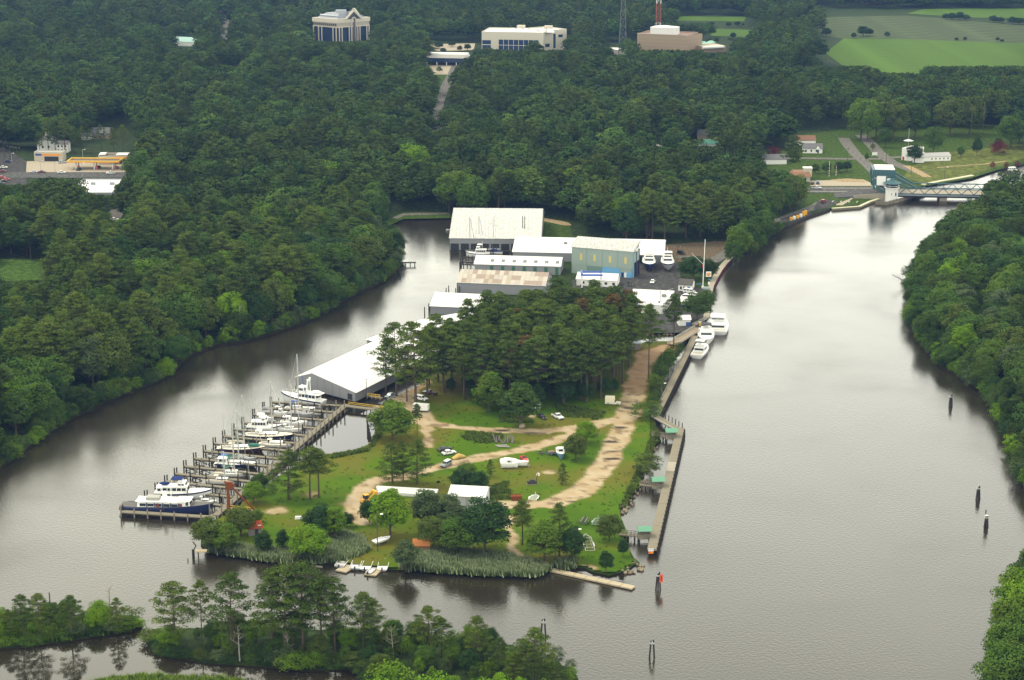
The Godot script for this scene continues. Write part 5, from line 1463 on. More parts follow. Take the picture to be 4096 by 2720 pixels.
		deck(wk,q,q + (p - q).normalized() * ll,1.5,1.55,0.25,plank,3)
		for s in [-0.7,0.7]:
			for k in 2:
				part("rail",MB.new().bar(V(0,2.05 + 0.5 * k,s),V(ll,2.05 + 0.5 * k,s),0.08,0.14).mesh(),timber(),wk)
			for i in 6:
				part("post",box_mesh(V(ll * i / 5.0 - 0.07,0.4,s - 0.07),V(ll * i / 5.0 + 0.07,2.65,s + 0.07)),timber(),wk)
		for i in 3:
			part("pile",pile_mesh(1.3),w,wk,V(ll * (i + 0.5) / 3.0,0,0.5))
	# yellow handrail of the small footbridge by the bend,and by the slips
	for g in [[Vector2(48.3,-638.3),Vector2(50.7,-637.4),"yellow handrail of the gangway at the pier's bend"],[Vector2(-84.6,-531.8),Vector2(-77.6,-530.1),"yellow handrail at the near end of the boat slips"],[Vector2(-51.4,-647.4),Vector2(-46.8,-645.2),"yellow handrail of the gangway beside the long slip shed"]]:
		var p: Vector2 = g[0]
		var q: Vector2 = g[1]
		var hr := thing("handrail",g[2],"railing",v3(p,0),frame_of(p,q))
		var ll := p.distance_to(q)
		for k in 2:
			part("rail",MB.new().tube(V(0,2.1 + 0.55 * k,0),V(ll,2.1 + 0.55 * k,0),0.1,0.1,6).mesh(),paint("safety_yellow",Color(0.62,0.4,0.02),0.5),hr)
		for i in 4:
			part("post",MB.new().tube(V(ll * i / 3.0,0.8,0),V(ll * i / 3.0,2.65,0),0.07,0.07,6).mesh(),paint("safety_yellow",Color(0.62,0.4,0.02),0.5),hr)
		part("deck",box_mesh(V(-0.5,1.3,-1.4),V(ll + 0.5,1.55,-0.1)),plank,hr)
	# the trestle bridge from the island to the yard
	a = Vector2(62.6,-717.4)
	b = Vector2(75.8,-742.8)
	o = thing("trestle_bridge","narrow railed trestle bridge from the island to the yard","bridge",v3(a,0),frame_of(a,b))
	l = a.distance_to(b)
	deck(o,a,b,4.2,1.7,0.3,textured("sandy_deck",Color(0.3,0.24,0.16),tex["stain"],5.0),8)
	for s in [-2.0,2.0]:
		for k in 2:
			part("rail",MB.new().bar(V(0,2.1 + 0.5 * k,s),V(l,2.1 + 0.5 * k,s),0.12,0.18).mesh(),textured("pale_rail",Color(0.5,0.48,0.44),tex["grain"],2.0),o)
		for i in 12:
			part("post",box_mesh(V(l * i / 11.0 - 0.08,1.5,s - 0.08),V(l * i / 11.0 + 0.08,2.75,s + 0.08)),textured("pale_rail",Color(0.5,0.48,0.44),tex["grain"],2.0),o)
	for i in 8:
		for s in [-1.8,0.0,1.8]:
			part("pile",pile_mesh(1.5,0.2),w,o,V(l * (i + 0.5) / 8.0,0,s))
		part("brace",MB.new().bar(V(l * i / 8.0,0.3,1.9),V(l * (i + 1) / 8.0,1.3,1.9),0.12,0.2).mesh(),w,o)
	# bulkhead of the yard: concrete cap on sheet piles
	var cap := PackedVector2Array([Vector2(76.4,-746.5),Vector2(79.6,-760.7),Vector2(83.2,-790.6),Vector2(87.4,-818.1),Vector2(91.3,-835.9),Vector2(95,-850.9),Vector2(98.3,-862.2),Vector2(102.3,-873.9),Vector2(106.9,-884.7)])
	var edge := PackedVector2Array([Vector2(75.6,-749.3),Vector2(81.7,-760.7),Vector2(85.2,-790.6),Vector2(89.4,-818.1),Vector2(93.1,-834.9),Vector2(96.7,-849.9),Vector2(99.9,-861.2),Vector2(103.7,-872.8),Vector2(108.1,-884.2)])
	o = thing("bulkhead","curving bulkhead with pale concrete cap along the boatyard","bulkhead",v3(edge[0],0))
	for i in range(0,edge.size() - 1):
		var p := edge[i] - edge[0]
		var q := edge[i + 1] - edge[0]
		var n := (q - p).orthogonal().normalized()
		var inn := -n if n.x > 0.0 else n
		var m := MB.new()
		m.hexa([v3(p,0.9),v3(q,0.9),v3(q + inn * 2.6,0.9),v3(p + inn * 2.6,0.9)],[v3(p,1.35),v3(q,1.35),v3(q + inn * 2.6,1.35),v3(p + inn * 2.6,1.35)])
		part("cap_slab",m.mesh(),textured("pale_concrete",Color(0.36,0.335,0.28),tex["stain"],5.0),o)
		var s := MB.new()
		s.quad(v3(p - inn * 0.05,-2.0),v3(q - inn * 0.05,-2.0),v3(q - inn * 0.05,1.3),v3(p - inn * 0.05,1.3))
		s.quad(v3(q - inn * 0.02,-2.0),v3(p - inn * 0.02,-2.0),v3(p - inn * 0.02,1.3),v3(q - inn * 0.02,1.3))
		part("sheet_piling",s.mesh(),paint("maroon_steel",Color(0.1,0.018,0.022),0.8) if i in [3,4,5] else w,o)
		for k in 4:
			part("fender_pile",pile_mesh(1.7,0.2),paint("maroon_steel",Color(0.1,0.018,0.022),0.8) if i in [3,4,5] else w,o,v3(p.lerp(q,k / 4.0) - inn * 0.3,0))
	# old timber bulkhead upstream,with yellow and white barrels
	o = thing("bulkhead","old timber bulkhead along the lane above the boatyard","bulkhead",v3(Vector2(140.7,-951.6),0))
	var up := PackedVector2Array([Vector2(140.7,-951.6),Vector2(148,-964.3),Vector2(155.4,-975.4),Vector2(161.8,-984),Vector2(169.1,-994.2)])
	for i in 4:
		var p := up[i] - up[0]
		var q := up[i + 1] - up[0]
		part("plank_wall",MB.new().bar(v3(p,0.5),v3(q,0.5),0.3,1.4).mesh(),w,o)
		for k in 3:
			part("pile",pile_mesh(1.5,0.2),w,o,v3(p.lerp(q,k / 3.0),0))
	# seawall by the bridge
	var sea := PackedVector2Array([Vector2(170.4,-994.8),Vector2(177.8,-997.6),Vector2(185.8,-1000.3),Vector2(194.1,-1014.3),Vector2(200.3,-1022.2)])
	o = thing("seawall","pale yellow capped seawall curving up to the bridge","seawall",v3(sea[0],0))
	for i in 4:
		var p := sea[i] - sea[0]
		var q := sea[i + 1] - sea[0]
		part("wall",MB.new().bar(v3(p,0.0),v3(q,0.0),0.8,2.0).mesh(),conc,o)
		part("cap",MB.new().bar(v3(p,1.15),v3(q,1.15),1.6,0.35).mesh(),paint("pale_yellow_cap",Color(0.48,0.45,0.31),0.8),o)
	sea = PackedVector2Array([Vector2(233.2,-1064.9),Vector2(245.5,-1075.9),Vector2(257.8,-1085.5),Vector2(268.5,-1094.4)])
	o = thing("seawall","pale yellow capped seawall running on beyond the bridge","seawall",v3(sea[0],0))
	for i in 3:
		var p := sea[i] - sea[0]
		var q := sea[i + 1] - sea[0]
		part("wall",MB.new().bar(v3(p,0.0),v3(q,0.0),0.8,2.0).mesh(),conc,o)
		part("cap",MB.new().bar(v3(p,1.15),v3(q,1.15),2.4,0.35).mesh(),paint("pale_yellow_cap",Color(0.48,0.45,0.31),0.8),o)
	# low floating docks of the island
	a = Vector2(10.8,-486.7)
	b = Vector2(32.6,-473.9)
	o = thing("floating_dock","long pale plank dock reaching out from the island's tip","dock",v3(a,0),frame_of(a,b))
	deck(o,a,b,2.2,0.55,0.4,textured("pale_planks",Color(0.46,0.4,0.29),tex["stain"],3.0),7,0.15)
	for d in [[Vector2(-46.9,-485.6),Vector2(-44.7,-489.8),"small pale dock between the beached skiffs, the upper one"],[Vector2(-38.7,-482.9),Vector2(-37.1,-488),"small pale dock between the beached skiffs, the lower one"]]:
		var p: Vector2 = d[0]
		var q: Vector2 = d[1]
		var fd := thing("floating_dock",d[2],"dock",v3(p,0),frame_of(p,q))
		deck(fd,p,q,3.4,0.5,0.35,textured("pale_planks",Color(0.46,0.4,0.29),tex["stain"],3.0),3,0.08)
func make_slips(plank: Material) -> void:
	var w := dark_timber()
	var a := Vector2(-87.3,-526.5)
	var b := Vector2(-58.1,-638)
	var o := thing("main_dock","long main dock with a rank of piles that all the slips join","dock",v3(a,0),frame_of(a,b))
	var l := a.distance_to(b)
	deck(o,a,b,2.0,1.6,0.3,plank,16)
	part("stringer",box_mesh(V(0,0.6,0.85),V(l,1.3,1.0)),w,o)
	for i in int(l / 4.0):
		part("pile",pile_mesh(3.0 if i % 3 else 4.6),timber(),o,V(2.0 + i * 4.0,0,1.15))
		part("pile",pile_mesh(2.2),timber(),o,V(3.4 + i * 4.0,0,-1.1))
	# gangway from the main dock to the shore
	var c := Vector2(-57.8,-636.2)
	var d := Vector2(-45,-630.8)
	var g := thing("gangway","planked gangway with yellow rails from the main dock to shore","walkway",v3(c,0),frame_of(c,d))
	var gl := c.distance_to(d)
	deck(g,c,d,2.2,1.62,0.3,plank,4)
	for k in 2:
		part("rail",MB.new().tube(V(0,2.1 + 0.5 * k,-1.0),V(gl,2.1 + 0.5 * k,-1.0),0.08,0.08,6).mesh(),paint("safety_yellow",Color(0.62,0.4,0.02),0.5),g)
	for i in 5:
		part("pile",pile_mesh(1.3),w,g,V(gl * (i + 0.5) / 5.0,0,0.8))
	# fingers: tip at the open water,root at the main dock
	rng.seed = 61
	var tips := PackedVector2Array([Vector2(-115.7,-530.1),Vector2(-111,-543.2),Vector2(-109.1,-550.2),Vector2(-107.4,-557.1),Vector2(-105.6,-564.2),Vector2(-103.9,-571.4),Vector2(-102,-579.1),Vector2(-100.1,-586.7),Vector2(-98.1,-594.8),Vector2(-96.1,-602.2),Vector2(-94.1,-609.8),Vector2(-91.8,-617.1),Vector2(-89.4,-626.5),Vector2(-87,-634.7),Vector2(-85.2,-641.3)])
	var roots := PackedVector2Array([Vector2(-87.3,-525.1),Vector2(-85.3,-534.9),Vector2(-83.4,-542.3),Vector2(-81.6,-549.5),Vector2(-79.7,-556.4),Vector2(-77.8,-563.5),Vector2(-75.9,-571),Vector2(-73.9,-578.6),Vector2(-71.9,-586.5),Vector2(-69.8,-594.2),Vector2(-67.6,-602.5),Vector2(-65.4,-610.7),Vector2(-63,-619.6),Vector2(-60.8,-628.8),Vector2(-58.8,-636.5)])
	var nth := ["outermost of the slips, below the long navy boat","second from the open end of the slips","third from the open end of the slips","fourth from the open end of the slips","fifth from the open end of the slips","sixth from the open end of the slips","seventh from the open end of the slips","eighth from the open end of the slips","in the middle of the slips, below the maroon hull","sixth from the long shed","fifth from the long shed","fourth from the long shed","third from the long shed","next but one to the long shed","nearest the long white roofed shed"]
	for i in tips.size():
		var p := tips[i]
		var q := roots[i]
		var f := thing("finger_pier","weathered timber finger pier " + nth[i],"finger pier",v3(p,0),frame_of(p,q))
		var fl := p.distance_to(q)
		deck(f,p,q,2.0 if i == 0 else 1.3,1.5,0.28,plank,5)
		part("stringer",box_mesh(V(0,0.9,0.4),V(fl,1.2,0.55)),w,f)
		var n := 7 if i == 0 else 5
		for k in n:
			var x := fl * k / float(n) + 0.2
			var tall := 3.6 if k == 0 else rng.randf_range(1.5,3.4)
			part("pile",pile_mesh(tall),timber() if i == 0 else w,f,V(x,0,0.85))
			part("pile",pile_mesh(3.2 if k == 0 else 1.3),w,f,V(x,0,-0.8))
		# crossed bracing near the tip
		for k in 2:
			var x := 0.5 + k * 4.6
			part("brace",MB.new().bar(V(x,0.1,0.5),V(x + 4.2,1.2,0.5),0.12,0.22).mesh(),w,f)
			part("brace",MB.new().bar(V(x,1.2,0.42),V(x + 4.2,0.1,0.42),0.12,0.22).mesh(),w,f)
	# mooring piles standing free between the slips
	for i in 14:
		var p := tips[i].lerp(tips[i + 1],0.5)
		var q := roots[i].lerp(roots[i + 1],0.5)
		for t in ([0.2,0.5,0.78,0.92] if i > 0 else [0.35,0.9]):
			var s := p.lerp(q,t + rng.randf_range(-0.04,0.04))
			solid("mooring_pile","grey timber mooring pile standing in the water among the slips","pile",pile_mesh(rng.randf_range(2.2,4.8)),timber(),v3(s,0) + V(0,0,0.6),0.0,"mooring piles among the boat slips")
	# pile row and broken piles of the quiet pond behind the dock
	for i in 6:
		var s := Vector2(-48.9,-613.1).lerp(Vector2(-46.2,-595.6),i / 5.0)
		solid("mooring_pile","dark old pile in the stepped row at the pond's shore","pile",pile_mesh(3.4 - i * 0.25,0.28),w,v3(s,0),0.0,"stepped piles at the pond's shore")
	# the slips beside the boathouse at the head of the basin
	var rows := [[Vector2(-30,-899.7),Vector2(1.5,-898),"far finger pier beside the large boathouse"],[Vector2(-22.6,-891.3),Vector2(0.2,-888.5),"middle finger pier between the boathouse and the workshop"],[Vector2(-24.1,-860.2),Vector2(-17.2,-859.1),"near finger pier at the end of the workshop"],[Vector2(-23.3,-874.9),Vector2(-17.4,-873.9),"second finger pier at the end of the workshop"]]
	for r in rows:
		var p: Vector2 = r[0]
		var q: Vector2 = r[1]
		var f := thing("finger_pier",r[2],"finger pier",v3(p,0),frame_of(p,q))
		var fl := p.distance_to(q)
		deck(f,p,q,1.4,1.4,0.28,w,4)
		var n := int(fl / 5.0) + 1
		for k in n:
			part("pile",pile_mesh(2.6),w,f,V(fl * k / n,0,0.8))
			part("pile",pile_mesh(2.2),w,f,V(fl * k / n + 1.5,0,-0.8))
	for p in PackedVector2Array([Vector2(-24.4,-800.9),Vector2(-23,-805.5),Vector2(-24,-811),Vector2(-28.7,-805),Vector2(-27.6,-805.9),Vector2(-36.6,-771.1),Vector2(-35,-775.4),Vector2(-34.7,-778.8),Vector2(-34.4,-784),Vector2(-29,-891.3),Vector2(-29,-896.9),Vector2(-23.4,-885.8),Vector2(-24,-863.3),Vector2(-23.4,-858.1),Vector2(-51.2,-846.4),Vector2(-50.8,-843.8),Vector2(-51.9,-849.9)]):
		solid("mooring_pile","dark timber mooring pile beside the basin sheds","pile",pile_mesh(rng.randf_range(2.5,4.5),0.24),w,v3(p,0),0.0,"dark mooring piles about the basin")
	for p in PackedVector2Array([Vector2(5.2,-905.4),Vector2(6.2,-904.8)]):
		solid("mooring_pile","very tall thin pole of the pair before the boathouse roof","pole",pile_mesh(15.0,0.2),w,v3(p,0),0.0,"pair of tall poles before the boathouse")
	# small jetty hidden under the left bank trees
	var jp := Vector2(-54.7,-863.3)
	var j := thing("jetty","little old jetty under the trees across the basin","dock",v3(jp,0),0.05)
	part("deck",box_mesh(V(0,1.2,-1),V(10,1.45,1)),w,j)
	for i in 5:
		part("pile",pile_mesh(1.3),w,j,V(1.0 + i * 2.1,0,0.9))
# ---------------------------------------------------------------- the bascule bridge
func make_bridge() -> void:
	var green := paint("bridge_green",Color(0.025,0.085,0.1),0.5)
	var pale := textured("pale_concrete",Color(0.36,0.335,0.28),tex["stain"],5.0)
	var white := paint("white_wall",Color(0.72,0.72,0.7))
	var a := Vector2(210.7,-1022.3)
	var b := Vector2(259.7,-1017.2)
	var l := a.distance_to(b)
	var o := thing("bascule_bridge","dark green bascule bridge with low side trusses and a tall counterweight","bridge",v3(a,0),frame_of(a,b))
	var wide := 14.0
	part("deck",box_mesh(V(-2,3.2,-wide),V(l,4.0,0)),textured("bridge_deck",Color(0.34,0.29,0.22),tex["grain"],4.0),o)
	part("edge_girder",box_mesh(V(-2,2.9,0.02),V(l,3.9,0.4)),paint("bridge_grey",Color(0.2,0.23,0.26),0.5),o)
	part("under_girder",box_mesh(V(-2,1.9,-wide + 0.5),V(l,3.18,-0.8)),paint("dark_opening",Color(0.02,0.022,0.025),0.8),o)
	for z in [0.2,-wide - 0.2]:
		part("top_chord",MB.new().bar(V(1,7.4,z),V(l,7.4,z),0.5,0.5).mesh(),green,o)
		part("bottom_chord",MB.new().bar(V(-2,4.0,z),V(l,4.0,z),0.45,0.45).mesh(),green,o)
		var bay := 6.6
		for i in int(l / bay):
			var x := 1.0 + i * bay
			part("diagonal",MB.new().bar(V(x,4.1,z),V(x + bay / 2,7.3,z),0.35,0.35).mesh(),green,o)
			part("diagonal",MB.new().bar(V(x + bay / 2,7.3,z),V(x + bay,4.1,z),0.35,0.35).mesh(),green,o)
	# counterweight frame standing over the road,with its rolling quadrant
	for z in [0.2,-wide - 0.2]:
		var q := MB.new()
		q.bar(V(-13,6.0,z),V(-14,14.6,z),1.1,1.1)
		q.bar(V(-2.5,4.5,z),V(-2.5,14.2,z),1.0,1.0)
		q.bar(V(-14,14.3,z),V(-2.0,14.3,z),0.9,1.2)
		q.bar(V(-13,10.0,z),V(-2.5,13.8,z),0.8,0.8)
		q.bar(V(-13,13.8,z),V(-2.5,9.0,z),0.8,0.8)
		q.bar(V(-2.5,13.8,z),V(9.0,7.4,z),1.0,1.0)
		q.bar(V(-2.5,10.5,z),V(5.0,7.6,z),0.6,0.6)
		for k in 6:
			var t := PI + PI / 2 * k / 6.0
			var u := PI + PI / 2 * (k + 1) / 6.0
			q.bar(V(-2.5 + 10.5 * cos(t),12.0 + 8.0 * sin(t),z),V(-2.5 + 10.5 * cos(u),12.0 + 8.0 * sin(u),z),1.2,1.2)
		part("lifting_frame",q.mesh(),green,o)
	part("counterweight",box_mesh(V(-14.2,14.8,-wide - 1.0),V(-2.0,17.0,1.0)),green,o)
	part("counterweight_cap",box_mesh(V(-12.6,17.0,-wide + 0.5),V(-2.4,17.5,0.6)),white,o)
	part("machinery_panel",box_mesh(V(-11.8,8.5,0.6),V(-7.0,13.6,0.9)),white,o)
	part("machinery_panel",box_mesh(V(-6.2,7.8,0.6),V(-3.0,12.4,0.9)),white,o)
	part("machinery_panel",box_mesh(V(-13.2,9.0,-wide + 1),V(-12.8,12.0,-1.0)),white,o)
	# approach ramp with its retaining wall
	part("approach",MB.new().hexa([V(-34,0.5,0.2),V(-34,0.5,-wide - 2),V(-2.1,0.5,-wide),V(-2.1,0.5,0.2)],[V(-34,1.15,0.2),V(-34,1.15,-wide - 2),V(-2.1,3.95,-wide),V(-2.1,3.95,0.2)]).mesh(),textured("road_asphalt",Color(0.13,0.13,0.13),tex["blotch"],17.0,0.9),o)
	part("retaining_wall",MB.new().hexa([V(-24,0,0.22),V(-2.1,0,0.22),V(-2.1,0,0.7),V(-24,0,0.7)],[V(-24,2.6,0.22),V(-2.1,4.7,0.22),V(-2.1,4.7,0.7),V(-24,2.6,0.7)]).mesh(),pale,o)
	for x in [l * 0.5,l - 4.0]:
		part("pier",box_mesh(V(x - 2,-2,-wide + 1),V(x + 2,1.9,-1)),pale,o)
	# control house
	var c := Vector2(206.8,-1020.1)
	var h := thing("control_house","white octagonal bridge control house with dark green roof","building",v3(c,0))
	var ring := func(r: float,y: float) -> Array:
		var out := []
		for i in 8:
			var w := TAU * (i + 0.5) / 8
			out.append(V(cos(w) * r,y,sin(w) * r))
		return out
	part("wall",MB.new().hexa(ring.call(3.5,0.3),ring.call(3.5,7.6)).mesh(),white,h)
	part("footing",MB.new().hexa(ring.call(4.2,-2.0),ring.call(4.2,0.5)).mesh(),pale,h)
	part("balcony",MB.new().hexa(ring.call(4.3,7.6),ring.call(4.3,8.0)).mesh(),white,h)
	part("window_band",MB.new().hexa(ring.call(3.2,8.0),ring.call(3.3,10.2)).mesh(),glass(),h)
	for i in 8:
		var w := TAU * (i + 0.5) / 8
		part("mullion",MB.new().bar(V(cos(w) * 3.35,8.0,sin(w) * 3.35),V(cos(w) * 3.4,10.2,sin(w) * 3.4),0.25,0.25).mesh(),green,h)
	part("roof",MB.new().hexa(ring.call(5.0,10.2),ring.call(1.2,11.9)).mesh(),green,h)
	part("roof_cap",MB.new().hexa(ring.call(1.3,11.9),ring.call(1.0,12.7)).mesh(),green,h)
	window(h,V(1.6,3.6,3.26),0.9,2.0)
	window(h,V(-0.6,3.9,3.26),0.5,1.4)
	part("railing",MB.new().hexa(ring.call(4.3,8.9),ring.call(4.3,9.0)).mesh(),white,h)
	# timber fender before the bridge pier
	var f := PackedVector2Array([Vector2(196.8,-1012.2),Vector2(202.2,-1010.1),Vector2(211.6,-1020.1),Vector2(222.1,-1031.6),Vector2(229.2,-1039)])
	o = thing("bridge_fender","weathered timber fender wall sweeping under the bridge","fender",v3(f[0],0))
	for i in 4:
		var p := f[i] - f[0]
		var q := f[i + 1] - f[0]
		part("plank_wall",MB.new().bar(v3(p,0.7),v3(q,0.7),0.5,2.2).mesh(),timber(),o)
		for k in 4:
			part("pile",pile_mesh(2.1,0.22),timber(),o,v3(p.lerp(q,k / 4.0),0) + V(0,0,0.4))
# ---------------------------------------------------------------- the town in the woods
func lattice_tower(label: String,p: Vector2,h: float,base: float,top: float,m: Array) -> void:
	var o := thing("radio_mast",label,"radio mast",v3(p))
	var n := int(h / 6.0)
	for k in n:
		var w0 := lerpf(base,top,float(k) / n) / 2
		var w1 := lerpf(base,top,float(k + 1) / n) / 2
		var y0 := h * k / n
		var y1 := h * (k + 1) / n
		var b := MB.new()
		var c := [Vector2(-1,-1),Vector2(1,-1),Vector2(1,1),Vector2(-1,1)]
		for i in 4:
			var u: Vector2 = c[i]
			var v: Vector2 = c[(i + 1) % 4]
			b.tube(V(u.x * w0,y0,u.y * w0),V(u.x * w1,y1,u.y * w1),0.16,0.16,4,false)
			b.tube(V(u.x * w0,y0,u.y * w0),V(v.x * w1,y1,v.y * w1),0.09,0.09,3,false)
			b.tube(V(v.x * w0,y0,v.y * w0),V(u.x * w1,y1,u.y * w1),0.09,0.09,3,false)
			b.tube(V(u.x * w1,y1,u.y * w1),V(v.x * w1,y1,v.y * w1),0.09,0.09,3,false)
		part("lattice_section",b.mesh(),m[(k / 3) % m.size()],o)
func make_town() -> void:
	var cream := textured("cream_wall",Color(0.58,0.53,0.43),tex["grain"],8.0)
	var white := paint("white_wall",Color(0.72,0.72,0.7))
	var roof_w := textured("white_sheet",Color(0.78,0.78,0.77),tex["grain"],6.0,0.55)
	var grey_roof := textured("grey_shingle",Color(0.13,0.13,0.14),tex["grain"],3.0)
	var brown_roof := textured("brown_shingle",Color(0.2,0.1,0.06),tex["grain"],3.0)
	var brick := textured("brown_brick",Color(0.36,0.27,0.18),tex["grain"],4.0)
	var red_brick := textured("red_brick",Color(0.26,0.085,0.05),tex["grain"],4.0)
	var blue_glass := paint("blue_glass",Color(0.02,0.04,0.09),0.1)
	make_arched_civic(cream,blue_glass)
	# the long building on stilts
	var o := thing("long_hall","long low building with white roof and dark glass on stilts","building",v3(Vector2(-74.6,-1625.4)),frame_of(Vector2(-74.6,-1625.4),Vector2(-37.4,-1620.2)))
	var l := 37.59
	part("glass_wall",box_mesh(V(1.5,3.0,-11),V(l - 1.5,6.6,-1.2)),blue_glass,o)
	var b := MB.new()
	b.hexa([V(0,6.6,0),V(l,6.6,0),V(l,6.6,-14),V(0,6.6,-14)].map(func(q): return q),[V(1.5,10.2,-2.4),V(l - 1.5,10.2,-2.4),V(l - 1.5,10.2,-12),V(1.5,10.2,-12)])
	part("roof",b.mesh(),roof_w,o)
	for k in 3:
		part("roof_band",box_mesh(V(0.3 + 0.3 * k,7.2 + k * 0.9,-0.9 - 0.55 * k),V(l - 0.3 - 0.3 * k,7.5 + k * 0.9,-0.25 - 0.55 * k)),cream,o)
	for i in 5:
		part("stilt",box_mesh(V(2 + i * (l - 4) / 4.0 - 0.3,0,-2),V(2 + i * (l - 4) / 4.0 + 0.3,3.0,-1.4)),white,o)
	part("lower_wall",box_mesh(V(2,0,-10.5),V(l - 2,3.0,-6)),paint("dark_opening",Color(0.02,0.022,0.025),0.8),o)
	# white civic building with saw-tooth skylights
	o = flat_block("civic_building","big white civic building with a grid of dark windows and roof skylights",Vector2(-27.4,-1730.3),Vector2(27.9,-1720.4),38.0,17.0,textured("white_stone",Color(0.62,0.58,0.48),tex["grain"],9.0),roof_w,LAND,1.0)
	l = 56.22
	for i in 8:
		for k in 2:
			opening(o,"window",V(l * 0.28 + i * l * 0.082 + 2.0,1.2 + k * 5.2,0),l * 0.074,4.7,blue_glass)
	for k in 2:
		opening(o,"window",V(l * 0.08,2.2 + k * 4.4,0),l * 0.14,3.7,blue_glass)
	for i in 6:
		var x := l * (0.48 + 0.11 * i + (0.05 if i > 3 else 0.0))
		part("roof_skylight",MB.new().hexa([V(-3,0,3),V(3,0,3),V(3,0,-6),V(-3,0,-6)],[V(-2.6,2.8,1.5),V(-0.5,2.8,1.5),V(1.5,2.0,-5.6),V(-2.6,2.8,-5.6)]).mesh(),roof_w,o,V(x,17.0,-13))
	for x in [l * 0.55,l * 1.0]:
		part("roof_box",box_mesh(V(-3.5,0,-3),V(3.5,4.2,3)),cream,o,V(x,17.0,-30))
	o = flat_block("civic_wing","plain stepped wing at the end of the white civic building",Vector2(28.6,-1732.3),Vector2(49.9,-1748.3),30.0,17.5,textured("white_stone",Color(0.62,0.58,0.48),tex["grain"],9.0),roof_w,LAND,1.0)
	opening(o,"window",V(12.5,2,0),2.6,13.0,blue_glass)
	opening(o,"window",V(19.5,11.5,0),5.0,2.4,blue_glass)
	opening(o,"window",V(4.0,3.5,0),6.0,3.0,blue_glass)
	# brown brick building
	o = flat_block("brick_civic_building","broad brown brick civic building with white rooftop block",Vector2(113.4,-1732.3),Vector2(156.5,-1714.5),34.0,15.0,brick,textured("red_roof",Color(0.22,0.11,0.08),tex["grain"],9.0),LAND,1.0)
	l = 46.62
	for k in 4:
		part("brick_band",box_mesh(V(0,2.6 + k * 3.4,0),V(l,2.95 + k * 3.4,0.12)),textured("pale_brick",Color(0.42,0.32,0.22),tex["grain"],4.0),o)
	part("coping",box_mesh(V(-0.2,16.0,-0.5),V(l + 0.2,16.4,0.25)),cream,o)
	part("penthouse",box_mesh(V(l * 0.22,15.1,-20),V(l * 0.72,21.5,-6)),roof_w,o)
	part("penthouse_roof",MB.new().hexa([V(l * 0.21,21.5,-5.7),V(l * 0.73,21.5,-5.7),V(l * 0.73,21.5,-20.3),V(l * 0.21,21.5,-20.3)],[V(l * 0.46,23.0,-12),V(l * 0.48,23.0,-12),V(l * 0.48,23.0,-14),V(l * 0.46,23.0,-14)]).mesh(),roof_w,o)
	o = flat_block("brick_wing","brown brick wing stepping back at the end of the brick civic building",Vector2(156.9,-1716.5),Vector2(172.7,-1736.3),26.0,14.4,brick,textured("red_roof",Color(0.22,0.11,0.08),tex["grain"],9.0),LAND,1.0)
	for k in 4:
		part("brick_band",box_mesh(V(0,2.6 + k * 3.4,0),V(25.36,2.95 + k * 3.4,0.12)),textured("pale_brick",Color(0.42,0.32,0.22),tex["grain"],4.0),o)
	o = flat_block("annex","low brick annex with white canopy and small green roof lanterns",Vector2(171.9,-1718.4),Vector2(193.7,-1726.3),34.0,5.2,brick,cream,LAND,0.4)
	part("canopy",box_mesh(V(-1,4.2,0),V(20,5.6,3.0)),roof_w,o)
	for k in 2:
		part("roof_lantern",MB.new().hexa([V(-4,0,2.5),V(4,0,2.5),V(4,0,-2.5),V(-4,0,-2.5)],[V(-1,1.8,0.6),V(1,1.8,0.6),V(1,1.8,-0.6),V(-1,1.8,-0.6)]).mesh(),paint("pale_green_roof",Color(0.22,0.46,0.34)),o,V(9.0 + k * 9.0,6.6,-18 - 3 * k))
	flat_block("low_building","low white roofed building at the foot of the grey mast",Vector2(81.6,-1712.5),Vector2(100.7,-1700.9),16.0,4.0,cream,roof_w)
	lattice_tower("tall red and white lattice radio mast behind the brick building",Vector2(138.1,-1809.2),96.0,4.4,3.6,[paint("mast_white",Color(0.6,0.6,0.6)),paint("mast_red",Color(0.28,0.05,0.03))])
	lattice_tower("grey lattice radio mast left of the brick building",Vector2(98.4,-1699),52.0,7.0,3.0,[paint("mast_grey",Color(0.09,0.11,0.13))])
	gable("house","building with pale sea green roof deep in the left wood",Vector2(-316.1,-1779.3),Vector2(-294.9,-1770.9),16.0,4.0,3.4,white,paint("sea_green_roof",Color(0.26,0.42,0.38)))
	# filling station
	make_station(white,roof_w)
	# houses
	var h := gable("house","white gabled house with chimney behind the filling station",Vector2(-286.5,-1182.1),Vector2(-289.9,-1199.5),11.0,5.4,4.2,white,grey_roof)
	part("chimney",box_mesh(V(-0.6,0,-0.6),V(0.6,7.0,0.6)),white,h,V(1.0,4.5,-5.0))
	for k in 2:
		window(h,V(0.0,2.0,-4.0 - 3.6 * k),1.4,1.5,-1)
	h = gable("house","white two-storey wing with dark shuttered windows behind the filling station",Vector2(-284.5,-1176.4),Vector2(-277.2,-1176.4),7.0,5.2,1.6,white,grey_roof)
	for i in 3:
		for k in 2:
			window(h,V(1.4 + i * 2.2,0.6 + 2.6 * k,0),1.1,1.6)
	h = gable("house","dark roofed house with a white dormer in the left wood",Vector2(-274.2,-1229.6),Vector2(-262.6,-1229.6),9.0,2.8,4.0,brick,grey_roof)
	part("dormer",box_mesh(V(-0.9,0,-2.2),V(0.9,2.2,0)),white,h,V(6.5,3.8,-0.6))
	gable("garage","small pale garage beside the dormer house",Vector2(-279.8,-1225.5),Vector2(-273.8,-1225.5),6.0,2.6,1.6,white,grey_roof)
	h = gable("house","narrow white house half hidden behind trunks in the left wood",Vector2(-312.3,-1241),Vector2(-306.2,-1239),8.0,5.0,3.0,white,grey_roof)
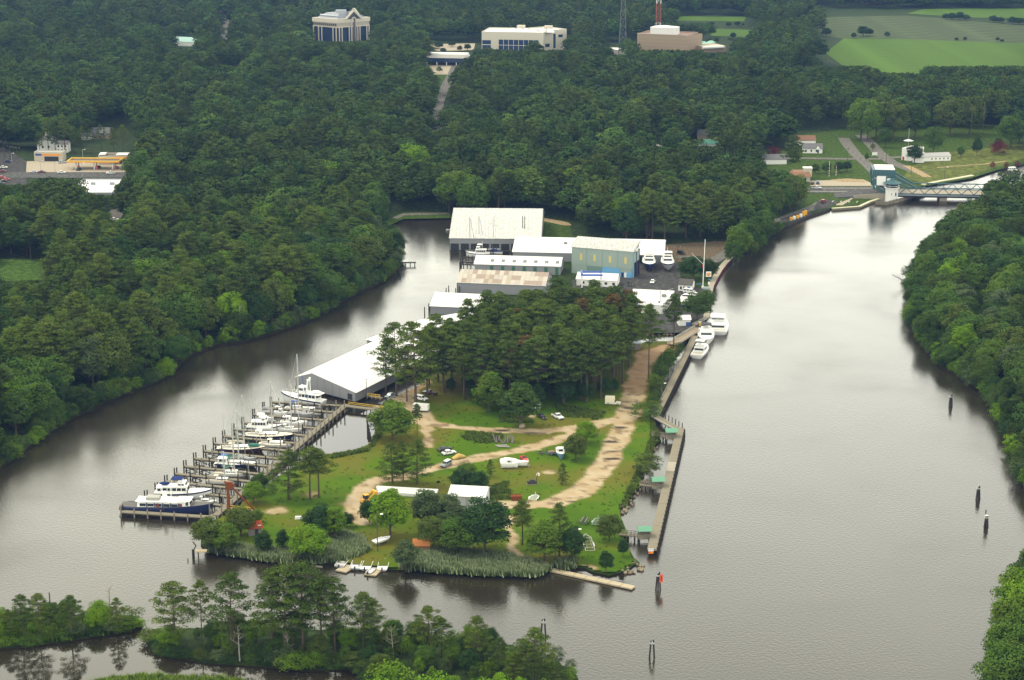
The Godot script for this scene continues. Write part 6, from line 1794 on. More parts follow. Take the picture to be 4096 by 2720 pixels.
	h = gable("house","red brick house with rusty roof in the left wood",Vector2(-177.9,-934.9),Vector2(-168.7,-933.7),9.0,5.6,2.8,red_brick,brown_roof)
	part("chimney",box_mesh(V(-0.4,0,-0.4),V(0.4,2.4,0.4)),red_brick,h,V(6.4,7.6,-4.6))
	window(h,V(2.0,3.2,0),1.2,1.4)
	gable("porch","low brick porch with cream eave in front of the red brick house",Vector2(-173.3,-926.4),Vector2(-165.6,-925.2),4.0,3.0,1.6,red_brick,brown_roof)
	gable("house","grey roofed house at the edge of the garden clearing",Vector2(-191,-876.3),Vector2(-182.5,-875.2),9.0,3.0,2.4,brick,grey_roof)
	gable("house","low house with grey roof beside the garden clearing house",Vector2(-181.7,-878.5),Vector2(-174.5,-876.3),8.0,2.8,2.2,white,grey_roof)
	h = gable("house","white house with grey roof and small porch above the cross street",Vector2(181.4,-1173.6),Vector2(193.2,-1172.6),8.5,3.0,2.6,white,grey_roof)
	for i in 3:
		window(h,V(1.8 + i * 3.2,0.8,0),1.1,1.6)
	part("porch",MB.new().hexa([V(-1.4,2.6,0),V(1.4,2.6,0),V(1.4,2.6,-3),V(-1.4,2.6,-3)],[V(-0.05,4.2,0),V(0.05,4.2,0),V(0.05,4.2,-3),V(-0.05,4.2,-3)]).mesh(),white,h,V(9.2,0,0.8))
	opening(h,"door",V(9.2,0.2,0),1.0,2.1,paint("dark_blue_door",Color(0.01,0.015,0.06)))
	gable("house","brown roofed house behind the white one with the porch",Vector2(181.9,-1205.4),Vector2(194.1,-1205.4),9.0,3.0,2.4,white,brown_roof)
	gable("house","hip roofed white house beside the red crape myrtle",Vector2(151.2,-1132.6),Vector2(165.5,-1133.5),9.0,3.0,2.4,white,grey_roof)
	h = gable("house","long low white house on the lawn beyond the bridge",Vector2(249.3,-1142.4),Vector2(267.1,-1146),7.5,3.0,1.6,white,textured("pale_grey_roof",Color(0.4,0.4,0.4),tex["grain"],3.0))
	for i in 5:
		window(h,V(6.0 + i * 2.6,1.0,0),0.9,1.2)
	gable("house","white gabled front wing of the long low house",Vector2(249,-1137.9),Vector2(254,-1155.9),6.5,3.0,1.6,white,textured("pale_grey_roof",Color(0.4,0.4,0.4),tex["grain"],3.0))
	h = flat_block("hall","tall white walled hall with red door behind a dark tree",Vector2(237.8,-1148.7),Vector2(244.2,-1143.3),12.0,7.0,white,roof_w)
	opening(h,"door",V(1.2,0.05,0),1.2,2.2,paint("red_door",Color(0.4,0.02,0.02)))
	h = flat_block("shop","brown shop with sloping roof and a tan corner tower by the road",Vector2(160.6,-1074.1),Vector2(170.7,-1074.1),11.0,3.4,cream,brown_roof)
	part("mansard",MB.new().hexa([V(-0.8,3.2,1.2),V(11.0,3.2,1.2),V(11.0,3.2,-11),V(-0.8,3.2,-11)],[V(1.0,5.6,-1.4),V(9.6,5.6,-1.4),V(9.6,5.6,-9),V(1.0,5.6,-9)]).mesh(),textured("shop_roof",Color(0.3,0.15,0.08),tex["grain"],3.0),h)
	part("corner_tower",box_mesh(V(6.6,3.4,-6),V(11.2,7.4,-1.6)),cream,h)
	part("tower_cap",box_mesh(V(6.3,7.4,-6.3),V(11.5,7.9,-1.3)),roof_w,h)
	for i in 3:
		window(h,V(2.0 + i * 2.6,0.5,0),1.6,2.0)
	h = gable("house","dark roofed house among trees above the mid wood",Vector2(120.6,-1229.6),Vector2(136.1,-1225.5),9.0,3.0,2.6,brick,grey_roof)
	gable("house","green roofed low house in front of the dark roofed one",Vector2(118.1,-1193.6),Vector2(132.8,-1191.7),8.0,2.8,2.2,white,paint("green_house_roof",Color(0.05,0.2,0.14)))
	gable("carport","small white carport roof among the mid wood trees",Vector2(91,-1185.9),Vector2(98.8,-1184.9),5.0,2.4,0.8,white,roof_w)
	gable("store","red roofed roadside store behind the woods",Vector2(-92.2,-1110.2),Vector2(-81.1,-1111.9),8.0,3.0,1.4,white,paint("red_roof_paint",Color(0.42,0.03,0.02)))
	gable("house","brick house at the very top of the far fields",Vector2(407,-2216.1),Vector2(423.7,-2209.7),12.0,5.0,4.0,red_brick,brown_roof)
	gable("barn","white farm shed at the far edge of the fields, the larger",Vector2(325.8,-2105.9),Vector2(334,-2105.9),9.0,4.0,1.6,white,roof_w)
	gable("barn","white farm shed at the far edge of the fields, the smaller",Vector2(308.2,-2105.9),Vector2(312.6,-2105.9),8.0,3.6,1.4,white,roof_w)
	flat_block("strip_store","big flat white roofed store on the near side of the main road",Vector2(-241.6,-1015.4),Vector2(-213.6,-1015.4),42.0,4.4,paint("grey_wall",Color(0.3,0.32,0.34)),roof_w,LAND,0.6)
	for i in 3:
		solid("roof_unit","grey air conditioning unit on the flat store roof","air conditioner",box_mesh(V(-1.2,0,-0.8),V(1.2,1.3,0.8)),paint("grey_wall",Color(0.3,0.32,0.34)),v3(Vector2(-243.1,-1041.7).lerp(Vector2(-222.2,-1041.7),i / 2.0),LAND + 4.5),0.0,"units on the flat store roof")
func make_arched_civic(cream: Material,blue: Material) -> void:
	var c := Vector2(-165.1,-1808.6)
	var lft := Vector2(-190,-1827.6)
	var rgt := Vector2(-136,-1831.4)
	var o := thing("civic_tower","cream civic building with tall columns, blue glass and a pointed arched front","building",v3(c))
	var L := lft - c
	var R := rgt - c
	var plan := func(k: float) -> PackedVector2Array:
		var m := (L + R) / 2
		var out := PackedVector2Array()
		for q in [Vector2.ZERO,R,L + R,L]:
			out.append(m + (q - m) * k)
		return out
	part("glass_wall",MB.new().prism(plan.call(0.9),0,15.2).mesh(),blue,o)
	part("window_band",MB.new().prism(plan.call(0.985),14.0,17.6).mesh(),textured("cream_fins",Color(0.42,0.38,0.32),tex["grain"],8.0),o)
	part("lower_cornice",MB.new().prism(plan.call(1.0),13.2,14.1).mesh(),cream,o)
	part("fascia",MB.new().prism(plan.call(1.02),17.6,21.4).mesh(),cream,o)
	var dark := paint("dark_pane",Color(0.03,0.035,0.045),0.3)
	for f in 2:
		var e := L if f == 0 else R
		var n := e.normalized().orthogonal()
		if n.dot(L + R) > 0.0:
			n = -n
		for i in 12:
			var p := e * ((i + 0.5) / 12.0) + n * 0.25
			if f == 0:
				part("window",MB.new().bar(v3(p,15.9),v3(p + e.normalized() * 1.1,15.9),0.3,1.9).mesh(),dark,o)
		for t in [0.03,0.16,0.62,0.75,0.96] if f == 0 else [0.06,0.14,0.36,0.43,0.62,0.69,0.9,0.97]:
			var p: Vector2 = e * t + n * 0.4
			part("column",MB.new().tube(v3(p,0),v3(p,13.3),0.62,0.62,8).mesh(),cream,o)
	# low pitched grey roof with pale skylight bands
	var m2 := (L + R) / 2
	var b := MB.new()
	var low := []
	var top := []
	for q in plan.call(0.86):
		low.append(v3(q,21.4))
	for q in plan.call(0.5):
		top.append(v3(q,26.0))
	low.reverse()
	top.reverse()
	b.hexa(low,top)
	part("roof",b.mesh(),textured("grey_metal_roof",Color(0.2,0.22,0.25),tex["grain"],8.0,0.5),o)
	var pl: PackedVector2Array = plan.call(0.72)
	part("skylight",MB.new().bar(v3(pl[0],24.0),v3(pl[3],24.0),1.4,1.0).mesh(),paint("pale_skylight",Color(0.5,0.55,0.6),0.3),o)
	part("roof_unit",box_mesh(V(-5,26,-3),V(5,28.2,3)),paint("grey_wall",Color(0.3,0.32,0.34)),o,v3(m2,0))
	# pointed gables with arch on both long faces
	for f in 2:
		var e := R if f == 0 else L
		var d := e.normalized()
		var n := d.orthogonal()
		if n.dot(L + R) > 0.0:
			n = -n
		var mid := e * 0.5 + n * 0.5
		if f == 1:
			mid = e * 0.5 + R * 0.9
		var w := 9.0
		var g := MB.new()
		g.bar(v3(mid - d * w,20.6),v3(mid,28.6),1.4,1.6)
		g.bar(v3(mid,28.6),v3(mid + d * w,20.6),1.4,1.6)
		part("gable_frame",g.mesh(),cream,o)
		var tri := MB.new()
		var back := -n * 12.0 if f == 0 else n * 8.0
		tri.hexa([v3(mid - d * w,20.6),v3(mid + d * w,20.6),v3(mid + d * w + back,20.6),v3(mid - d * w + back,20.6)],[v3(mid - d * 0.1,28.4),v3(mid + d * 0.1,28.4),v3(mid + d * 0.1 + back,26.4),v3(mid - d * 0.1 + back,26.4)])
		part("gable",tri.mesh(),dark,o)
		if f == 0:
			for s in [-1.0,1.0]:
				part("arch_pier",MB.new().bar(v3(mid + d * 2.2 * s,0),v3(mid + d * 2.2 * s,20.0),0.9,1.0).mesh(),cream,o)
			for k in 6:
				var t := PI * k / 6.0
				var u := PI * (k + 1) / 6.0
				part("arch_stone",MB.new().bar(v3(mid + d * 2.2 * cos(t),20.0 + 2.2 * sin(t)),v3(mid + d * 2.2 * cos(u),20.0 + 2.2 * sin(u)),1.0,0.9).mesh(),cream,o)
			part("arch_glass",MB.new().bar(v3(mid - n * 0.6,0),v3(mid - n * 0.6,20.5),3.8,0.5).mesh(),paint("mauve_glass",Color(0.12,0.1,0.11),0.2),o)
func make_station(white: Material,roof_w: Material) -> void:
	var orange := paint("station_orange",Color(0.72,0.26,0.015),0.5)
	var blue := paint("station_blue",Color(0.03,0.07,0.33),0.5)
	var dark := paint("dark_opening",Color(0.02,0.022,0.025),0.8)
	var o := flat_block("car_wash","cream car wash with a blue and orange band and dark drive-in",Vector2(-290.5,-1144.2),Vector2(-273.1,-1143.3),8.0,5.0,textured("cream_wall",Color(0.58,0.53,0.43),tex["grain"],8.0),paint("grey_wall",Color(0.3,0.32,0.34)),LAND,0.7)
	var l := 17.41
	part("band",box_mesh(V(0.8,3.5,0),V(l * 0.27,4.6,0.1)),blue,o)
	part("band",box_mesh(V(l * 0.27 + 0.02,3.5,0),V(l * 0.93,4.6,0.1)),orange,o)
	opening(o,"drive_in",V(l * 0.61,0,0),l * 0.5,3.0,dark)
	o = thing("fuel_canopy","wide fuel canopy with orange fascia on four posts","canopy",v3(Vector2(-263.2,-1113.6)),frame_of(Vector2(-263.2,-1113.6),Vector2(-232.8,-1112.7)))
	l = 30.41
	part("canopy_deck",box_mesh(V(0,4.5,-11),V(l,4.9,0)),textured("brown_deck",Color(0.1,0.075,0.06),tex["grain"],6.0),o)
	for s in [[V(-0.3,4.4,0),V(l + 0.3,5.1,0.3)],[V(-0.3,4.4,-11.3),V(l + 0.3,5.1,-11)],[V(-0.3,4.4,-11),V(0,5.1,0)],[V(l,4.4,-11),V(l + 0.3,5.1,0)]]:
		part("fascia",box_mesh(s[0],s[1]),orange,o)
		part("fascia_trim",box_mesh(s[0] + V(0,0.72,0),s[1] + V(0,0.55,0)),paint("station_yellow",Color(0.8,0.55,0.08),0.5),o)
	for i in 3:
		for z in [-2.5,-8.5]:
			part("post",box_mesh(V(l * (0.14 + 0.36 * i) - 0.35,0,z - 0.35),V(l * (0.14 + 0.36 * i) + 0.35,4.5,z + 0.35)),white,o)
		solid("fuel_pump","white fuel pump with red panel under the canopy, %s post" % ["first","middle","last"][i],"fuel pump",MB.new().box(V(-0.5,0,-0.35),V(0.5,1.9,0.35)).box(V(-0.7,1.9,-0.5),V(0.7,2.2,0.5)).mesh(),paint("pump_red",Color(0.45,0.1,0.06)),v3(Vector2(-263.2,-1113.6).lerp(Vector2(-232.8,-1112.7),0.14 + 0.36 * i)) + V(1.6,0,-2.5))
	o = flat_block("station_shop","filling station shop with dark roof and orange band behind the canopy",Vector2(-249,-1132.6),Vector2(-231.7,-1133.5),12.0,4.4,textured("cream_wall",Color(0.58,0.53,0.43),tex["grain"],8.0),textured("brown_deck",Color(0.1,0.075,0.06),tex["grain"],6.0),LAND,0.8)
	l = 17.32
	part("band",box_mesh(V(l * 0.55,3.6,0),V(l,4.6,0.12)),orange,o)
	for i in 3:
		opening(o,"window",V(l * (0.62 + 0.14 * i),0.4,0),l * 0.12,2.6,glass())
	part("roof_white",box_mesh(V(l * 0.6,5.3,-9),V(l,5.6,-1)),roof_w,o)
	part("roof_white",box_mesh(V(0,5.3,-10),V(l * 0.22,5.8,-2)),roof_w,o)
# ---------------------------------------------------------------- boats
func gel() -> Material:
	return paint("white_gelcoat",Color(0.76,0.76,0.75),0.3)
func hull(o: Node3D,l: float,beam: float,free: float,rise: float,transom: float,m: Material,deck_m: Material,stripe: Material = null,draft := 0.6,overhang := 0.1) -> void:
	# stern at x = 0,bow at x = l,waterline at y = 0
	var rings := []
	var band := []
	var top := []
	var n := 11
	for i in n:
		var t := i / float(n - 1)
		var half := beam / 2 * (lerpf(transom,1.0,smoothstep(0.0,0.42,t)) if t < 0.42 else pow(1.0 - pow((t - 0.42) / 0.58,2.3),0.75))
		half = maxf(half,0.03)
		var y := free * (1.0 + rise * t * t + 0.12 * rise * (1.0 - t) * (1.0 - t))
		var x := l * t
		var low := x - l * overhang * pow(t,4.0) * 1.0 + l * overhang * 0.4 * pow(1.0 - t,4.0)
		rings.append([V(x,y,-half),V(x * 0.5 + low * 0.5,y * 0.4,-half * 0.93),V(low,-draft * 0.4,-half * 0.62),V(low,-draft,0),V(low,-draft * 0.4,half * 0.62),V(x * 0.5 + low * 0.5,y * 0.4,half * 0.93),V(x,y,half)])
		band.append([V(x,y,-half - 0.03),V(x,y - 0.22 * free - 0.08,-half - 0.02)])
		top.append(half)
	var b := MB.new()
	b.loft(rings,false,true,true)
	part("hull",b.mesh(true),m,o)
	var d := MB.new()
	for i in n - 1:
		var p: Array = rings[i]
		var q: Array = rings[i + 1]
		var dn := V(0,-0.02,0)
		d.quad(p[0] + dn,p[6] + dn,q[6] + dn,q[0] + dn)
	part("deck",d.mesh(),deck_m,o)
	if stripe:
		var s := MB.new()
		for i in n - 1:
			for k in [-1.0,1.0]:
				var a: Vector3 = band[i][0] * V(1,1,-k)
				var c: Vector3 = band[i][1] * V(1,1,-k)
				var e: Vector3 = band[i + 1][0] * V(1,1,-k)
				var f: Vector3 = band[i + 1][1] * V(1,1,-k)
				if k > 0.0:
					s.quad(c,f,e,a)
				else:
					s.quad(a,e,f,c)
		part("stripe",s.mesh(),stripe,o)
func house(o: Node3D,called: String,x0: float,x1: float,w: float,y0: float,h: float,m: Material,rake_front := 0.5,rake_back := 0.1,panes := 3,pane_m: Material = null,roof_m: Material = null,lip := 0.15) -> void:
	var t := w * 0.07
	var b := MB.new()
	b.hexa([V(x0,y0,-w / 2),V(x1,y0,-w / 2),V(x1,y0,w / 2),V(x0,y0,w / 2)],[V(x0 + rake_back,y0 + h,-w / 2 + t),V(x1 - rake_front,y0 + h,-w / 2 + t),V(x1 - rake_front,y0 + h,w / 2 - t),V(x0 + rake_back,y0 + h,w / 2 - t)])
	part(called,b.mesh(),m,o)
	part(called + "_roof",box_mesh(V(x0 + rake_back - lip,y0 + h + 0.005,-w / 2 + t - lip),V(x1 - rake_front + lip,y0 + h + 0.12,w / 2 - t + lip)),roof_m if roof_m else m,o)
	var g: Material = pane_m if pane_m else glass()
	var a0 := 0.42
	var a1 := 0.86
	if panes <= 0:
		return
	for s in [-1.0,1.0]:
		for i in panes:
			var u := x0 + rake_back + 0.25 + (x1 - rake_front - x0 - rake_back - 0.4) * (i + 0.06) / panes
			var v := x0 + rake_back + 0.25 + (x1 - rake_front - x0 - rake_back - 0.4) * (i + 0.9) / panes
			var z0: float = (w / 2 - t * a0 + 0.02) * s
			var z1: float = (w / 2 - t * a1 + 0.02) * s
			var p := MB.new()
			var q := [V(u,y0 + h * a0,z0),V(v,y0 + h * a0,z0),V(v,y0 + h * a1,z1),V(u,y0 + h * a1,z1)]
			if s > 0.0:
				face4(p,q[0],q[1],q[2],q[3],0.03)
			else:
				face4(p,q[1],q[0],q[3],q[2],0.03)
			part("pane",p.mesh(),g,o)
	# windscreen and after panes
	for e in 2:
		var f := MB.new()
		var xa := lerpf(x1,x1 - rake_front,a0) + 0.02 if e == 0 else lerpf(x0,x0 + rake_back,a0) - 0.02
		var xb := lerpf(x1,x1 - rake_front,a1) + 0.02 if e == 0 else lerpf(x0,x0 + rake_back,a1) - 0.02
		var za := w / 2 - t - 0.2
		if e == 0:
			face4(f,V(xa,y0 + h * a0,za),V(xa,y0 + h * a0,-za),V(xb,y0 + h * a1,-za),V(xb,y0 + h * a1,za),0.03)
		else:
			face4(f,V(xa,y0 + h * a0,-za),V(xa,y0 + h * a0,za),V(xb,y0 + h * a1,za),V(xb,y0 + h * a1,-za),0.03)
		part("windscreen",f.mesh(),g,o)
func canopy(o: Node3D,called: String,x0: float,x1: float,w: float,y: float,m: Material,floor_y: float) -> void:
	# cloth top on four thin poles
	var rings := []
	for i in 4:
		var t := i / 3.0
		var x := lerpf(x0,x1,t)
		var dy := 0.1 * sin(t * PI)
		rings.append([V(x,y + dy - 0.12,-w / 2),V(x,y + dy - 0.12,w / 2),V(x,y + dy + 0.02,w / 2),V(x,y + dy + 0.14,0),V(x,y + dy + 0.02,-w / 2)])
	part(called,MB.new().loft(rings).mesh(),m,o)
	for x in [x0 + 0.15,x1 - 0.15]:
		for z in [-w / 2 + 0.1,w / 2 - 0.1]:
			part("pole",MB.new().tube(V(x,floor_y,z),V(x,y,z),0.035,0.035,4).mesh(),paint("steel",Color(0.5,0.5,0.5),0.3,0.8),o)
func rail(o: Node3D,l: float,beam: float,x0: float,y: float) -> void:
	var b := MB.new()
	var prev := []
	for i in 8:
		var t := lerpf(x0 / l,0.985,i / 7.0)
		var half := beam / 2 * pow(maxf(1.0 - pow(maxf(t - 0.42,0.0) / 0.58,2.3),0.002),0.75) * 0.95
		var p := [V(l * t,y + 0.25 * t,-half),V(l * t,y + 0.25 * t,half)]
		for k in 2:
			b.tube(p[k] - V(0,0.7,0),p[k],0.03,0.03,3,false)
			if prev:
				b.tube(prev[k],p[k],0.035,0.035,3,false)
		prev = p
	part("rail",b.mesh(),paint("steel",Color(0.5,0.5,0.5),0.3,0.8),o)
func rig(o: Node3D,x: float,y: float,h: float,boom: float,l: float,cover: Material,spar: Material = null) -> void:
	var m: Material = spar if spar else paint("aluminium",Color(0.6,0.6,0.58),0.35,0.5)
	part("mast",MB.new().tube(V(x,y,0),V(x - 0.15,y + h,0),0.24,0.17,6).mesh(),m,o)
	part("boom",MB.new().tube(V(x,y + 1.6,0),V(x - boom,y + 1.7,0),0.08,0.07,5).mesh(),m,o)
	part("sail_cover",MB.new().ball(V(x - boom / 2,y + 1.95,0),V(boom / 2,0.28,0.22),7,5).mesh(true),cover,o)
	var s := MB.new()
	for k in [0.45,0.72]:
		s.tube(V(x,y + h * k,-h * 0.06),V(x,y + h * k,h * 0.06),0.04,0.04,4)
	part("spreader",s.mesh(),m,o)
	var st := MB.new()
	for q in [V(l * 0.97,y,0),V(0.2,y,0),V(x - 0.3,y,1.3),V(x - 0.3,y,-1.3)]:
		st.tube(V(x - 0.15,y + h,0),q,0.03,0.03,3,false)
	part("rigging",st.mesh(),paint("steel",Color(0.5,0.5,0.5),0.3,0.8),o)
	part("furled_sail",MB.new().tube(V(l * 0.95,y + 0.6,0),V(x + 0.2,y + h * 0.93,0),0.1,0.05,5).mesh(),cover,o)
func sailboat(label: String,stern: Vector2,bow: Vector2,mast: float,hm: Material,dm: Material,cover: Material,y := 0.0,masts := 1,stripe: Material = null,free := 1.0) -> Node3D:
	var l := stern.distance_to(bow)
	var beam := l * 0.3
	var o := thing("sailboat",label,"sailboat",v3(stern,y),frame_of(stern,bow))
	hull(o,l,beam,free,0.35,0.62,hm,dm,stripe,0.7,0.12)
	house(o,"cabin",l * 0.3,l * 0.68,beam * 0.55,free * 1.02,0.55,gel() if dm != hm else hm,0.5,0.05,4)
	part("cockpit",box_mesh(V(l * 0.07,free * 1.0,-beam * 0.22),V(l * 0.28,free * 1.06,beam * 0.22)),paint("cockpit_shade",Color(0.3,0.27,0.22)),o)
	part("coaming",box_mesh(V(l * 0.05,free * 1.03,-beam * 0.3),V(l * 0.29,free + 0.3,-beam * 0.24)),gel(),o)
	part("coaming",box_mesh(V(l * 0.05,free * 1.03,beam * 0.24),V(l * 0.29,free + 0.3,beam * 0.3)),gel(),o)
	canopy(o,"dodger",l * 0.24,l * 0.36,beam * 0.5,free + 1.5,cover,free + 0.2)
	rail(o,l,beam,l * 0.1,free + 0.75)
	if mast > 0.0:
		rig(o,l * 0.56,free + 0.4,mast,l * 0.36,l,cover)
	if masts > 1:
		var m: Material = paint("aluminium",Color(0.6,0.6,0.58),0.35,0.5)
		part("mizzen_mast",MB.new().tube(V(l * 0.16,free,0),V(l * 0.15,free + mast * 0.72,0),0.11,0.07,6).mesh(),m,o)
		part("mizzen_boom",MB.new().tube(V(l * 0.16,free + 1.5,0),V(l * -0.02,free + 1.6,0),0.07,0.06,5).mesh(),m,o)
	return o
func cruiser(label: String,stern: Vector2,bow: Vector2,hm: Material,free := 1.3,y := 0.0,style := 0,cloth: Material = null,wide := 0.32,called := "motor_yacht") -> Node3D:
	# style 0: sportfisher or flybridge cruiser; 1: trawler with long house; 2: small cabin boat
	var l := stern.distance_to(bow)
	var beam := l * wide
	var o := thing(called,label,"motor boat",v3(stern,y),frame_of(stern,bow))
	hull(o,l,beam,free,0.55,0.88,hm,gel(),null if style != 1 else paint("navy",Color(0.015,0.025,0.09),0.4),0.7,0.06)
	rail(o,l,beam,l * 0.5,free * 1.35 + 0.6)
	part("cockpit",box_mesh(V(l * 0.03,free * 1.0,-beam * 0.36),V(l * (0.3 if style == 0 else 0.16),free * 1.08,beam * 0.36)),paint("cockpit_floor",Color(0.5,0.47,0.4)),o)
	for s in [-1.0,1.0]:
		part("gunwale",box_mesh(V(0.05,free * 1.0,s * beam * 0.4 - 0.12),V(l * 0.34,free + 0.45,s * beam * 0.4 + 0.12)),gel(),o)
	part("transom_rail",box_mesh(V(0.02,free * 1.0,-beam * 0.4),V(0.24,free + 0.45,beam * 0.4)),gel(),o)
	if style == 0:
		house(o,"cabin",l * 0.31,l * 0.68,beam * 0.8,free * 1.05,1.7,gel(),1.4,0.0,3)
		house(o,"flybridge",l * 0.34,l * 0.55,beam * 0.66,free + 1.9,0.8,gel(),0.5,0.0,0)
		canopy(o,"hard_top",l * 0.33,l * 0.54,beam * 0.62,free + 4.3,cloth if cloth else gel(),free + 2.0)
		part("seat",box_mesh(V(l * 0.38,free + 2.75,-0.6),V(l * 0.41,free + 3.3,0.6)),gel(),o)
		for k in 3:
			part("antenna",MB.new().tube(V(l * 0.36,free + 4.3,(k - 1) * 0.8),V(l * 0.33,free + 7.0,(k - 1) * 0.9),0.03,0.02,4).mesh(),gel(),o)
	elif style == 1:
		house(o,"saloon",l * 0.13,l * 0.62,beam * 0.78,free * 1.08,1.9,gel(),0.7,0.1,5)
		house(o,"pilothouse",l * 0.4,l * 0.58,beam * 0.68,free + 2.1,1.1,gel(),0.6,0.2,2,glass())
		canopy(o,"bimini",l * 0.3,l * 0.5,beam * 0.66,free + 4.4,cloth if cloth else gel(),free + 2.2)
		part("mast",MB.new().tube(V(l * 0.3,free + 2,0),V(l * 0.29,free + 6.0,0),0.07,0.05,5).mesh(),gel(),o)
	else:
		house(o,"cabin",l * 0.32,l * 0.7,beam * 0.72,free * 1.05,1.25,gel(),0.9,0.1,3)
		if cloth:
			canopy(o,"canvas_top",l * 0.1,l * 0.4,beam * 0.7,free + 2.1,cloth,free)
	return o
func skiff(label: String,stern: Vector2,bow: Vector2,hm: Material,inside: Material,y := 0.0,motor := true,called := "skiff") -> Node3D:
	var l := stern.distance_to(bow)
	var beam := l * 0.4
	var o := thing(called,label,"small boat",v3(stern,y),frame_of(stern,bow))
	hull(o,l,beam,0.55,0.35,0.86,hm,inside,null,0.18,0.06)
	for x in [0.2,0.46,0.7]:
		part("thwart",box_mesh(V(l * x - 0.16,0.5,-beam * 0.38),V(l * x + 0.16,0.66,beam * 0.38)),gel(),o)
	for s in [-1.0,1.0]:
		part("gunwale",MB.new().bar(V(0.1,0.66,s * beam * 0.44),V(l * 0.62,0.76,s * beam * 0.46),0.1,0.16).mesh(),gel(),o)
	if motor:
		part("outboard_motor",MB.new().box(V(-0.35,0.45,-0.18),V(0.0,1.15,0.18)).box(V(-0.22,-0.4,-0.08),V(-0.1,0.5,0.08)).mesh(),paint("black_plastic",Color(0.02,0.02,0.02),0.5),o)
	return o
func stands(o: Node3D,l: float,beam: float,y: float) -> void:
	# keel blocks and jack stands of a boat ashore
	for x in [0.2,0.5,0.75]:
		part("keel_block",box_mesh(V(l * x - 0.3,-y,-0.25),V(l * x + 0.3,-0.55,0.25)),timber(),o)
		for s in [-1.0,1.0]:
			part("jack_stand",MB.new().tube(V(l * x,-y,s * beam * 0.6),V(l * x,-0.1,s * beam * 0.36),0.07,0.07,5).mesh(),paint("stand_red",Color(0.2,0.03,0.02)),o)
func covered(label: String,stern: Vector2,bow: Vector2,hm: Material,cloth: Material,y := 0.0) -> Node3D:
	var l := stern.distance_to(bow)
	var beam := l * 0.3
	var o := thing("covered_boat",label,"boat",v3(stern,y),frame_of(stern,bow))
	hull(o,l,beam,0.9,0.35,0.85,hm,cloth,null,0.5,0.08)
	var rings := []
	for i in 7:
		var t := i / 6.0
		var half := beam * 0.48 * (1.0 - pow(maxf(t - 0.45,0.0) / 0.58,2.4)) + 0.04
		var y0 := 0.85 * (1.0 + 0.33 * t * t)
		var up := 0.35 + 0.95 * sin(clampf(t * 1.25 + 0.15,0.0,1.0) * PI) + 0.1 * (i % 2)
		rings.append([V(l * t,y0,-half),V(l * t,y0,half),V(l * t,y0 + up * 0.6,half * 0.8),V(l * t,y0 + up,half * 0.15),V(l * t,y0 + up,-half * 0.15),V(l * t,y0 + up * 0.6,-half * 0.8)])
	part("tarpaulin",MB.new().loft(rings).mesh(true),cloth,o)
	return o
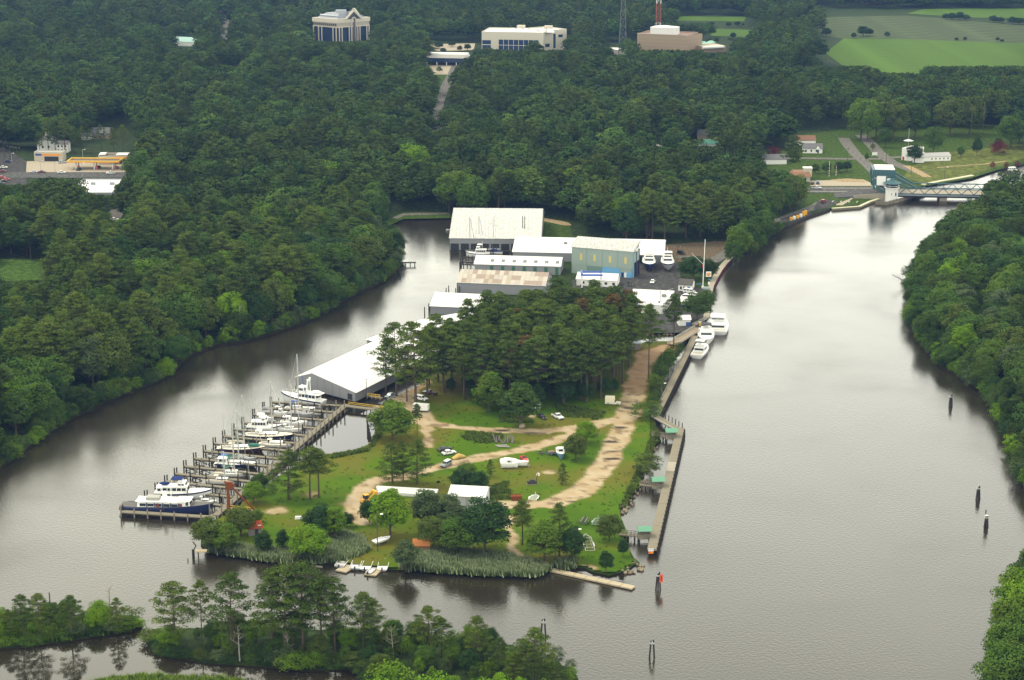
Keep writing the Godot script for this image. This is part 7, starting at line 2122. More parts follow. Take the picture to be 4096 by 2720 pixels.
func make_boats() -> void:
	var navy := paint("navy",Color(0.015,0.025,0.09),0.4)
	var maroon := paint("maroon_hull",Color(0.07,0.012,0.018),0.4)
	var teak := paint("teak",Color(0.42,0.3,0.16),0.7)
	var cream := paint("cream_deck",Color(0.66,0.6,0.46),0.6)
	var green := paint("green_canvas",Color(0.015,0.12,0.09),0.8)
	var blue := paint("blue_canvas",Color(0.03,0.1,0.35),0.8)
	var navy_c := paint("navy_canvas",Color(0.02,0.035,0.12),0.85)
	var grey := paint("grey_canvas",Color(0.3,0.3,0.31),0.85)
	var white_c := paint("white_canvas",Color(0.72,0.72,0.71),0.8)
	var dark := paint("black_canvas",Color(0.03,0.03,0.035),0.8)
	make_long_navy(navy)
	# in the slips,from the open end inward
	sailboat("little white day sailer ahead of the long navy boat",Vector2(-95.7,-540.3),Vector2(-88.9,-540.7),0.0,gel(),gel(),white_c,0.0,1,null,0.8)
	var o := cruiser("white trawler yacht with blue bimini and flying bridge next to the long navy boat",Vector2(-108.5,-546),Vector2(-91.3,-545.6),gel(),1.9,0.0,1,navy_c,0.3)
	var l := 17.28
	part("dinghy",MB.new().ball(V(l * 0.17,4.6,0),V(1.7,0.5,0.8),8,5).mesh(true),navy_c,o)
	house(o,"after_cabin",l * 0.03,l * 0.2,l * 0.22,2.1,1.6,gel(),0.1,0.2,2)
	sailboat("white sailboat with bare teak deck and no sail covers",Vector2(-95.1,-559.8),Vector2(-84.7,-558.8),9.0,gel(),teak,cream)
	sailboat("white sailboat with green sail covers",Vector2(-93.6,-566.8),Vector2(-82.4,-565.9),15.5,gel(),gel(),green)
	o = sailboat("navy hulled sailboat with white deckhouse at its stern",Vector2(-94.9,-575.6),Vector2(-81,-574.6),17.0,navy,gel(),green,0.0,1,null,1.2)
	house(o,"deckhouse",1.2,4.6,2.6,1.2,1.7,gel(),0.6,0.1,2)
	covered("boat under a bright blue tarpaulin in the slips",Vector2(-94,-582.6),Vector2(-90.2,-582),gel(),paint("bright_blue_tarp",Color(0.05,0.17,0.5),0.7))
	covered("long grey covered boat beside the blue tarpaulin",Vector2(-90.1,-581),Vector2(-82.2,-580),paint("grey_hull",Color(0.3,0.31,0.33),0.5),grey)
	o = sailboat("maroon hulled two-masted sailing boat with cream cabin",Vector2(-96.4,-590.2),Vector2(-80.4,-590.2),17.5,maroon,cream,paint("cream_canvas",Color(0.5,0.46,0.36)),0.0,2,navy,1.35)
	part("dinghy",MB.new().ball(V(16.02 * 0.76,2.2,0),V(2.2,0.6,0.9),8,5).mesh(true),green,o)
	sailboat("cream decked white sailboat above the maroon hull",Vector2(-83.5,-595.9),Vector2(-71.1,-595.4),0.0,gel(),cream,cream)
	o = sailboat("large navy hulled sailboat with white mainsail bundled on its boom",Vector2(-89.7,-604.4),Vector2(-72.3,-603.9),18.0,navy,cream,white_c,0.0,2,null,1.3)
	o = cruiser("white sedan trawler with blue windows in the middle of the slips",Vector2(-89.5,-612.6),Vector2(-77.6,-612),gel(),1.5,0.0,1,white_c,0.34)
	sailboat("small white sailboat between the trawler and the main dock",Vector2(-79.3,-612),Vector2(-70.6,-611.2),16.5,gel(),gel(),white_c)
	cruiser("white cabin cruiser with a white hard top near the main dock",Vector2(-79,-618.2),Vector2(-69.7,-617.6),gel(),1.2,0.0,2,white_c)
	covered("grey tarpaulin covered boat near the big white yacht",Vector2(-77.4,-629),Vector2(-68.9,-627.8),paint("grey_hull",Color(0.3,0.31,0.33),0.5),grey)
	cruiser("white topped launch at the tip of the slips",Vector2(-82.5,-630.1),Vector2(-77.7,-629.6),gel(),1.0,0.0,2,white_c)
	covered("small grey covered boat at the tip of the slips",Vector2(-87.1,-633.7),Vector2(-83.3,-633.1),gel(),grey)
	covered("white covered boat at the tip of the slips",Vector2(-87,-623.8),Vector2(-81.8,-623.2),gel(),white_c)
	o = cruiser("small white runabout nearest the main dock and the yacht",Vector2(-72.7,-631.6),Vector2(-65.7,-630.7),gel(),1.0,0.0,2)
	sailboat("white sailboat with tall mast beside the big white yacht",Vector2(-79.5,-636),Vector2(-70.7,-635.4),19.0,gel(),gel(),blue)
	make_expedition(navy)
	# head of the basin
	sailboat("sailboat with navy sail cover before the boathouse, the leftmost mast",Vector2(-24.2,-899.2),Vector2(-17.2,-895.8),15.0,gel(),gel(),navy_c)
	sailboat("sailboat with bright blue cover before the boathouse",Vector2(-19.2,-901.4),Vector2(-13.1,-899.2),15.0,gel(),gel(),paint("bright_blue_tarp",Color(0.05,0.17,0.5),0.7))
	sailboat("cream hulled sailboat with bare deck before the boathouse",Vector2(-14.4,-908.3),Vector2(-3.7,-907.1),13.5,cream,cream,cream)
	cruiser("white motor boat with blue waterline at the workshop's end",Vector2(-10.7,-882.5),Vector2(-22.1,-883.6),gel(),1.4,0.0,1,white_c)
	sailboat("white sailboat lying between two finger piers at the basin's head",Vector2(-14.8,-896.9),Vector2(-4.3,-895.8),14.0,gel(),gel(),white_c)
	cruiser("white flying bridge boat at the corner of the boathouse",Vector2(-28.9,-901.4),Vector2(-24,-900.3),gel(),1.1,0.0,2,white_c)
	covered("navy covered boat beside the workshop roof",Vector2(-10.3,-890.2),Vector2(-4.3,-888),gel(),navy_c)
	skiff("white dinghy tied outside the boathouse wall",Vector2(-33.4,-941.6),Vector2(-31.4,-942.9),gel(),gel(),0.0)
	# along the canal pier
	o = cruiser("white sport fishing boat astern of two others at the canal pier",Vector2(70.6,-702.1),Vector2(75.8,-718.1),gel(),1.3,0.0,0,gel(),0.33)
	o = cruiser("white motor yacht with black canopy, middle of three at the canal pier",Vector2(78.2,-741.7),Vector2(76.6,-721.8),gel(),1.6,0.0,0,dark,0.34)
	o = cruiser("white trawler yacht, farthest of three at the canal pier",Vector2(82.3,-737.1),Vector2(85.3,-761.9),gel(),1.5,0.0,1,gel(),0.36)
	# ashore in the yard
	for g in [[Vector2(63.4,-861.4),Vector2(62.6,-844),"tan and navy motor yacht on stands before the repair hall",navy],[Vector2(72,-861.4),Vector2(71.1,-844),"grey hulled motor yacht on stands at the yard's back edge",paint("grey_hull",Color(0.3,0.31,0.33),0.5)]]:
		o = cruiser(g[2],g[0],g[1],g[3],1.7,LAND + 1.5,1,cream if g[3] == navy else gel(),0.36)
		stands(o,(g[0] as Vector2).distance_to(g[1]),4.2,1.5)
	o = thing("motor_yacht","round bowed white and navy cruiser on stands in the middle of the yard","motor boat",v3(Vector2(73.2,-777),LAND + 1.3),frame_of(Vector2(73.2,-777),Vector2(75.3,-799.1)))
	hull(o,13.0,4.6,1.9,0.3,0.9,gel(),gel(),null,0.2,0.05)
	part("lower_hull",MB.new().hexa([V(0.2,-1.0,-1.2),V(9.5,-1.0,-0.6),V(9.5,-1.0,0.6),V(0.2,-1.0,1.2)],[V(0.05,0.5,-2.1),V(10.8,0.4,-1.4),V(10.8,0.4,1.4),V(0.05,0.5,2.1)]).mesh(),navy,o)
	part("cockpit",box_mesh(V(5.0,1.95,-1.4),V(8.6,2.15,1.4)),paint("cockpit_shade",Color(0.3,0.27,0.22)),o)
	house(o,"cabin",1.4,5.0,3.4,1.9,0.8,gel(),0.6,0.1,0)
	part("windscreen",box_mesh(V(8.6,2.0,-1.6),V(9.0,2.7,1.6)),glass(),o)
	part("outdrive",box_mesh(V(-0.5,-0.6,-0.3),V(0.05,0.9,0.3)),paint("steel",Color(0.5,0.5,0.5),0.3,0.8),o)
	stands(o,13.0,4.2,1.3)
	# beached skiffs on the island's creek shore
	skiff("grey outboard skiff furthest left of the beached boats",Vector2(-47.6,-488.3),Vector2(-46,-495.7),paint("grey_hull",Color(0.3,0.31,0.33),0.5),grey,0.2)
	skiff("grey skiff with three white benches drawn up on the grass",Vector2(-43.1,-486.8),Vector2(-42.2,-495.3),paint("pale_grey_hull",Color(0.4,0.42,0.44),0.5),paint("pale_grey_hull",Color(0.4,0.42,0.44),0.5),0.2)
	skiff("white flat skiff drawn up beside the one with benches",Vector2(-40.4,-486.4),Vector2(-39.7,-494.9),gel(),gel(),0.2)
	skiff("white flat skiff furthest right of the beached boats",Vector2(-35.6,-486.1),Vector2(-35.3,-493.8),gel(),gel(),0.2)
	skiff("small dark work punt at the foot of the lower pale dock",Vector2(-39.3,-483.5),Vector2(-37.6,-487.5),paint("black_hull",Color(0.03,0.03,0.03),0.6),paint("grey_hull",Color(0.3,0.31,0.33),0.5),0.1)
	o = skiff("white double-ended rowing boat lying on the lawn by the lamp pole",Vector2(-39,-503.3),Vector2(-34.6,-507.6),gel(),gel(),LAND + 0.7,false,"rowing_boat")
	part("oar",MB.new().tube(V(1.2,0.8,-0.6),V(4.6,0.9,0.5),0.05,0.05,4).mesh(),paint("blue_canvas",Color(0.03,0.1,0.35),0.8),o)
	for q in [[V(1.2,-0.75,-0.9),V(1.5,-0.05,0.9)],[V(4.4,-0.75,-0.9),V(4.7,-0.05,0.9)]]:
		part("cradle",box_mesh(q[0],q[1]),timber(),o)
	# on the island lawn
	o = covered("long white shrink-wrapped boat on the lawn beside the red car",Vector2(-3.7,-573.4),Vector2(5.4,-572),gel(),white_c,LAND + 0.6)
	for q in [[V(3,-0.7,-1),V(3.4,0,1)],[V(9,-0.7,-1),V(9.4,0,1)]]:
		part("cradle",box_mesh(q[0],q[1]),timber(),o)
	o = cruiser("white speedboat in front of the shrink-wrapped boat",Vector2(-3.6,-570.5),Vector2(2.1,-571),gel(),0.9,LAND + 0.7,2,null,0.3,"speedboat")
	for q in [[V(1.5,-0.75,-0.8),V(1.8,-0.1,0.8)],[V(4.2,-0.75,-0.8),V(4.5,-0.1,0.8)]]:
		part("cradle",box_mesh(q[0],q[1]),timber(),o)
	o = cruiser("small white and blue outboard boat on the lawn by the bushes",Vector2(15.4,-586),Vector2(15.9,-578.9),paint("sky_hull",Color(0.12,0.25,0.4),0.4),0.9,LAND + 0.6,2,null,0.4,"speedboat")
	for q in [[V(1.0,-0.65,-0.8),V(1.3,-0.1,0.8)],[V(3.2,-0.65,-0.8),V(3.5,-0.1,0.8)]]:
		part("cradle",box_mesh(q[0],q[1]),timber(),o)
func make_long_navy(navy: Material) -> void:
	var a := Vector2(-116.5,-534.2)
	var b := Vector2(-88.5,-532.1)
	var l := a.distance_to(b)
	var o := thing("tug_yacht","long navy tug yacht with white top lying along the outermost pier","tug boat",v3(a,0),frame_of(a,b))
	var beam := 6.0
	hull(o,l,beam,2.1,0.6,0.7,navy,paint("dark_deck",Color(0.08,0.075,0.07)),null,0.8,0.08)
	house(o,"deckhouse",l * 0.19,l * 0.72,beam * 0.72,1.75,2.2,gel(),0.5,0.1,0,null,gel(),0.5)
	# blue band and windows along the house
	for s in [-1.0,1.0]:
		for i in 5:
			var x: float = l * (0.22 + 0.085 * i)
			part("window",box_mesh(V(x,2.5,s * beam * 0.35 - 0.05),V(x + 1.8,3.35,s * beam * 0.35 + 0.05)),glass(),o)
			part("panel",box_mesh(V(x + 1.95,1.8,s * beam * 0.355 - 0.05),V(x + 2.3,3.6,s * beam * 0.355 + 0.05)),navy,o)
		for x in [l * 0.4,l * 0.645]:
			part("door",box_mesh(V(x,1.7,s * beam * 0.365 - 0.05),V(x + 0.8,3.5,s * beam * 0.365 + 0.05)),paint("brown_door",Color(0.14,0.03,0.02)),o)
		part("bulwark",MB.new().bar(V(l * 0.05,1.95,s * beam * 0.44),V(l * 0.5,1.95,s * beam * 0.5),0.14,0.5).mesh(),navy,o)
	house(o,"wheelhouse",l * 0.62,l * 0.76,beam * 0.66,1.9,2.4,gel(),0.3,0.1,3,null,gel(),0.4)
	part("funnel",MB.new().hexa([V(l * 0.46,4.0,-0.7),V(l * 0.5,4.0,-0.7),V(l * 0.5,4.0,0.7),V(l * 0.46,4.0,0.7)],[V(l * 0.45,6.4,-0.55),V(l * 0.485,6.6,-0.55),V(l * 0.485,6.6,0.55),V(l * 0.45,6.4,0.55)]).mesh(),gel(),o)
	part("mast",MB.new().tube(V(l * 0.545,4.0,0),V(l * 0.535,8.8,0),0.14,0.08,6).mesh(),gel(),o)
	part("roof_locker",box_mesh(V(l * 0.28,4.05,-1.4),V(l * 0.42,5.0,1.4)),paint("grey_locker",Color(0.3,0.3,0.27)),o)
	part("anchor_winch",box_mesh(V(l * 0.86,2.1,-0.5),V(l * 0.89,2.8,0.5)),gel(),o)
	part("tyre_fender",MB.new().ball(V(0.1,1.2,0),V(0.7,0.6,2.2),8,5).mesh(true),paint("black_rubber",Color(0.03,0.03,0.03)),o)
	part("radar",MB.new().ball(V(l * 0.22,5.2,1.2),V(0.5,0.16,0.5),8,4).mesh(true),gel(),o)
func make_expedition(navy: Material) -> void:
	var a := Vector2(-66.1,-639)
	var b := Vector2(-82,-646.8)
	var l := a.distance_to(b)
	var o := thing("expedition_yacht","big white yacht with radar arch nearest the long slip shed","motor boat",v3(a,0),frame_of(a,b))
	var beam := l * 0.27
	hull(o,l,beam,2.3,0.65,0.9,gel(),gel(),paint("navy",Color(0.015,0.025,0.09),0.4),0.9,0.08)
	rail(o,l,beam,l * 0.45,4.2)
	house(o,"saloon",l * 0.12,l * 0.6,beam * 0.8,2.4,2.2,gel(),0.9,0.2,5)
	house(o,"pilothouse",l * 0.4,l * 0.6,beam * 0.68,4.7,1.9,gel(),0.8,0.3,3)
	part("boat_deck",box_mesh(V(l * 0.04,4.62,-beam * 0.42),V(l * 0.42,4.78,beam * 0.42)),gel(),o)
	part("tender",MB.new().ball(V(l * 0.16,5.3,0),V(2.2,0.6,1.0),9,5).mesh(true),gel(),o)
	for s in [-1.0,1.0]:
		part("radar_arch",MB.new().bar(V(l * 0.36,4.8,s * beam * 0.3),V(l * 0.34,9.2,s * beam * 0.14),0.3,0.5).mesh(),gel(),o)
	part("radar_arch",MB.new().bar(V(l * 0.34,9.2,-beam * 0.2),V(l * 0.34,9.2,beam * 0.2),0.5,0.25).mesh(),gel(),o)
	part("radome",MB.new().ball(V(l * 0.34,9.8,0.7),V(0.4,0.4,0.4),8,5).mesh(true),gel(),o)
	part("radar",box_mesh(V(l * 0.34 - 0.15,9.5,-1.4),V(l * 0.34 + 0.15,9.75,0.2)),gel(),o)
# ---------------------------------------------------------------- vehicles
var wheel_mesh: ArrayMesh
var rim_mesh: ArrayMesh
func wheel(o: Node3D,x: float,z: float,r: float) -> void:
	if wheel_mesh == null:
		wheel_mesh = MB.new().tube(V(0,0,-0.12),V(0,0,0.12),1.0,1.0,10).mesh()
		rim_mesh = MB.new().tube(V(0,0,-0.13),V(0,0,0.13),0.55,0.55,8).mesh()
	var w := part("wheel",wheel_mesh,paint("black_rubber",Color(0.03,0.03,0.03)),o,V(x,r,z))
	w.scale = V(r,r,1)
	part("rim",rim_mesh,paint("steel",Color(0.5,0.5,0.5),0.3,0.8),w)
func car(called: String,label: String,category: String,p: Vector2,turn: float,style: String,lin: Color,y := LAND,group := "",car_roof = null) -> Node3D:
	var o := thing(called,label,category,v3(p,y + 0.02),turn,group)
	var m := paint("car_paint_%s" % lin.to_html(false),lin,0.35)
	var dims: Array = {"sedan": [4.7,1.78,0.62,0.82],"suv": [4.7,1.85,0.8,1.0],"pickup": [5.5,1.95,0.8,1.02],"van": [5.4,2.0,0.85,1.05],"open": [4.0,1.7,0.6,0.8],"jeep": [4.0,1.75,0.85,1.05]}[style]
	var l: float = dims[0]
	var w: float = dims[1]
	var belt: float = dims[3]
	var low := 0.28
	# body: front at +x; a ring of the side outline across the width
	var prof := []
	match style:
		"sedan","open":
			prof = [[-0.5,low],[0.5,low],[0.5,0.62],[0.47,0.72],[0.24,belt],[-0.3,belt + 0.02],[-0.48,belt - 0.02],[-0.5,0.7]]
		"suv","jeep","van":
			prof = [[-0.5,low],[0.5,low],[0.5,0.75],[0.47,0.9],[0.27,belt],[-0.48,belt + 0.02],[-0.5,0.9]]
		"pickup":
			prof = [[-0.5,low + 0.08],[0.5,low + 0.08],[0.5,0.8],[0.48,0.95],[0.26,belt],[-0.49,belt],[-0.5,0.9]]
	var a := []
	var b := []
	var c := []
	var d := []
	for q in prof:
		a.append(V(q[0] * l,q[1],-w / 2 + 0.1))
		b.append(V(q[0] * l,lerpf(q[1],0.6,0.08),-w / 2))
		c.append(V(q[0] * l,lerpf(q[1],0.6,0.08),w / 2))
		d.append(V(q[0] * l,q[1],w / 2 - 0.1))
	var hulls := MB.new()
	hulls.loft([b,a],true,true,true)
	hulls = MB.new()
	hulls.loft([b,c],true,true,true)
	hulls.loft([a.map(func(v): return v + V(0,0.015,0)),d.map(func(v): return v + V(0,0.015,0))],true,false,false)
	part("body",hulls.mesh(),m,o)
	# greenhouse
	var gh: Array = {"sedan": [-0.36,0.22,-0.22,0.06,0.56],"suv": [-0.48,0.24,-0.43,0.1,0.68],"pickup": [-0.1,0.22,-0.06,0.1,0.66],"van": [-0.49,0.34,-0.47,0.22,0.85],"open": [0.0,0.2,0.06,0.1,0.3],"jeep": [-0.48,0.18,-0.46,0.1,0.75]}[style]
	var x0: float = gh[0] * l
	var x1: float = gh[1] * l
	var x2: float = gh[2] * l
	var x3: float = gh[3] * l
	var h: float = gh[4]
	var wi := w / 2 - 0.08
	var wt := w / 2 - 0.26
	var roof_m: Material = car_roof if car_roof else m
	if style == "open":
		part("windscreen",MB.new().hexa([V(x1 - 0.06,belt,-wi),V(x1,belt,-wi),V(x1,belt,wi),V(x1 - 0.06,belt,wi)],[V(x3 - 0.06,belt + h,-wt),V(x3,belt + h,-wt),V(x3,belt + h,wt),V(x3 - 0.06,belt + h,wt)]).mesh(),glass(),o)
		part("cabin",box_mesh(V(-0.26 * l,belt + 0.0,-wi + 0.1),V(0.12 * l,belt + 0.04,wi - 0.1)),paint("black_canvas",Color(0.03,0.03,0.035),0.8),o)
		part("seat",box_mesh(V(-0.12 * l,belt,-0.6),V(-0.06 * l,belt + 0.3,0.6)),paint("black_canvas",Color(0.03,0.03,0.035),0.8),o)
	else:
		part("cabin",MB.new().hexa([V(x0,belt - 0.02,-wi),V(x1,belt - 0.02,-wi),V(x1,belt - 0.02,wi),V(x0,belt - 0.02,wi)],[V(x2,belt + h,-wt),V(x3,belt + h,-wt),V(x3,belt + h,wt),V(x2,belt + h,wt)]).mesh(),m,o)
		part("roof",box_mesh(V(x2 - 0.05,belt + h + 0.004,-wt - 0.03),V(x3 + 0.05,belt + h + 0.06,wt + 0.03)),roof_m,o)
		var g := glass()
		for s in [-1.0,1.0]:
			var n := 2 if style != "van" else 3
			for i in n:
				var u0 := lerpf(x0,x1,(i + 0.09) / n)
				var u1 := lerpf(x0,x1,(i + 0.93) / n)
				var t0 := lerpf(x2,x3,(i + 0.09) / n)
				var t1 := lerpf(x2,x3,(i + 0.93) / n)
				var q := [V(lerpf(u0,t0,0.12),belt + h * 0.12,s * (lerpf(wi,wt,0.12) + 0.015)),V(lerpf(u1,t1,0.12),belt + h * 0.12,s * (lerpf(wi,wt,0.12) + 0.015)),V(lerpf(u1,t1,0.88),belt + h * 0.88,s * (lerpf(wi,wt,0.88) + 0.015)),V(lerpf(u0,t0,0.88),belt + h * 0.88,s * (lerpf(wi,wt,0.88) + 0.015))]
				var pn := MB.new()
				if s > 0.0:
					face4(pn,q[0],q[1],q[2],q[3],0.02)
				else:
					face4(pn,q[1],q[0],q[3],q[2],0.02)
				part("window",pn.mesh(),g,o)
		for e in 2:
			var xa := lerpf(x1,x3,0.1) + 0.015 if e == 0 else lerpf(x0,x2,0.1) - 0.015
			var xb := lerpf(x1,x3,0.9) + 0.015 if e == 0 else lerpf(x0,x2,0.9) - 0.015
			var za := lerpf(wi,wt,0.1) - 0.08
			var zb := lerpf(wi,wt,0.9) - 0.08
			var pn := MB.new()
			if e == 0:
				face4(pn,V(xa,belt + h * 0.1,za),V(xa,belt + h * 0.1,-za),V(xb,belt + h * 0.9,-zb),V(xb,belt + h * 0.9,zb),0.02)
			else:
				face4(pn,V(xa,belt + h * 0.1,-za),V(xa,belt + h * 0.1,za),V(xb,belt + h * 0.9,zb),V(xb,belt + h * 0.9,-zb),0.02)
			part("windscreen" if e == 0 else "rear_window",pn.mesh(),g,o)
	if style == "pickup":
		part("load_bed",box_mesh(V(-0.47 * l,belt,-w / 2 + 0.16),V(-0.12 * l,belt + 0.03,w / 2 - 0.16)),paint("bed_liner",Color(0.05,0.05,0.05)),o)
	var r := 0.33 if style in ["sedan","open"] else 0.38
	for x in [0.31 * l,-0.29 * l]:
		for z in [-w / 2 + 0.09,w / 2 - 0.09]:
			wheel(o,x,z,r)
	for z in [-w / 2 + 0.3,w / 2 - 0.3]:
		part("headlight",box_mesh(V(l / 2 - 0.06,0.58,z - 0.2),V(l / 2 + 0.02,0.74,z + 0.2)),paint("lamp_glass",Color(0.6,0.6,0.6),0.2),o)
		part("tail_light",box_mesh(V(-l / 2 - 0.02,0.62,z - 0.18),V(-l / 2 + 0.06,0.78,z + 0.18)),paint("tail_red",Color(0.3,0.01,0.01),0.3),o)
	part("bumper",box_mesh(V(l / 2 - 0.05,0.3,-w / 2 + 0.08),V(l / 2 + 0.08,0.5,w / 2 - 0.08)),paint("dark_trim",Color(0.06,0.06,0.06)),o)
	part("bumper",box_mesh(V(-l / 2 - 0.08,0.3,-w / 2 + 0.08),V(-l / 2 + 0.05,0.5,w / 2 - 0.08)),paint("dark_trim",Color(0.06,0.06,0.06)),o)
	return o
func trailer(label: String,p: Vector2,turn: float,l: float,w: float,m: Material,bunks := true,called := "boat_trailer") -> Node3D:
	# frame along x,tongue at +x
	var o := thing(called,label,"trailer",v3(p),turn)
	for s in [-1.0,1.0]:
		part("frame",MB.new().bar(V(-l / 2,0.6,s * w / 2),V(l * 0.28,0.6,s * w / 2),0.12,0.16).mesh(),m,o)
		part("frame",MB.new().bar(V(l * 0.28,0.6,s * w / 2),V(l / 2,0.6,0),0.12,0.16).mesh(),m,o)
		if bunks:
			part("bunk",MB.new().bar(V(-l * 0.48,0.95,s * w * 0.28),V(l * 0.3,0.95,s * w * 0.28),0.22,0.12).mesh(),timber(),o)
		part("mudguard",box_mesh(V(-l * 0.3,0.72,s * (w / 2 + 0.16) - 0.15),V(-l * 0.05,0.82,s * (w / 2 + 0.16) + 0.15)),m,o)
		for x in [-l * 0.24,-l * 0.11] if l > 6.0 else [-l * 0.18]:
			wheel(o,x,s * (w / 2 + 0.16),0.34)
	for k in 5:
		part("crossbar",MB.new().bar(V(-l / 2 + k * l * 0.19,0.58,-w / 2),V(-l / 2 + k * l * 0.19,0.58,w / 2),0.1,0.12).mesh(),m,o)
	part("winch_post",MB.new().tube(V(l * 0.36,0.6,0),V(l * 0.33,1.7,0),0.08,0.08,5).mesh(),m,o)
	return o
func make_vehicles() -> void:
	var white := Color(0.74,0.74,0.73)
	var black := Color(0.015,0.015,0.018)
	# the island
	car("parked_car","white coupe parked on the island lawn above the covered car","car",Vector2(-20.5,-584.9),0.535,"sedan",white)
	car("parked_car","black car half hidden behind the white coupe","car",Vector2(-22,-588.5),0.623,"sedan",black)
	var o := thing("covered_car","car under a tan dust cover beside the white coupe","car",v3(Vector2(-17.2,-580.9)),0.598)
	var rings := []
	for i in 9:
		var t := i / 8.0
		var h: float = [0.45,0.72,0.86,1.2,1.38,1.34,1.0,0.82,0.5][i]
		var x := lerpf(-2.35,2.35,t)
		var w: float = [0.72,0.88,0.95,0.95,0.95,0.95,0.95,0.88,0.7][i]
		rings.append([V(x,0.05,-w),V(x,0.05,w),V(x,0.6 * h,w),V(x,h,w * 0.62),V(x,h * 1.02,0),V(x,h,-w * 0.62),V(x,0.6 * h,-w)])
	part("dust_cover",MB.new().loft(rings).mesh(true),paint("tan_cloth",Color(0.42,0.3,0.1),0.85),o)
	part("hem",MB.new().box(V(-2.3,0.02,-0.97),V(2.3,0.12,0.97)).mesh(),paint("tan_hem",Color(0.34,0.24,0.08),0.85),o)
	car("parked_car","grey estate car with white roof on the lawn by the dirt track","car",Vector2(-21,-573),-2.078,"suv",Color(0.2,0.21,0.22),LAND,"",paint("car_paint_roof_white",white))
	car("parked_car","red open-topped car behind the shrink-wrapped boat","car",Vector2(3.9,-578.9),-1.236,"open",Color(0.55,0.02,0.015))
	car("parked_car","black car on the grass beside the white pickup","car",Vector2(10.3,-623.8),-1.136,"sedan",black)
	car("pickup_truck","white pickup on the grass before the grove","pickup truck",Vector2(15.7,-623.8),-1.071,"pickup",white)
	car("pickup_truck","cream truck with a camper body under the last pines of the grove","pickup truck",Vector2(35.5,-639.6),-0.142,"pickup",Color(0.6,0.57,0.48))
	part("camper_body",box_mesh(V(-2.7,1.05,-1.1),V(0.6,2.9,1.1)),paint("cream_deck",Color(0.66,0.6,0.46),0.6),get_child(get_child_count() - 1))
	car("parked_car","blue grey car beside the long slip shed","car",Vector2(-43.5,-648.8),-2.076,"sedan",Color(0.12,0.17,0.2))
	car("parked_car","white estate car by the box trailer at the grove","car",Vector2(-32.1,-645.1),-0.654,"suv",white)
	car("pickup_truck","dark red pickup at the edge of the grove","pickup truck",Vector2(-29.5,-651.9),2.723,"pickup",Color(0.06,0.012,0.014))
	o = thing("box_trailer","white box trailer standing at the edge of the grove","trailer",v3(Vector2(-31.6,-631.9)),-0.260)
	part("box",box_mesh(V(-2.7,0.5,-1.1),V(2.7,2.6,1.1)),paint("white_wall",Color(0.72,0.72,0.7)),o)
	part("trim",box_mesh(V(-2.72,0.45,-1.12),V(2.72,0.6,1.12)),paint("dark_trim",Color(0.06,0.06,0.06)),o)
	for s in [-1.0,1.0]:
		wheel(o,-0.5,s * 1.0,0.36)
	part("tongue",MB.new().bar(V(2.7,0.5,0),V(3.8,0.5,0),0.12,0.12).mesh(),paint("dark_trim",Color(0.06,0.06,0.06)),o)
	# the yard
	car("parked_car","white car standing alone on the yard's asphalt","car",Vector2(62.6,-824.3),-1.768,"sedan",white)
	car("parked_van","white passenger van by the fuel cabin","van",Vector2(77.4,-805.5),-0.414,"van",white)
	car("pickup_truck","white pickup in front of the passenger van","pickup truck",Vector2(79.7,-799.1),2.991,"pickup",white)
	car("pickup_truck","black truck behind the yard's lamp post","pickup truck",Vector2(80.4,-882.8),-0.688,"jeep",black)
	car("parked_car","black jeep at the sea green hall's blue door","car",Vector2(52.4,-819.5),-1.457,"jeep",black)
	trailer("long grey boat trailer at the back of the yard",Vector2(82,-874.2),0.0,9.0,2.4,paint("steel_grey",Color(0.3,0.32,0.32),0.5))
	car("parked_car","dark green car beside the lane above the yard","car",Vector2(106.9,-890.6),0.234,"sedan",Color(0.02,0.04,0.045))
	car("parked_car","dark car under the trees by the lane","car",Vector2(107,-911),0.265,"suv",black)
	# main road,bridge and shop
	car("pickup_truck","silver pickup driving on the main road toward the bridge","pickup truck",Vector2(170.9,-1051.6),0.0,"pickup",Color(0.5,0.52,0.55),LAND + 0.2)
	car("parked_car","white saloon on the bridge approach","car",Vector2(204.8,-1051.6),PI,"sedan",white,LAND + 1.0)
	car("parked_car","blue estate car outside the brown shop","car",Vector2(174.1,-1067.8),1.4,"suv",Color(0.1,0.17,0.25),LAND + 0.12)
	car("parked_car","dark car beside the blue one at the brown shop","car",Vector2(170.7,-1066.2),1.2,"sedan",black,LAND + 0.12)
	car("parked_car","red car in the small car park below the bridge ramp","car",Vector2(168.5,-1011.8),1.1,"suv",Color(0.28,0.03,0.03),LAND + 0.18)
	o = car("camper_van","white camper van at the edge of the canal wood","van",Vector2(295.8,-1110.2),0.3,"van",white)
	part("awning_box",box_mesh(V(-2.4,2.0,-1.0),V(1.6,2.4,1.0)),paint("white_wall",Color(0.72,0.72,0.7)),o)
	# filling station and the road before it
	car("parked_car","grey car beside the car wash","car",Vector2(-271.8,-1137),0.4,"suv",Color(0.4,0.41,0.42),LAND + 0.12)
	car("parked_car","dark green car fuelling under the canopy","car",Vector2(-256,-1111.9),1.2,"suv",Color(0.03,0.045,0.045),LAND + 0.12)
	car("parked_car","dark red truck under the canopy","pickup truck",Vector2(-245.9,-1118.7),1.5,"jeep",Color(0.1,0.02,0.02),LAND + 0.12)
	car("parked_car","silver car at the far end of the canopy","car",Vector2(-235.3,-1118.7),1.4,"sedan",Color(0.5,0.52,0.55),LAND + 0.12)
	car("pickup_truck","white pickup on the main road by the filling station","pickup truck",Vector2(-234.8,-1099.3),PI,"pickup",white,LAND + 0.2)
	car("parked_car","white saloon on the main road before the canopy","car",Vector2(-264.2,-1101.8),0.0,"sedan",white,LAND + 0.2)
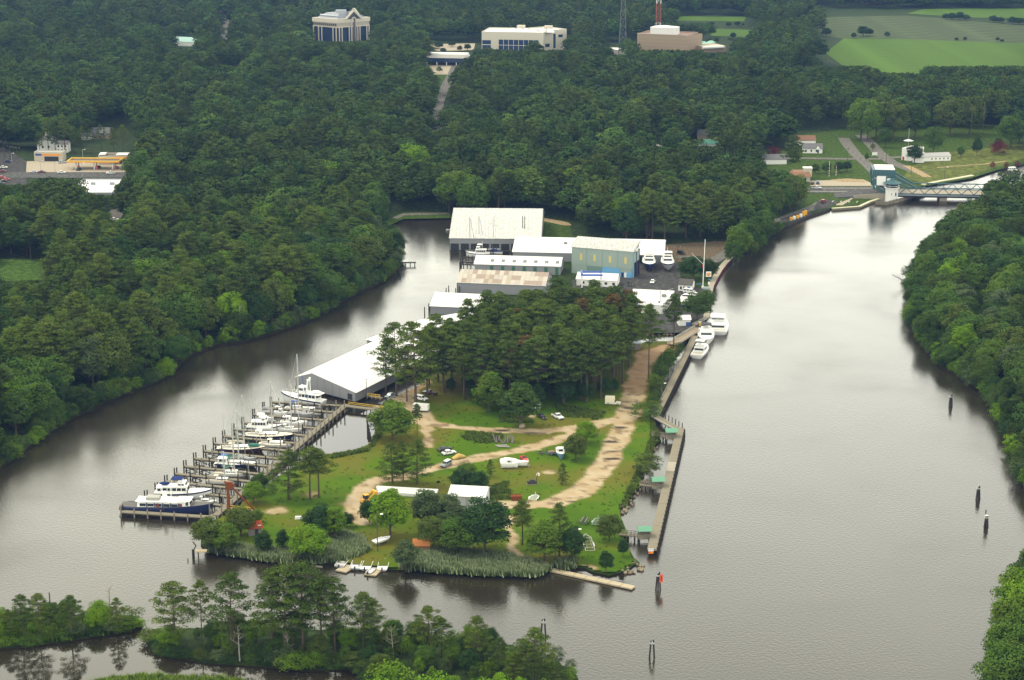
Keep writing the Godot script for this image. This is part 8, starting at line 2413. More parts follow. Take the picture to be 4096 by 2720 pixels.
	car("parked_car","silver car on the main road, leading the maroon one","car",Vector2(-281.2,-1103.5),PI,"sedan",Color(0.55,0.56,0.58),LAND + 0.2)
	car("parked_car","maroon car on the main road behind the silver one","car",Vector2(-276.5,-1103.5),PI,"sedan",Color(0.15,0.02,0.03),LAND + 0.2)
	car("parked_car","white car on the road at the left frame edge","car",Vector2(-302.7,-1118.7),0.2,"sedan",white,LAND + 0.2)
	car("parked_car","dark red car on the road at the left frame edge","car",Vector2(-299.8,-1105.1),PI,"sedan",Color(0.18,0.02,0.04),LAND + 0.2)
	car("parked_car","navy car leaving the lot by the car wash sign","car",Vector2(-305.3,-1139.7),0.1,"sedan",Color(0.03,0.04,0.12),LAND + 0.12)
	car("parked_car","red car in the parking lot at the left frame edge, the upper","car",Vector2(-294.6,-1083.7),0.6,"suv",Color(0.4,0.02,0.02),LAND + 0.1)
	car("parked_car","red car in the parking lot at the left frame edge, the lower","car",Vector2(-291,-1078.9),0.6,"sedan",Color(0.45,0.02,0.02),LAND + 0.1)
	car("parked_car","dark car in the parking lot between two red ones","car",Vector2(-291.1,-1074.1),0.6,"sedan",black,LAND + 0.1)
	car("parked_car","blue car in the parking lot below the red ones","car",Vector2(-290.6,-1066.2),0.6,"sedan",Color(0.04,0.05,0.1),LAND + 0.1)
	car("parked_car","white car by the brick house in the left wood","car",Vector2(-153.2,-903),0.5,"sedan",white)
	car("parked_car","white car parked on the lane in the left wood","car",Vector2(-205.4,-963.8),0.3,"sedan",white,LAND + 0.1)
	# trailers on the island
	trailer("long empty boat trailer near the island's tip",Vector2(21.5,-504.8),1.638,13.0,2.6,paint("galvanised",Color(0.42,0.43,0.42),0.5))
	trailer("dark boat trailer with white winch post by the bushy pine",Vector2(21.2,-522.5),1.328,5.6,2.2,paint("dark_trim",Color(0.06,0.06,0.06)))
	trailer("pale green boat trailer beside the dark one",Vector2(24.8,-521.7),1.376,5.6,2.2,paint("pale_green_frame",Color(0.3,0.42,0.36)))
	trailer("small dark utility trailer at the edge of the dirt track",Vector2(10,-584.9),0.3,3.6,1.6,paint("dark_trim",Color(0.06,0.06,0.06)),false,"utility_trailer")
	o = trailer("blue flat trailer loaded with brown sacking",Vector2(13.4,-584.4),0.1,4.6,2.0,paint("blue_frame",Color(0.03,0.09,0.22)),false,"utility_trailer")
	part("load",MB.new().ball(V(-0.3,0.95,0),V(1.7,0.45,0.9),8,5).mesh(),paint("sacking",Color(0.2,0.15,0.1),0.95),o)
	trailer("dark boat trailer behind the small blue boat",Vector2(17.2,-590.1),1.2,5.6,2.0,paint("dark_trim",Color(0.06,0.06,0.06)))
	trailer("dark low trailer half under the bush by the wide track",Vector2(27,-603.3),0.4,4.4,1.8,paint("dark_trim",Color(0.06,0.06,0.06)),false,"utility_trailer")
	trailer("white V-shaped empty trailer frame lying on the lawn",Vector2(6.7,-542.2),1.3,4.6,2.4,gel(),false)
# ---------------------------------------------------------------- sheds and odds and ends of the island
func make_island_things() -> void:
	var rust := textured("rust",Color(0.22,0.07,0.03),tex["stain"],3.0,0.9)
	var wood := textured("grey_boards",Color(0.27,0.25,0.23),tex["grain"],2.0,0.9)
	# rusty derrick standing over the slips
	var p := Vector2(-83.5,-527.9)
	var h := 10.14
	var o := thing("derrick","rusty derrick post with a long slanting boom by the slips","derrick",v3(p))
	part("post",MB.new().tube(Vector3.ZERO,V(0,h,0),0.55,0.45,8).mesh(),rust,o)
	var foot := Vector2(-75.6,-529.2) - p
	part("boom",MB.new().bar(V(0.2,h - 0.2,0),v3(foot,0.6),0.35,0.45).mesh(),rust,o)
	part("bracket",box_mesh(V(-0.7,h - 1.6,-0.5),V(1.3,h + 0.3,0.5)),rust,o)
	part("head",MB.new().bar(V(-1.0,h + 0.4,0),V(2.2,h - 1.0,0),0.4,0.5).mesh(),rust,o)
	# rusty roofed hut
	var a := Vector2(-75.3,-510.7)
	o = thing("hut","small grey hut with a rust red roof on the lower shore","shed",v3(a),0.25)
	part("wall",box_mesh(V(0,0,-3.4),V(3.6,2.6,0)),wood,o)
	opening(o,"doorway",V(2.2,0,0),0.9,2.0,paint("dark_opening",Color(0.02,0.022,0.025),0.8))
	var r := MB.new()
	face4(r,V(-0.5,2.4,0.5),V(4.2,2.4,0.5),V(3.9,4.0,-1.8),V(-0.2,4.0,-1.8),0.1)
	face4(r,V(-0.2,4.0,-1.8),V(3.9,4.0,-1.8),V(4.2,2.4,-4.0),V(-0.5,2.4,-4.0),0.1)
	for i in 6:
		r.bar(V(-0.3 + i * 0.85,2.48,0.5),V(-0.1 + i * 0.8,4.05,-1.8),0.08,0.08)
	part("roof",r.mesh(),textured("rust_red_roof",Color(0.36,0.09,0.045),tex["stain"],2.0,0.85),o)
	part("roof_patch",MB.new().cbox(V(3.1,3.05,-0.35),V(0.9,0.12,0.9)).mesh(),paint("pale_patch",Color(0.55,0.5,0.45)),o)
	# brown gambrel shed
	var b := Vector2(-27.7,-498.3)
	o = thing("garden_shed","brown wooden garden shed with an orange brown roof by the reeds","shed",v3(b),-0.02)
	var brown := textured("brown_boards",Color(0.24,0.12,0.06),tex["grain"],2.0,0.9)
	part("wall",box_mesh(V(0,0,-3.6),V(4.6,2.1,0)),brown,o)
	for i in 9:
		part("board",box_mesh(V(i * 0.51 + 0.02,0.02,0),V(i * 0.51 + 0.49,2.08,0.03 + 0.01 * (i % 2))),brown,o)
	r = MB.new()
	var prof := [Vector2(0.25,2.0),Vector2(-0.55,3.0),Vector2(-1.8,3.5),Vector2(-3.05,3.0),Vector2(-3.85,2.0)]
	for i in 4:
		face4(r,V(-0.2,prof[i].y,prof[i].x),V(4.8,prof[i].y,prof[i].x),V(4.8,prof[i + 1].y,prof[i + 1].x),V(-0.2,prof[i + 1].y,prof[i + 1].x),0.08)
	part("roof",r.mesh(),textured("orange_brown_roof",Color(0.42,0.17,0.06),tex["grain"],2.0,0.85),o)
	var e0 := []
	var e1 := []
	for q in prof:
		e0.append(V(4.55,q.y - 0.05,q.x))
		e1.append(V(4.62,q.y - 0.05,q.x))
	part("gable_end",MB.new().hexa(e0,e1).mesh(),brown,o)
	# small grey lean-to hatch on the grass by the grove,with its concrete pad
	p = Vector2(8.2,-631.9)
	o = thing("well_house","small grey sloping-roofed pump house on the grass before the grove","shed",v3(p),0.1)
	part("wall",box_mesh(V(-1.5,0,-1.8),V(1.5,1.2,0)),wood,o)
	r = MB.new()
	face4(r,V(-1.8,1.1,0.3),V(1.8,1.1,0.3),V(1.8,3.0,-1.8),V(-1.8,3.0,-1.8),0.12)
	part("roof",r.mesh(),paint("pale_grey_panel",Color(0.4,0.42,0.44)),o)
	part("pad",box_mesh(V(-4.5,0,-2.5),V(-1.6,0.3,0.2)),textured("pale_concrete",Color(0.36,0.335,0.28),tex["stain"],5.0),o)
	o = thing("shed","low grey-blue roofed shed at the inlet end of the wide track","shed",v3(Vector2(44.4,-711.9)),0.05)
	part("wall",box_mesh(V(0,0,-4),V(5.5,2.4,0)),wood,o)
	part("roof",MB.new().hexa([V(-0.4,2.4,0.4),V(5.9,2.4,0.4),V(5.9,2.4,-4.4),V(-0.4,2.4,-4.4)],[V(-0.4,2.7,0.4),V(5.9,2.7,0.4),V(5.9,3.4,-4.4),V(-0.4,3.4,-4.4)]).mesh(),paint("blue_grey_roof",Color(0.3,0.36,0.42)),o)
	# stack of old piles standing on end
	rng.seed = 83
	var logm := textured("old_log",Color(0.17,0.15,0.14),tex["grain"],1.5,0.95)
	p = Vector2(-2.1,-596.3)
	for i in 12:
		var q := p + Vector2(rng.randf_range(-3.4,3.4),rng.randf_range(-1.0,1.0))
		var l := rng.randf_range(2.6,4.4)
		solid("log","weathered grey log leaning in the heap among the weeds","log",MB.new().tube(Vector3.ZERO,V(rng.randf_range(-1.4,1.4),l * 0.5,rng.randf_range(-3.4,-1.6)),0.26,0.2,6).mesh(),logm,v3(q),0.0,"logs heaped among the weeds")
	for i in 3:
		solid("log","pale plank-like log lying flat below the log heap","log",MB.new().tube(Vector3.ZERO,V(4.0,0.2,0.5 * i),0.18,0.16,6).mesh(),textured("pale_log",Color(0.35,0.33,0.3),tex["grain"],1.5),v3(Vector2(-5.6,-593.2),LAND + 0.2) + V(i * 0.5,0,i * 0.6),0.0,"flat logs below the heap")
	# boulder,rusty box,dark engine,scrap
	rock("big pale boulder beside the upper dirt track",Vector2(3.4,-613.7),V(2.6,1.5,1.6),Color(0.36,0.31,0.24),3,"boulder")
	o = thing("rusty_box","rust brown steel box open at the top on the lawn","box",v3(Vector2(1.3,-541.8)),0.1)
	part("box",box_mesh(V(-1.6,0,-0.9),V(1.6,1.2,0.9)),rust,o)
	part("rim",MB.new().box(V(-1.7,1.2,-1.0),V(1.7,1.32,-0.8)).box(V(-1.7,1.2,0.8),V(1.7,1.32,1.0)).mesh(),rust,o)
	o = thing("engine","dark engine block with an upright pipe on the lawn","engine",v3(Vector2(6.5,-555.8)),0.15)
	part("block",MB.new().box(V(-1.8,0.2,-0.6),V(1.2,1.1,0.6)).box(V(-1.0,1.1,-0.4),V(0.4,1.5,0.4)).mesh(),paint("dark_iron",Color(0.035,0.035,0.03),0.7),o)
	part("pipe",MB.new().tube(V(1.0,1.0,0),V(1.5,3.2,0),0.14,0.12,6).mesh(),paint("dark_iron",Color(0.035,0.035,0.03),0.7),o)
	part("skid",box_mesh(V(-2.1,0,-0.8),V(1.6,0.2,0.8)),timber(),o)
	rock("dark lump of scrap on the lawn by the clump of young trees",Vector2(-22.8,-557.2),V(1.3,0.8,0.8),Color(0.025,0.022,0.025),5,"scrap")
	rock("pale rubble mound on the lawn",Vector2(8.2,-564.7),V(3.2,0.35,1.3),Color(0.5,0.46,0.38),6,"rubble_mound")
	rock("rubble mound beside the inlet track",Vector2(41.1,-732.5),V(5,1.6,3),Color(0.42,0.37,0.27),7,"rubble_mound")
	# yellow loader behind the trees
	o = thing("loader","orange yellow loader half hidden at the end of the dirt track","loader",v3(Vector2(-43.5,-537.8)),0.6)
	var yel := paint("machine_yellow",Color(0.62,0.3,0.01),0.5)
	part("body",MB.new().hexa([V(-1.8,0.7,-0.9),V(1.2,0.7,-0.9),V(1.2,0.7,0.9),V(-1.8,0.7,0.9)],[V(-1.8,1.8,-0.8),V(0.6,1.5,-0.8),V(0.6,1.5,0.8),V(-1.8,1.8,0.8)]).mesh(),yel,o)
	part("cab",box_mesh(V(-1.0,1.8,-0.7),V(0.2,3.0,0.7)),glass(),o)
	part("cab_roof",box_mesh(V(-1.1,3.0,-0.8),V(0.3,3.15,0.8)),yel,o)
	for s in [-1.0,1.0]:
		part("arm",MB.new().bar(V(-0.4,1.6,s * 0.95),V(2.4,3.4,s * 0.95),0.2,0.3).mesh(),yel,o)
		for x in [-1.2,0.9]:
			wheel(o,x,s * 1.0,0.65)
	part("bucket",box_mesh(V(2.2,2.8,-1.2),V(3.0,3.8,1.2)),yel,o)
	o = thing("concrete_block","white concrete block lying on the grass by the ruts","block",v3(Vector2(-62.6,-525.2)),0.2)
	part("block",MB.new().hexa([V(-1.2,0,-0.5),V(1.2,0,-0.5),V(1.2,0,0.5),V(-1.2,0,0.5)],[V(-1.0,0.8,-0.4),V(1.0,0.7,-0.4),V(1.0,0.7,0.4),V(-1.0,0.8,0.4)]).mesh(),gel(),o)
	# bare timbers at the creek shore
	for t in [[Vector2(-75.5,-497.5),Vector2(-68.8,-494.9)],[Vector2(-68.6,-494.5),Vector2(-60,-491.2)],[Vector2(-66.7,-492.3),Vector2(-64.5,-494.2)],[Vector2(-59.3,-490.8),Vector2(-52.2,-489)]]:
		solid("timber_baulk","grey timber baulk lying along the island's creek shore","timber",MB.new().bar(v3(t[0],0.35) - v3(t[0],0),v3(t[1],0.3) - v3(t[0],0),0.4,0.4).mesh(),timber(),v3(t[0],0),0.0,"timbers along the creek shore")
	# stones of the rocky shore
	var shore := [[Vector2(32.5,-531.1),Vector2(36.8,-548.2),26],[Vector2(36.8,-548.2),Vector2(41.2,-561.5),12],[Vector2(45.3,-588.1),Vector2(47.2,-594.8),9],[Vector2(40.9,-563.9),Vector2(43,-576),8],[Vector2(32.1,-495.9),Vector2(36,-487.4),24],[Vector2(29.4,-487),Vector2(33.6,-485.2),10],[Vector2(45.1,-732.4),Vector2(64.6,-738.6),22]]
	for s in shore:
		for i in s[2]:
			var q: Vector2 = (s[0] as Vector2).lerp(s[1],rng.randf()) + Vector2(rng.randf_range(-1.6,1.6),rng.randf_range(-1.6,1.6))
			rock("pale tan stone of the riprap along the shore",q,V(rng.randf_range(0.5,1.1),rng.randf_range(0.4,0.7),rng.randf_range(0.5,0.9)),Color(0.3,0.25,0.18) * rng.randf_range(0.7,1.25),rng.randi() % 6,"stone","riprap stones",0.25)
	rock("large dark rock at the water's edge of the island's tip",Vector2(35.5,-488.3),V(1.6,0.7,0.9),Color(0.05,0.045,0.04),4,"boulder","",0.2)
var rock_forms := {}
func rock(label: String,p: Vector2,size: Vector3,lin: Color,form: int,called := "stone",group := "",y := LAND) -> void:
	if not rock_forms.has(form):
		var r2 := RandomNumberGenerator.new()
		r2.seed = 100 + form
		var b := MB.new().ball(Vector3.ZERO,Vector3.ONE,7,4)
		var moved := {}
		for i in b.v.size():
			var k := Vector3i((b.v[i] * 100.0).round())
			if not moved.has(k):
				moved[k] = r2.randf_range(0.75,1.15)
			b.v[i] *= moved[k]
		rock_forms[form] = b.mesh()
	lin.a = 1.0
	var q := Color(snappedf(lin.r,0.04),snappedf(lin.g,0.04),snappedf(lin.b,0.04))
	var o := solid(called,label,"stone" if called in ["stone","boulder"] else "scrap",rock_forms[form],textured("stone_%s" % q.to_html(false),lin,tex["grain"],1.2,0.95),v3(p,y),form * 1.3,group)
	o.scale = size * V(0.5,0.7,0.5) * 1.2
# ---------------------------------------------------------------- poles,signs,marks in the water
func pole(called: String,label: String,category: String,p: Vector2,h: float,m: Material,y := LAND,arm := 0.0,lamp := false,group := "") -> Node3D:
	var o := thing(called,label,category,v3(p,y),0.0,group)
	part("post",MB.new().tube(Vector3.ZERO,V(0,h,0),0.17 if called != "antenna_mast" else 0.12,0.1,6).mesh(),m,o)
	if arm > 0.0:
		part("crossarm",box_mesh(V(-arm,h - 0.7,-0.08),V(arm,h - 0.5,0.08)),m,o)
		for x in [-arm * 0.9,0.0,arm * 0.9]:
			part("insulator",MB.new().tube(V(x,h - 0.5,0),V(x,h - 0.2,0),0.08,0.06,5).mesh(),paint("white_trim",Color(0.7,0.7,0.68)),o)
	if lamp:
		part("bracket",MB.new().tube(V(0,h - 0.2,0),V(1.2,h,0),0.05,0.05,4).mesh(),m,o)
		part("lamp_head",box_mesh(V(0.9,h - 0.15,-0.25),V(1.7,h + 0.1,0.25)),paint("white_trim",Color(0.7,0.7,0.68)),o)
	return o
func dolphin(label: String,p: Vector2,h: float,n: int,board: Material = null) -> void:
	var o := thing("dolphin",label,"mooring post",v3(p,0),0.3)
	var m := dark_timber()
	for i in n:
		var w := TAU * i / n + 0.4
		var r := 0.75
		part("pile",MB.new().tube(V(cos(w) * r,-2.5,sin(w) * r),V(cos(w) * 0.28,h * (1.0 - 0.06 * i),sin(w) * 0.28),0.24,0.2,7).mesh(),m,o)
	part("band",MB.new().tube(V(0,h * 0.78,0),V(0,h * 0.86,0),0.62,0.58,8).mesh(),paint("steel_grey",Color(0.3,0.32,0.32),0.5),o)
	if board:
		part("board",box_mesh(V(0.1,h * 0.45,0.62),V(1.1,h * 0.9,0.7)),board,o)
		part("mark",box_mesh(V(0.42,h * 0.55,0.7),V(0.78,h * 0.8,0.72)),paint("mark_dark_red",Color(0.25,0.02,0.02)),o)
func make_small_things() -> void:
	var wood := textured("pole_wood",Color(0.12,0.1,0.085),tex["grain"],1.5,0.95)
	var steel := paint("pole_grey",Color(0.35,0.36,0.36),0.5)
	var white := paint("white_trim",Color(0.7,0.7,0.68))
	# marks in the water
	dolphin("timber dolphin with a red daymark off the island's tip",Vector2(39.1,-473.7),5.0,4,paint("daymark_red",Color(0.6,0.1,0.05),0.6))
	dolphin("two-legged timber dolphin at the near edge of the canal",Vector2(34.4,-430.8),4.6,2)
	dolphin("timber dolphin behind the pines of the long islet",Vector2(7.9,-442.8),5.0,2)
	dolphin("stout round timber dolphin by the far bank, the farthest of three",Vector2(154.6,-640.8),4.2,5)
	dolphin("stout timber dolphin by the far bank, the middle of three",Vector2(141.5,-544.7),4.2,5)
	dolphin("stout timber dolphin with white top by the far bank, the nearest",Vector2(138.2,-520.8),3.6,5,null)
	solid("bird_droppings","white crust on the top of the nearest far-bank dolphin","crust",MB.new().ball(Vector3.ZERO,V(0.6,0.15,0.5),7,4).mesh(true),white,v3(Vector2(138.2,-520.8),3.55))
	for t in [[Vector2(137.8,-521.2),0.35],[Vector2(138.2,-521.2),-0.3]]:
		solid("stake","thin stake leaning on the nearest far-bank dolphin","stake",MB.new().tube(V(0,-1,0),V(t[1],5.2,0),0.1,0.08,5).mesh(),dark_timber(),v3(t[0],0),0.0,"stakes on the near dolphin")
	var o := thing("broken_piling","crooked broken piling with a bent timber off the island's shore","piling",v3(Vector2(-89.1,-497.2),0))
	part("stump",MB.new().tube(V(0,-2,0),V(0,2.2,0),0.42,0.38,7).mesh(),dark_timber(),o)
	part("timber",MB.new().bar(V(0.1,2.0,0),V(0.9,3.4,0),0.25,0.3).mesh(),dark_timber(),o)
	part("timber",MB.new().bar(V(0.9,3.3,0),V(0.0,4.6,0),0.22,0.25).mesh(),dark_timber(),o)
	solid("piling_stump","low piling stump in the water near the crooked one","piling",pile_mesh(0.8,0.15),dark_timber(),v3(Vector2(-90.1,-494),0))
	o = thing("small_platform","little pale platform on a post at the island's lower left corner","platform",v3(Vector2(-86.6,-495.9),0))
	part("deck",box_mesh(V(-1.6,2.2,-0.9),V(1.6,2.5,0.9)),textured("pale_planks",Color(0.46,0.4,0.29),tex["stain"],3.0),o)
	part("post",MB.new().tube(V(-0.8,-2,0.4),V(-0.8,2.2,0.4),0.18,0.16,6).mesh(),dark_timber(),o)
	part("post",MB.new().tube(V(1.3,-2,-0.4),V(1.3,2.2,-0.4),0.18,0.16,6).mesh(),dark_timber(),o)
	o = thing("nest_pole","post with a nest platform rising from the small islet","pole",v3(Vector2(-119.4,-456.3),0.3))
	part("post",MB.new().tube(Vector3.ZERO,V(0,6.12,0),0.22,0.16,6).mesh(),wood,o)
	part("nest",MB.new().ball(V(0.3,2.6,0),V(1.3,0.7,1.0),8,5).mesh(),paint("nest_sticks",Color(0.06,0.045,0.035),0.95),o)
	# bare dead trees
	for d in [[Vector2(-104.5,-458.3),7.0,"pale dead tree in front of the small islet's tip",0.05],[Vector2(-66.5,-427.7),9.0,"white dead trunk at the front of the long islet, the left one",0.35],[Vector2(-29,-429.1),8.5,"white dead trunk at the front of the long islet, the right one",0.35],[Vector2(-54.7,-429.1),6.5,"slim white dead trunk among the islet's bushes",0.35],[Vector2(-106,-451.8),5.0,"grey leafless shrub between the small pines",0.35]]:
		dead_tree(d[2],d[0],d[1],d[3])
	for d in [[Vector2(-200.2,-887.2),15.0,"leafless grey tree in the gap of the left wood"],[Vector2(-108.6,-732.5),13.0,"thin pale dead tree near the left bank"],[Vector2(-202,-886.1),12.0,"second leafless grey tree in the gap of the left wood"]]:
		dead_tree(d[2],d[0],d[1],LAND)
	o = thing("fallen_tree","bare fallen tree leaning out over the canal from the far bank","dead tree",v3(Vector2(177.4,-824.2),0.5))
	var b := MB.new()
	b.tube(Vector3.ZERO,V(-9,5.0,2.5),0.3,0.08,5)
	for i in 9:
		var t := 0.25 + 0.08 * i
		var q := V(-9,5.0,2.5) * t
		b.tube(q,q + V(-1.6 + 0.3 * (i % 3),2.4 if i % 2 else -1.4,0.6),0.1,0.03,4)
	part("trunk",b.mesh(),textured("dead_wood",Color(0.34,0.31,0.27),tex["grain"],1.5,0.95),o)
	# poles
	pole("lamp_pole","tall lamp pole by the rowing boat on the lawn","lamp post",Vector2(-37.7,-499.1),11.17,wood,LAND,0.0,true)
	pole("lamp_pole","tall pole beside the long boat trailer","lamp post",Vector2(17.4,-491.5),9.57,wood,LAND,0.0,true)
	pole("lamp_pole","lamp pole in the water strip beside the timber pier","lamp post",Vector2(53.2,-648.9),6.0,wood,0.0,0.0,true)
	pole("lamp_pole","lamp pole at the gable corner of the long slip shed","lamp post",Vector2(-51.7,-646.3),7.5,wood,LAND,0.0,true)
	pole("utility_pole","utility pole with two grey transformers behind the yard","utility pole",Vector2(76.6,-860.4),9.25,wood,LAND,1.6)
	pole("utility_pole","leaning utility pole at the near end of the bridge car park, the taller","utility pole",Vector2(156.8,-1004.1),11.70,wood,LAND,1.2)
	pole("utility_pole","utility pole at the near end of the bridge car park, the shorter","utility pole",Vector2(157.3,-1015.4),9.63,wood,LAND,1.2)
	pole("utility_pole","utility pole on the verge beyond the bridge tower","utility pole",Vector2(232.8,-1095.2),9.13,wood,LAND,1.0)
	pole("utility_pole","utility pole with lamp on the lawn beyond the canal","utility pole",Vector2(249.8,-1083.7),7.01,wood,LAND,0.0,true)
	pole("utility_pole","pole beside the white house cross street","utility pole",Vector2(204.2,-1145.1),8.29,wood,LAND,1.4)
	pole("utility_pole","pole at the bend of the street past the white hall","utility pole",Vector2(226.7,-1139.7),5.81,wood,LAND,1.0)
	pole("utility_pole","pole at the corner of the street junction","utility pole",Vector2(222.8,-1165.1),8.11,wood,LAND,0.8)
	for t in [[Vector2(184.4,-1091.9),640.0],[Vector2(189,-1095.2),664.0]]:
		var g := pole("flag_pole","red and white banded marker pole beyond the main road, the taller" if t[1] < 650.0 else "red and white banded marker pole beyond the main road, the shorter","pole",t[0],9.0 if t[1] < 650.0 else 6.0,white)
		for k in 4:
			part("band",MB.new().tube(V(0,1.0 + 1.5 * k,0),V(0,1.5 + 1.5 * k,0),0.19,0.19,6).mesh(),paint("mast_red",Color(0.28,0.05,0.03)),g)
	for i in 4:
		pole("utility_pole",["first","second","third","fourth"][i] + " pole from the frame edge of the row by the car wash","utility pole",[Vector2(-311.7,-1155.9),Vector2(-307.6,-1154.1),Vector2(-305.9,-1155.9),Vector2(-303.8,-1155.9)][i],[10.5,8.0,7.2,6.6][i],wood,LAND,1.8)
	for i in 5:
		pole("lamp_pole",["forecourt lamp at the lot's edge by the parked cars","forecourt lamp left of the car wash","forecourt lamp above the canopy","roadside lamp before the canopy","tall lamp at the near corner of the flat store"][i],"lamp post",[Vector2(-268.4,-1103.5),Vector2(-302.6,-1137.9),Vector2(-261.9,-1148.7),Vector2(-278.8,-1111.9),Vector2(-249.5,-1090.2)][i],[6.5,6.0,6.5,6.0,8.5][i],steel,LAND,0.0,true)
	# umbrella antenna and lawn mast
	o = pole("antenna_mast","thin mast carrying a pale disc above the trees by the white hall","antenna",Vector2(240,-1141.5),20.75,steel)
	part("disc",MB.new().hexa(ring8(3.2,13.0),ring8(0.5,14.0)).mesh(),paint("pale_grey_panel",Color(0.4,0.42,0.44)),o)
	pole("antenna_mast","slender grey mast on the far lawn, the left one","antenna",Vector2(290.6,-1195.6),26.0,wood)
	pole("antenna_mast","slender grey mast on the far lawn, the right one","antenna",Vector2(305.7,-1225.5),24.0,wood)
	# yard flagpole
	var fp := Vector2(84.1,-814.8)
	var h := 21.95
	o = thing("flagpole","tall white flagpole with a slanting gaff at the boatyard","flagpole",v3(fp))
	part("pole",MB.new().tube(Vector3.ZERO,V(0.5,h,0),0.24,0.12,7).mesh(),white,o)
	part("gaff",MB.new().tube(V(0.2,h * 0.48,0),V(-5.2,h * 0.71,0),0.1,0.06,5).mesh(),white,o)
	part("base",box_mesh(V(-0.5,0,-0.5),V(0.5,0.9,0.5)),white,o)
	part("flag",box_mesh(V(0.5,h - 2.2,-0.03),V(0.75,h - 0.4,0.03)),paint("flag_blue",Color(0.05,0.12,0.4)),o)
	part("flag",box_mesh(V(-0.4,h * 0.42,-0.03),V(0.1,h * 0.48,0.03)),paint("flag_red",Color(0.5,0.06,0.05)),o)
	make_emblem_sign(white,wood)
	o = thing("notice_board","small white sign on legs at the street junction lawn","sign",v3(Vector2(223.7,-1161.4)))
	part("board",box_mesh(V(-1.6,0.8,-0.05),V(1.6,2.6,0.05)),white,o)
	part("leg",box_mesh(V(-1.6,0,-0.06),V(-1.45,0.8,0.06)),white,o)
	part("leg",box_mesh(V(1.45,0,-0.06),V(1.6,0.8,0.06)),white,o)
	# jib crane standing in the yard
	o = thing("jib_crane","grey jib crane standing against the flat white building","crane",v3(Vector2(62.1,-772.7)))
	part("post",MB.new().tube(Vector3.ZERO,V(0,9.5,0),0.2,0.16,6).mesh(),steel,o)
	part("jib",MB.new().tube(V(0,8.2,0),V(5.5,9.4,-2),0.12,0.08,5).mesh(),steel,o)
	part("jib",MB.new().tube(V(0,8.2,0),V(-4.5,7.4,0),0.1,0.08,5).mesh(),steel,o)
	part("motor",box_mesh(V(-0.8,3.6,-0.3),V(-0.1,4.4,0.3)),paint("dark_iron",Color(0.035,0.035,0.03),0.7),o)
	# blue travel hoist behind the grove
	o = thing("boat_hoist","blue and white travel hoist in front of the yard office","boat hoist",v3(Vector2(30.7,-811)))
	for x in [0.0,8.5]:
		for z in [0.0,-6.0]:
			part("leg",box_mesh(V(x - 0.3,0,z - 0.3),V(x + 0.3,6.4,z + 0.3)),white,o)
			part("wheel",MB.new().tube(V(x,0.6,z - 0.3),V(x,0.6,z + 0.3),0.6,0.6,9).mesh(),paint("black_rubber",Color(0.03,0.03,0.03)),o)
	for z in [0.0,-6.0]:
		part("beam",box_mesh(V(-0.5,6.4,z - 0.35),V(9.0,7.1,z + 0.35)),paint("hoist_blue",Color(0.03,0.1,0.42),0.5),o)
	part("beam",box_mesh(V(-0.4,7.1,-6.2),V(0.3,7.7,0.2)),paint("hoist_blue",Color(0.03,0.1,0.42),0.5),o)
	# barrels on the lane by the canal,crates,tank
	var bar := PackedVector2Array([Vector2(144.1,-963.8),Vector2(146.1,-966.4),Vector2(148.2,-969),Vector2(150.4,-972.2),Vector2(152.3,-975.5),Vector2(153.8,-978.2)])
	for i in bar.size():
		solid("barrel",["yellow barrel at the near end of the row on the canal lane","white barrel next to the near yellow one","yellow barrel in the middle of the row on the canal lane","white barrel next to the middle yellow one","tall yellow barrel near the far end of the row","yellow barrel at the far end of the row"][i],"barrel",MB.new().tube(Vector3.ZERO,V(0,1.6 if i < 4 else 2.2,0),0.8,0.8,9).tube(V(0,1.6 if i < 4 else 2.2,0),V(0,1.7 if i < 4 else 2.3,0),0.7,0.66,9).mesh(),paint("barrel_yellow",Color(0.7,0.36,0.01),0.5) if i % 2 == 0 or i == 5 else white,v3(bar[i],LAND + 0.1))
	o = thing("fuel_tank","grey cylindrical tank beside the flagpole lawn","tank",v3(Vector2(85.1,-808.2)))
	part("tank",MB.new().tube(V(-1.6,1.3,0),V(1.6,1.3,0),0.9,0.9,10).mesh(true),paint("tank_grey",Color(0.22,0.25,0.25),0.5),o)
	part("saddle",box_mesh(V(-1.3,0,-0.6),V(-0.9,0.8,0.6)),steel,o)
	part("saddle",box_mesh(V(0.9,0,-0.6),V(1.3,0.8,0.6)),steel,o)
	solid("picnic_bench","blue bench on the grass behind the fuel cabin","bench",MB.new().box(V(-1,0.6,-0.4),V(1,0.75,0.4)).box(V(-0.8,0,-0.3),V(-0.6,0.6,0.3)).box(V(0.6,0,-0.3),V(0.8,0.6,0.3)).mesh(),paint("blue_canvas",Color(0.03,0.1,0.35),0.8),v3(Vector2(82.7,-819.5)))
	for t in [[Vector2(85.2,-800),"orange traffic cone on the bulkhead, the upper"],[Vector2(81.7,-775.2),"orange traffic cone on the bulkhead, the lower"]]:
		solid("traffic_cone",t[1],"traffic cone",MB.new().tube(V(0,0.08,0),V(0,1.0,0),0.3,0.06,8).box(V(-0.4,0,-0.4),V(0.4,0.08,0.4)).mesh(),paint("cone_orange",Color(0.7,0.1,0.02)),v3(t[0],1.36))
	var pump := thing("fuel_dispenser","yellow fuel hose post on the bulkhead by the yachts","fuel pump",v3(Vector2(76.4,-747.1),1.4))
	part("cabinet",box_mesh(V(-0.4,0,-0.3),V(0.4,1.5,0.3)),paint("safety_yellow",Color(0.62,0.4,0.02),0.5),pump)
	part("hood",box_mesh(V(-0.5,1.5,-0.4),V(0.5,1.65,0.4)),white,pump)
func ring8(r: float,y: float) -> Array:
	var out := []
	for i in 8:
		var w := TAU * (i + 0.5) / 8
		out.append(V(cos(w) * r,y,sin(w) * r))
	return out
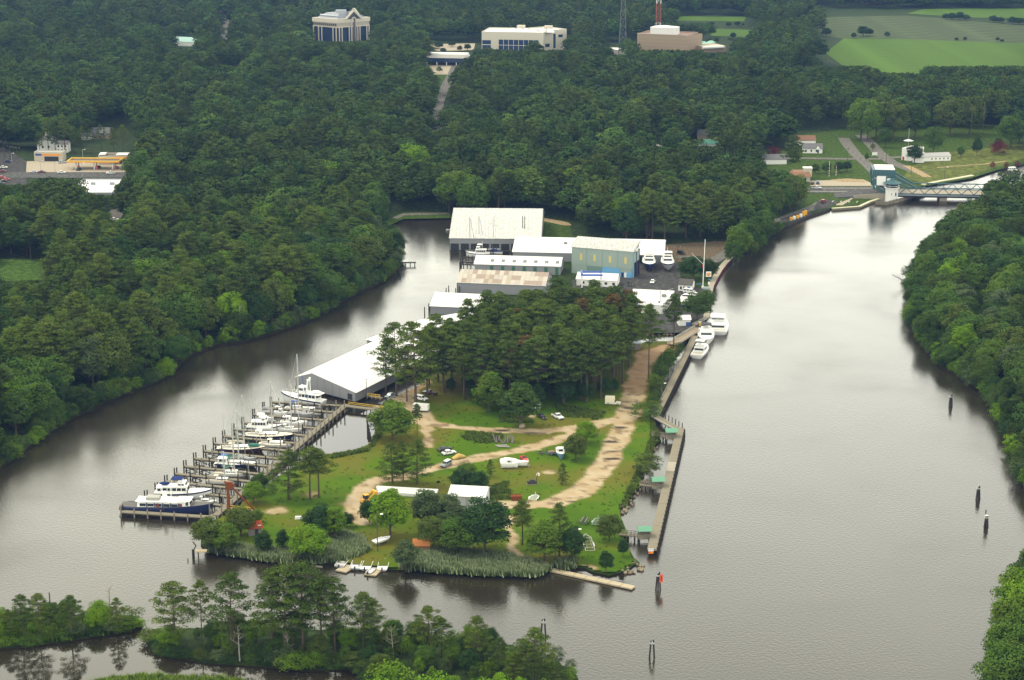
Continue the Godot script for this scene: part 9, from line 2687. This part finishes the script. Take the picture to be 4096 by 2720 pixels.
func dead_tree(label: String,p: Vector2,h: float,y: float) -> void:
	var o := thing("dead_tree",label,"dead tree",v3(p,y))
	var r2 := RandomNumberGenerator.new()
	r2.seed = int(absf(p.x) * 10.0)
	var b := MB.new()
	var lean := V(r2.randf_range(-0.8,0.8),0,r2.randf_range(-0.5,0.5))
	b.tube(Vector3.ZERO,lean + V(0,h,0),0.2,0.05,6)
	part("trunk",b.mesh(),textured("dead_wood",Color(0.34,0.31,0.27),tex["grain"],1.5,0.95),o)
	for i in 9:
		var t := r2.randf_range(0.4,0.98)
		var at := lean * t + V(0,h * t,0)
		var w := r2.randf() * TAU
		var l := h * 0.28 * (1.2 - t) + 0.5
		var e := MB.new().tube(at,at + V(cos(w) * l,l * 0.6,sin(w) * l),0.07,0.02,4)
		e.tube(at + V(cos(w) * l,l * 0.6,sin(w) * l) * 0.6,at + V(cos(w + 0.7) * l * 0.9,l * 1.1,sin(w + 0.7) * l * 0.9),0.04,0.015,3)
		part("branch",e.mesh(),textured("dead_wood",Color(0.34,0.31,0.27),tex["grain"],1.5,0.95),o)
func make_emblem_sign(white: Material,wood: Material) -> void:
	# white square board with a red edged yellow fan,two lesser boards below it
	var p := Vector2(86.5,-814.8)
	var h := 7.46
	var o := thing("fuel_sign","white square sign with a yellow and red shell-like fan by the bulkhead","sign",v3(p))
	part("post",MB.new().tube(Vector3.ZERO,V(0,h,0),0.16,0.14,6).mesh(),wood,o)
	var s := 2.3
	part("board",box_mesh(V(-s / 2,h - s,0.15),V(s / 2,h,0.3)),white,o)
	var fan := func(r: float,z: float,m: Material,called: String) -> void:
		var lo := []
		var hi := []
		var c := V(0,h - s * 0.56,0)
		var outline := [Vector2(-0.42,-0.78),Vector2(0.42,-0.78),Vector2(0.5,-0.5)]
		for i in 9:
			var w := lerpf(-0.25,PI + 0.25,i / 8.0)
			outline.append(Vector2(cos(w),0.05 + sin(w) * 0.86))
		outline.append(Vector2(-0.5,-0.5))
		for q in outline:
			lo.append(c + V(q.x * r,q.y * r,z))
			hi.append(c + V(q.x * r,q.y * r,z + 0.03))
		var b := MB.new()
		for i in range(1,hi.size() - 1):
			b.tri(hi[0],hi[i],hi[i + 1])
		for i in hi.size():
			var j := (i + 1) % hi.size()
			b.quad(lo[i],lo[j],hi[j],hi[i])
		part(called,b.mesh(),m,o)
	fan.call(0.9,0.3,paint("emblem_red",Color(0.6,0.04,0.01),0.5),"emblem_edge")
	fan.call(0.72,0.33,paint("emblem_yellow",Color(0.8,0.42,0.01),0.5),"emblem_fan")
	for i in 5:
		var w := lerpf(0.5,PI - 0.5,i / 4.0)
		var c := V(0,h - s * 0.56 - 0.5,0.375)
		part("emblem_rib",MB.new().bar(c,c + V(cos(w) * 0.95,sin(w) * 0.95,0),0.05,0.05).mesh(),paint("emblem_red",Color(0.6,0.04,0.01),0.5),o)
	part("board",box_mesh(V(-0.1,h * 0.48,0.15),V(1.3,h * 0.56,0.25)),paint("teal_board",Color(0.04,0.2,0.2)),o)
	part("board",box_mesh(V(-0.2,h * 0.22,0.15),V(0.7,h * 0.38,0.25)),white,o)
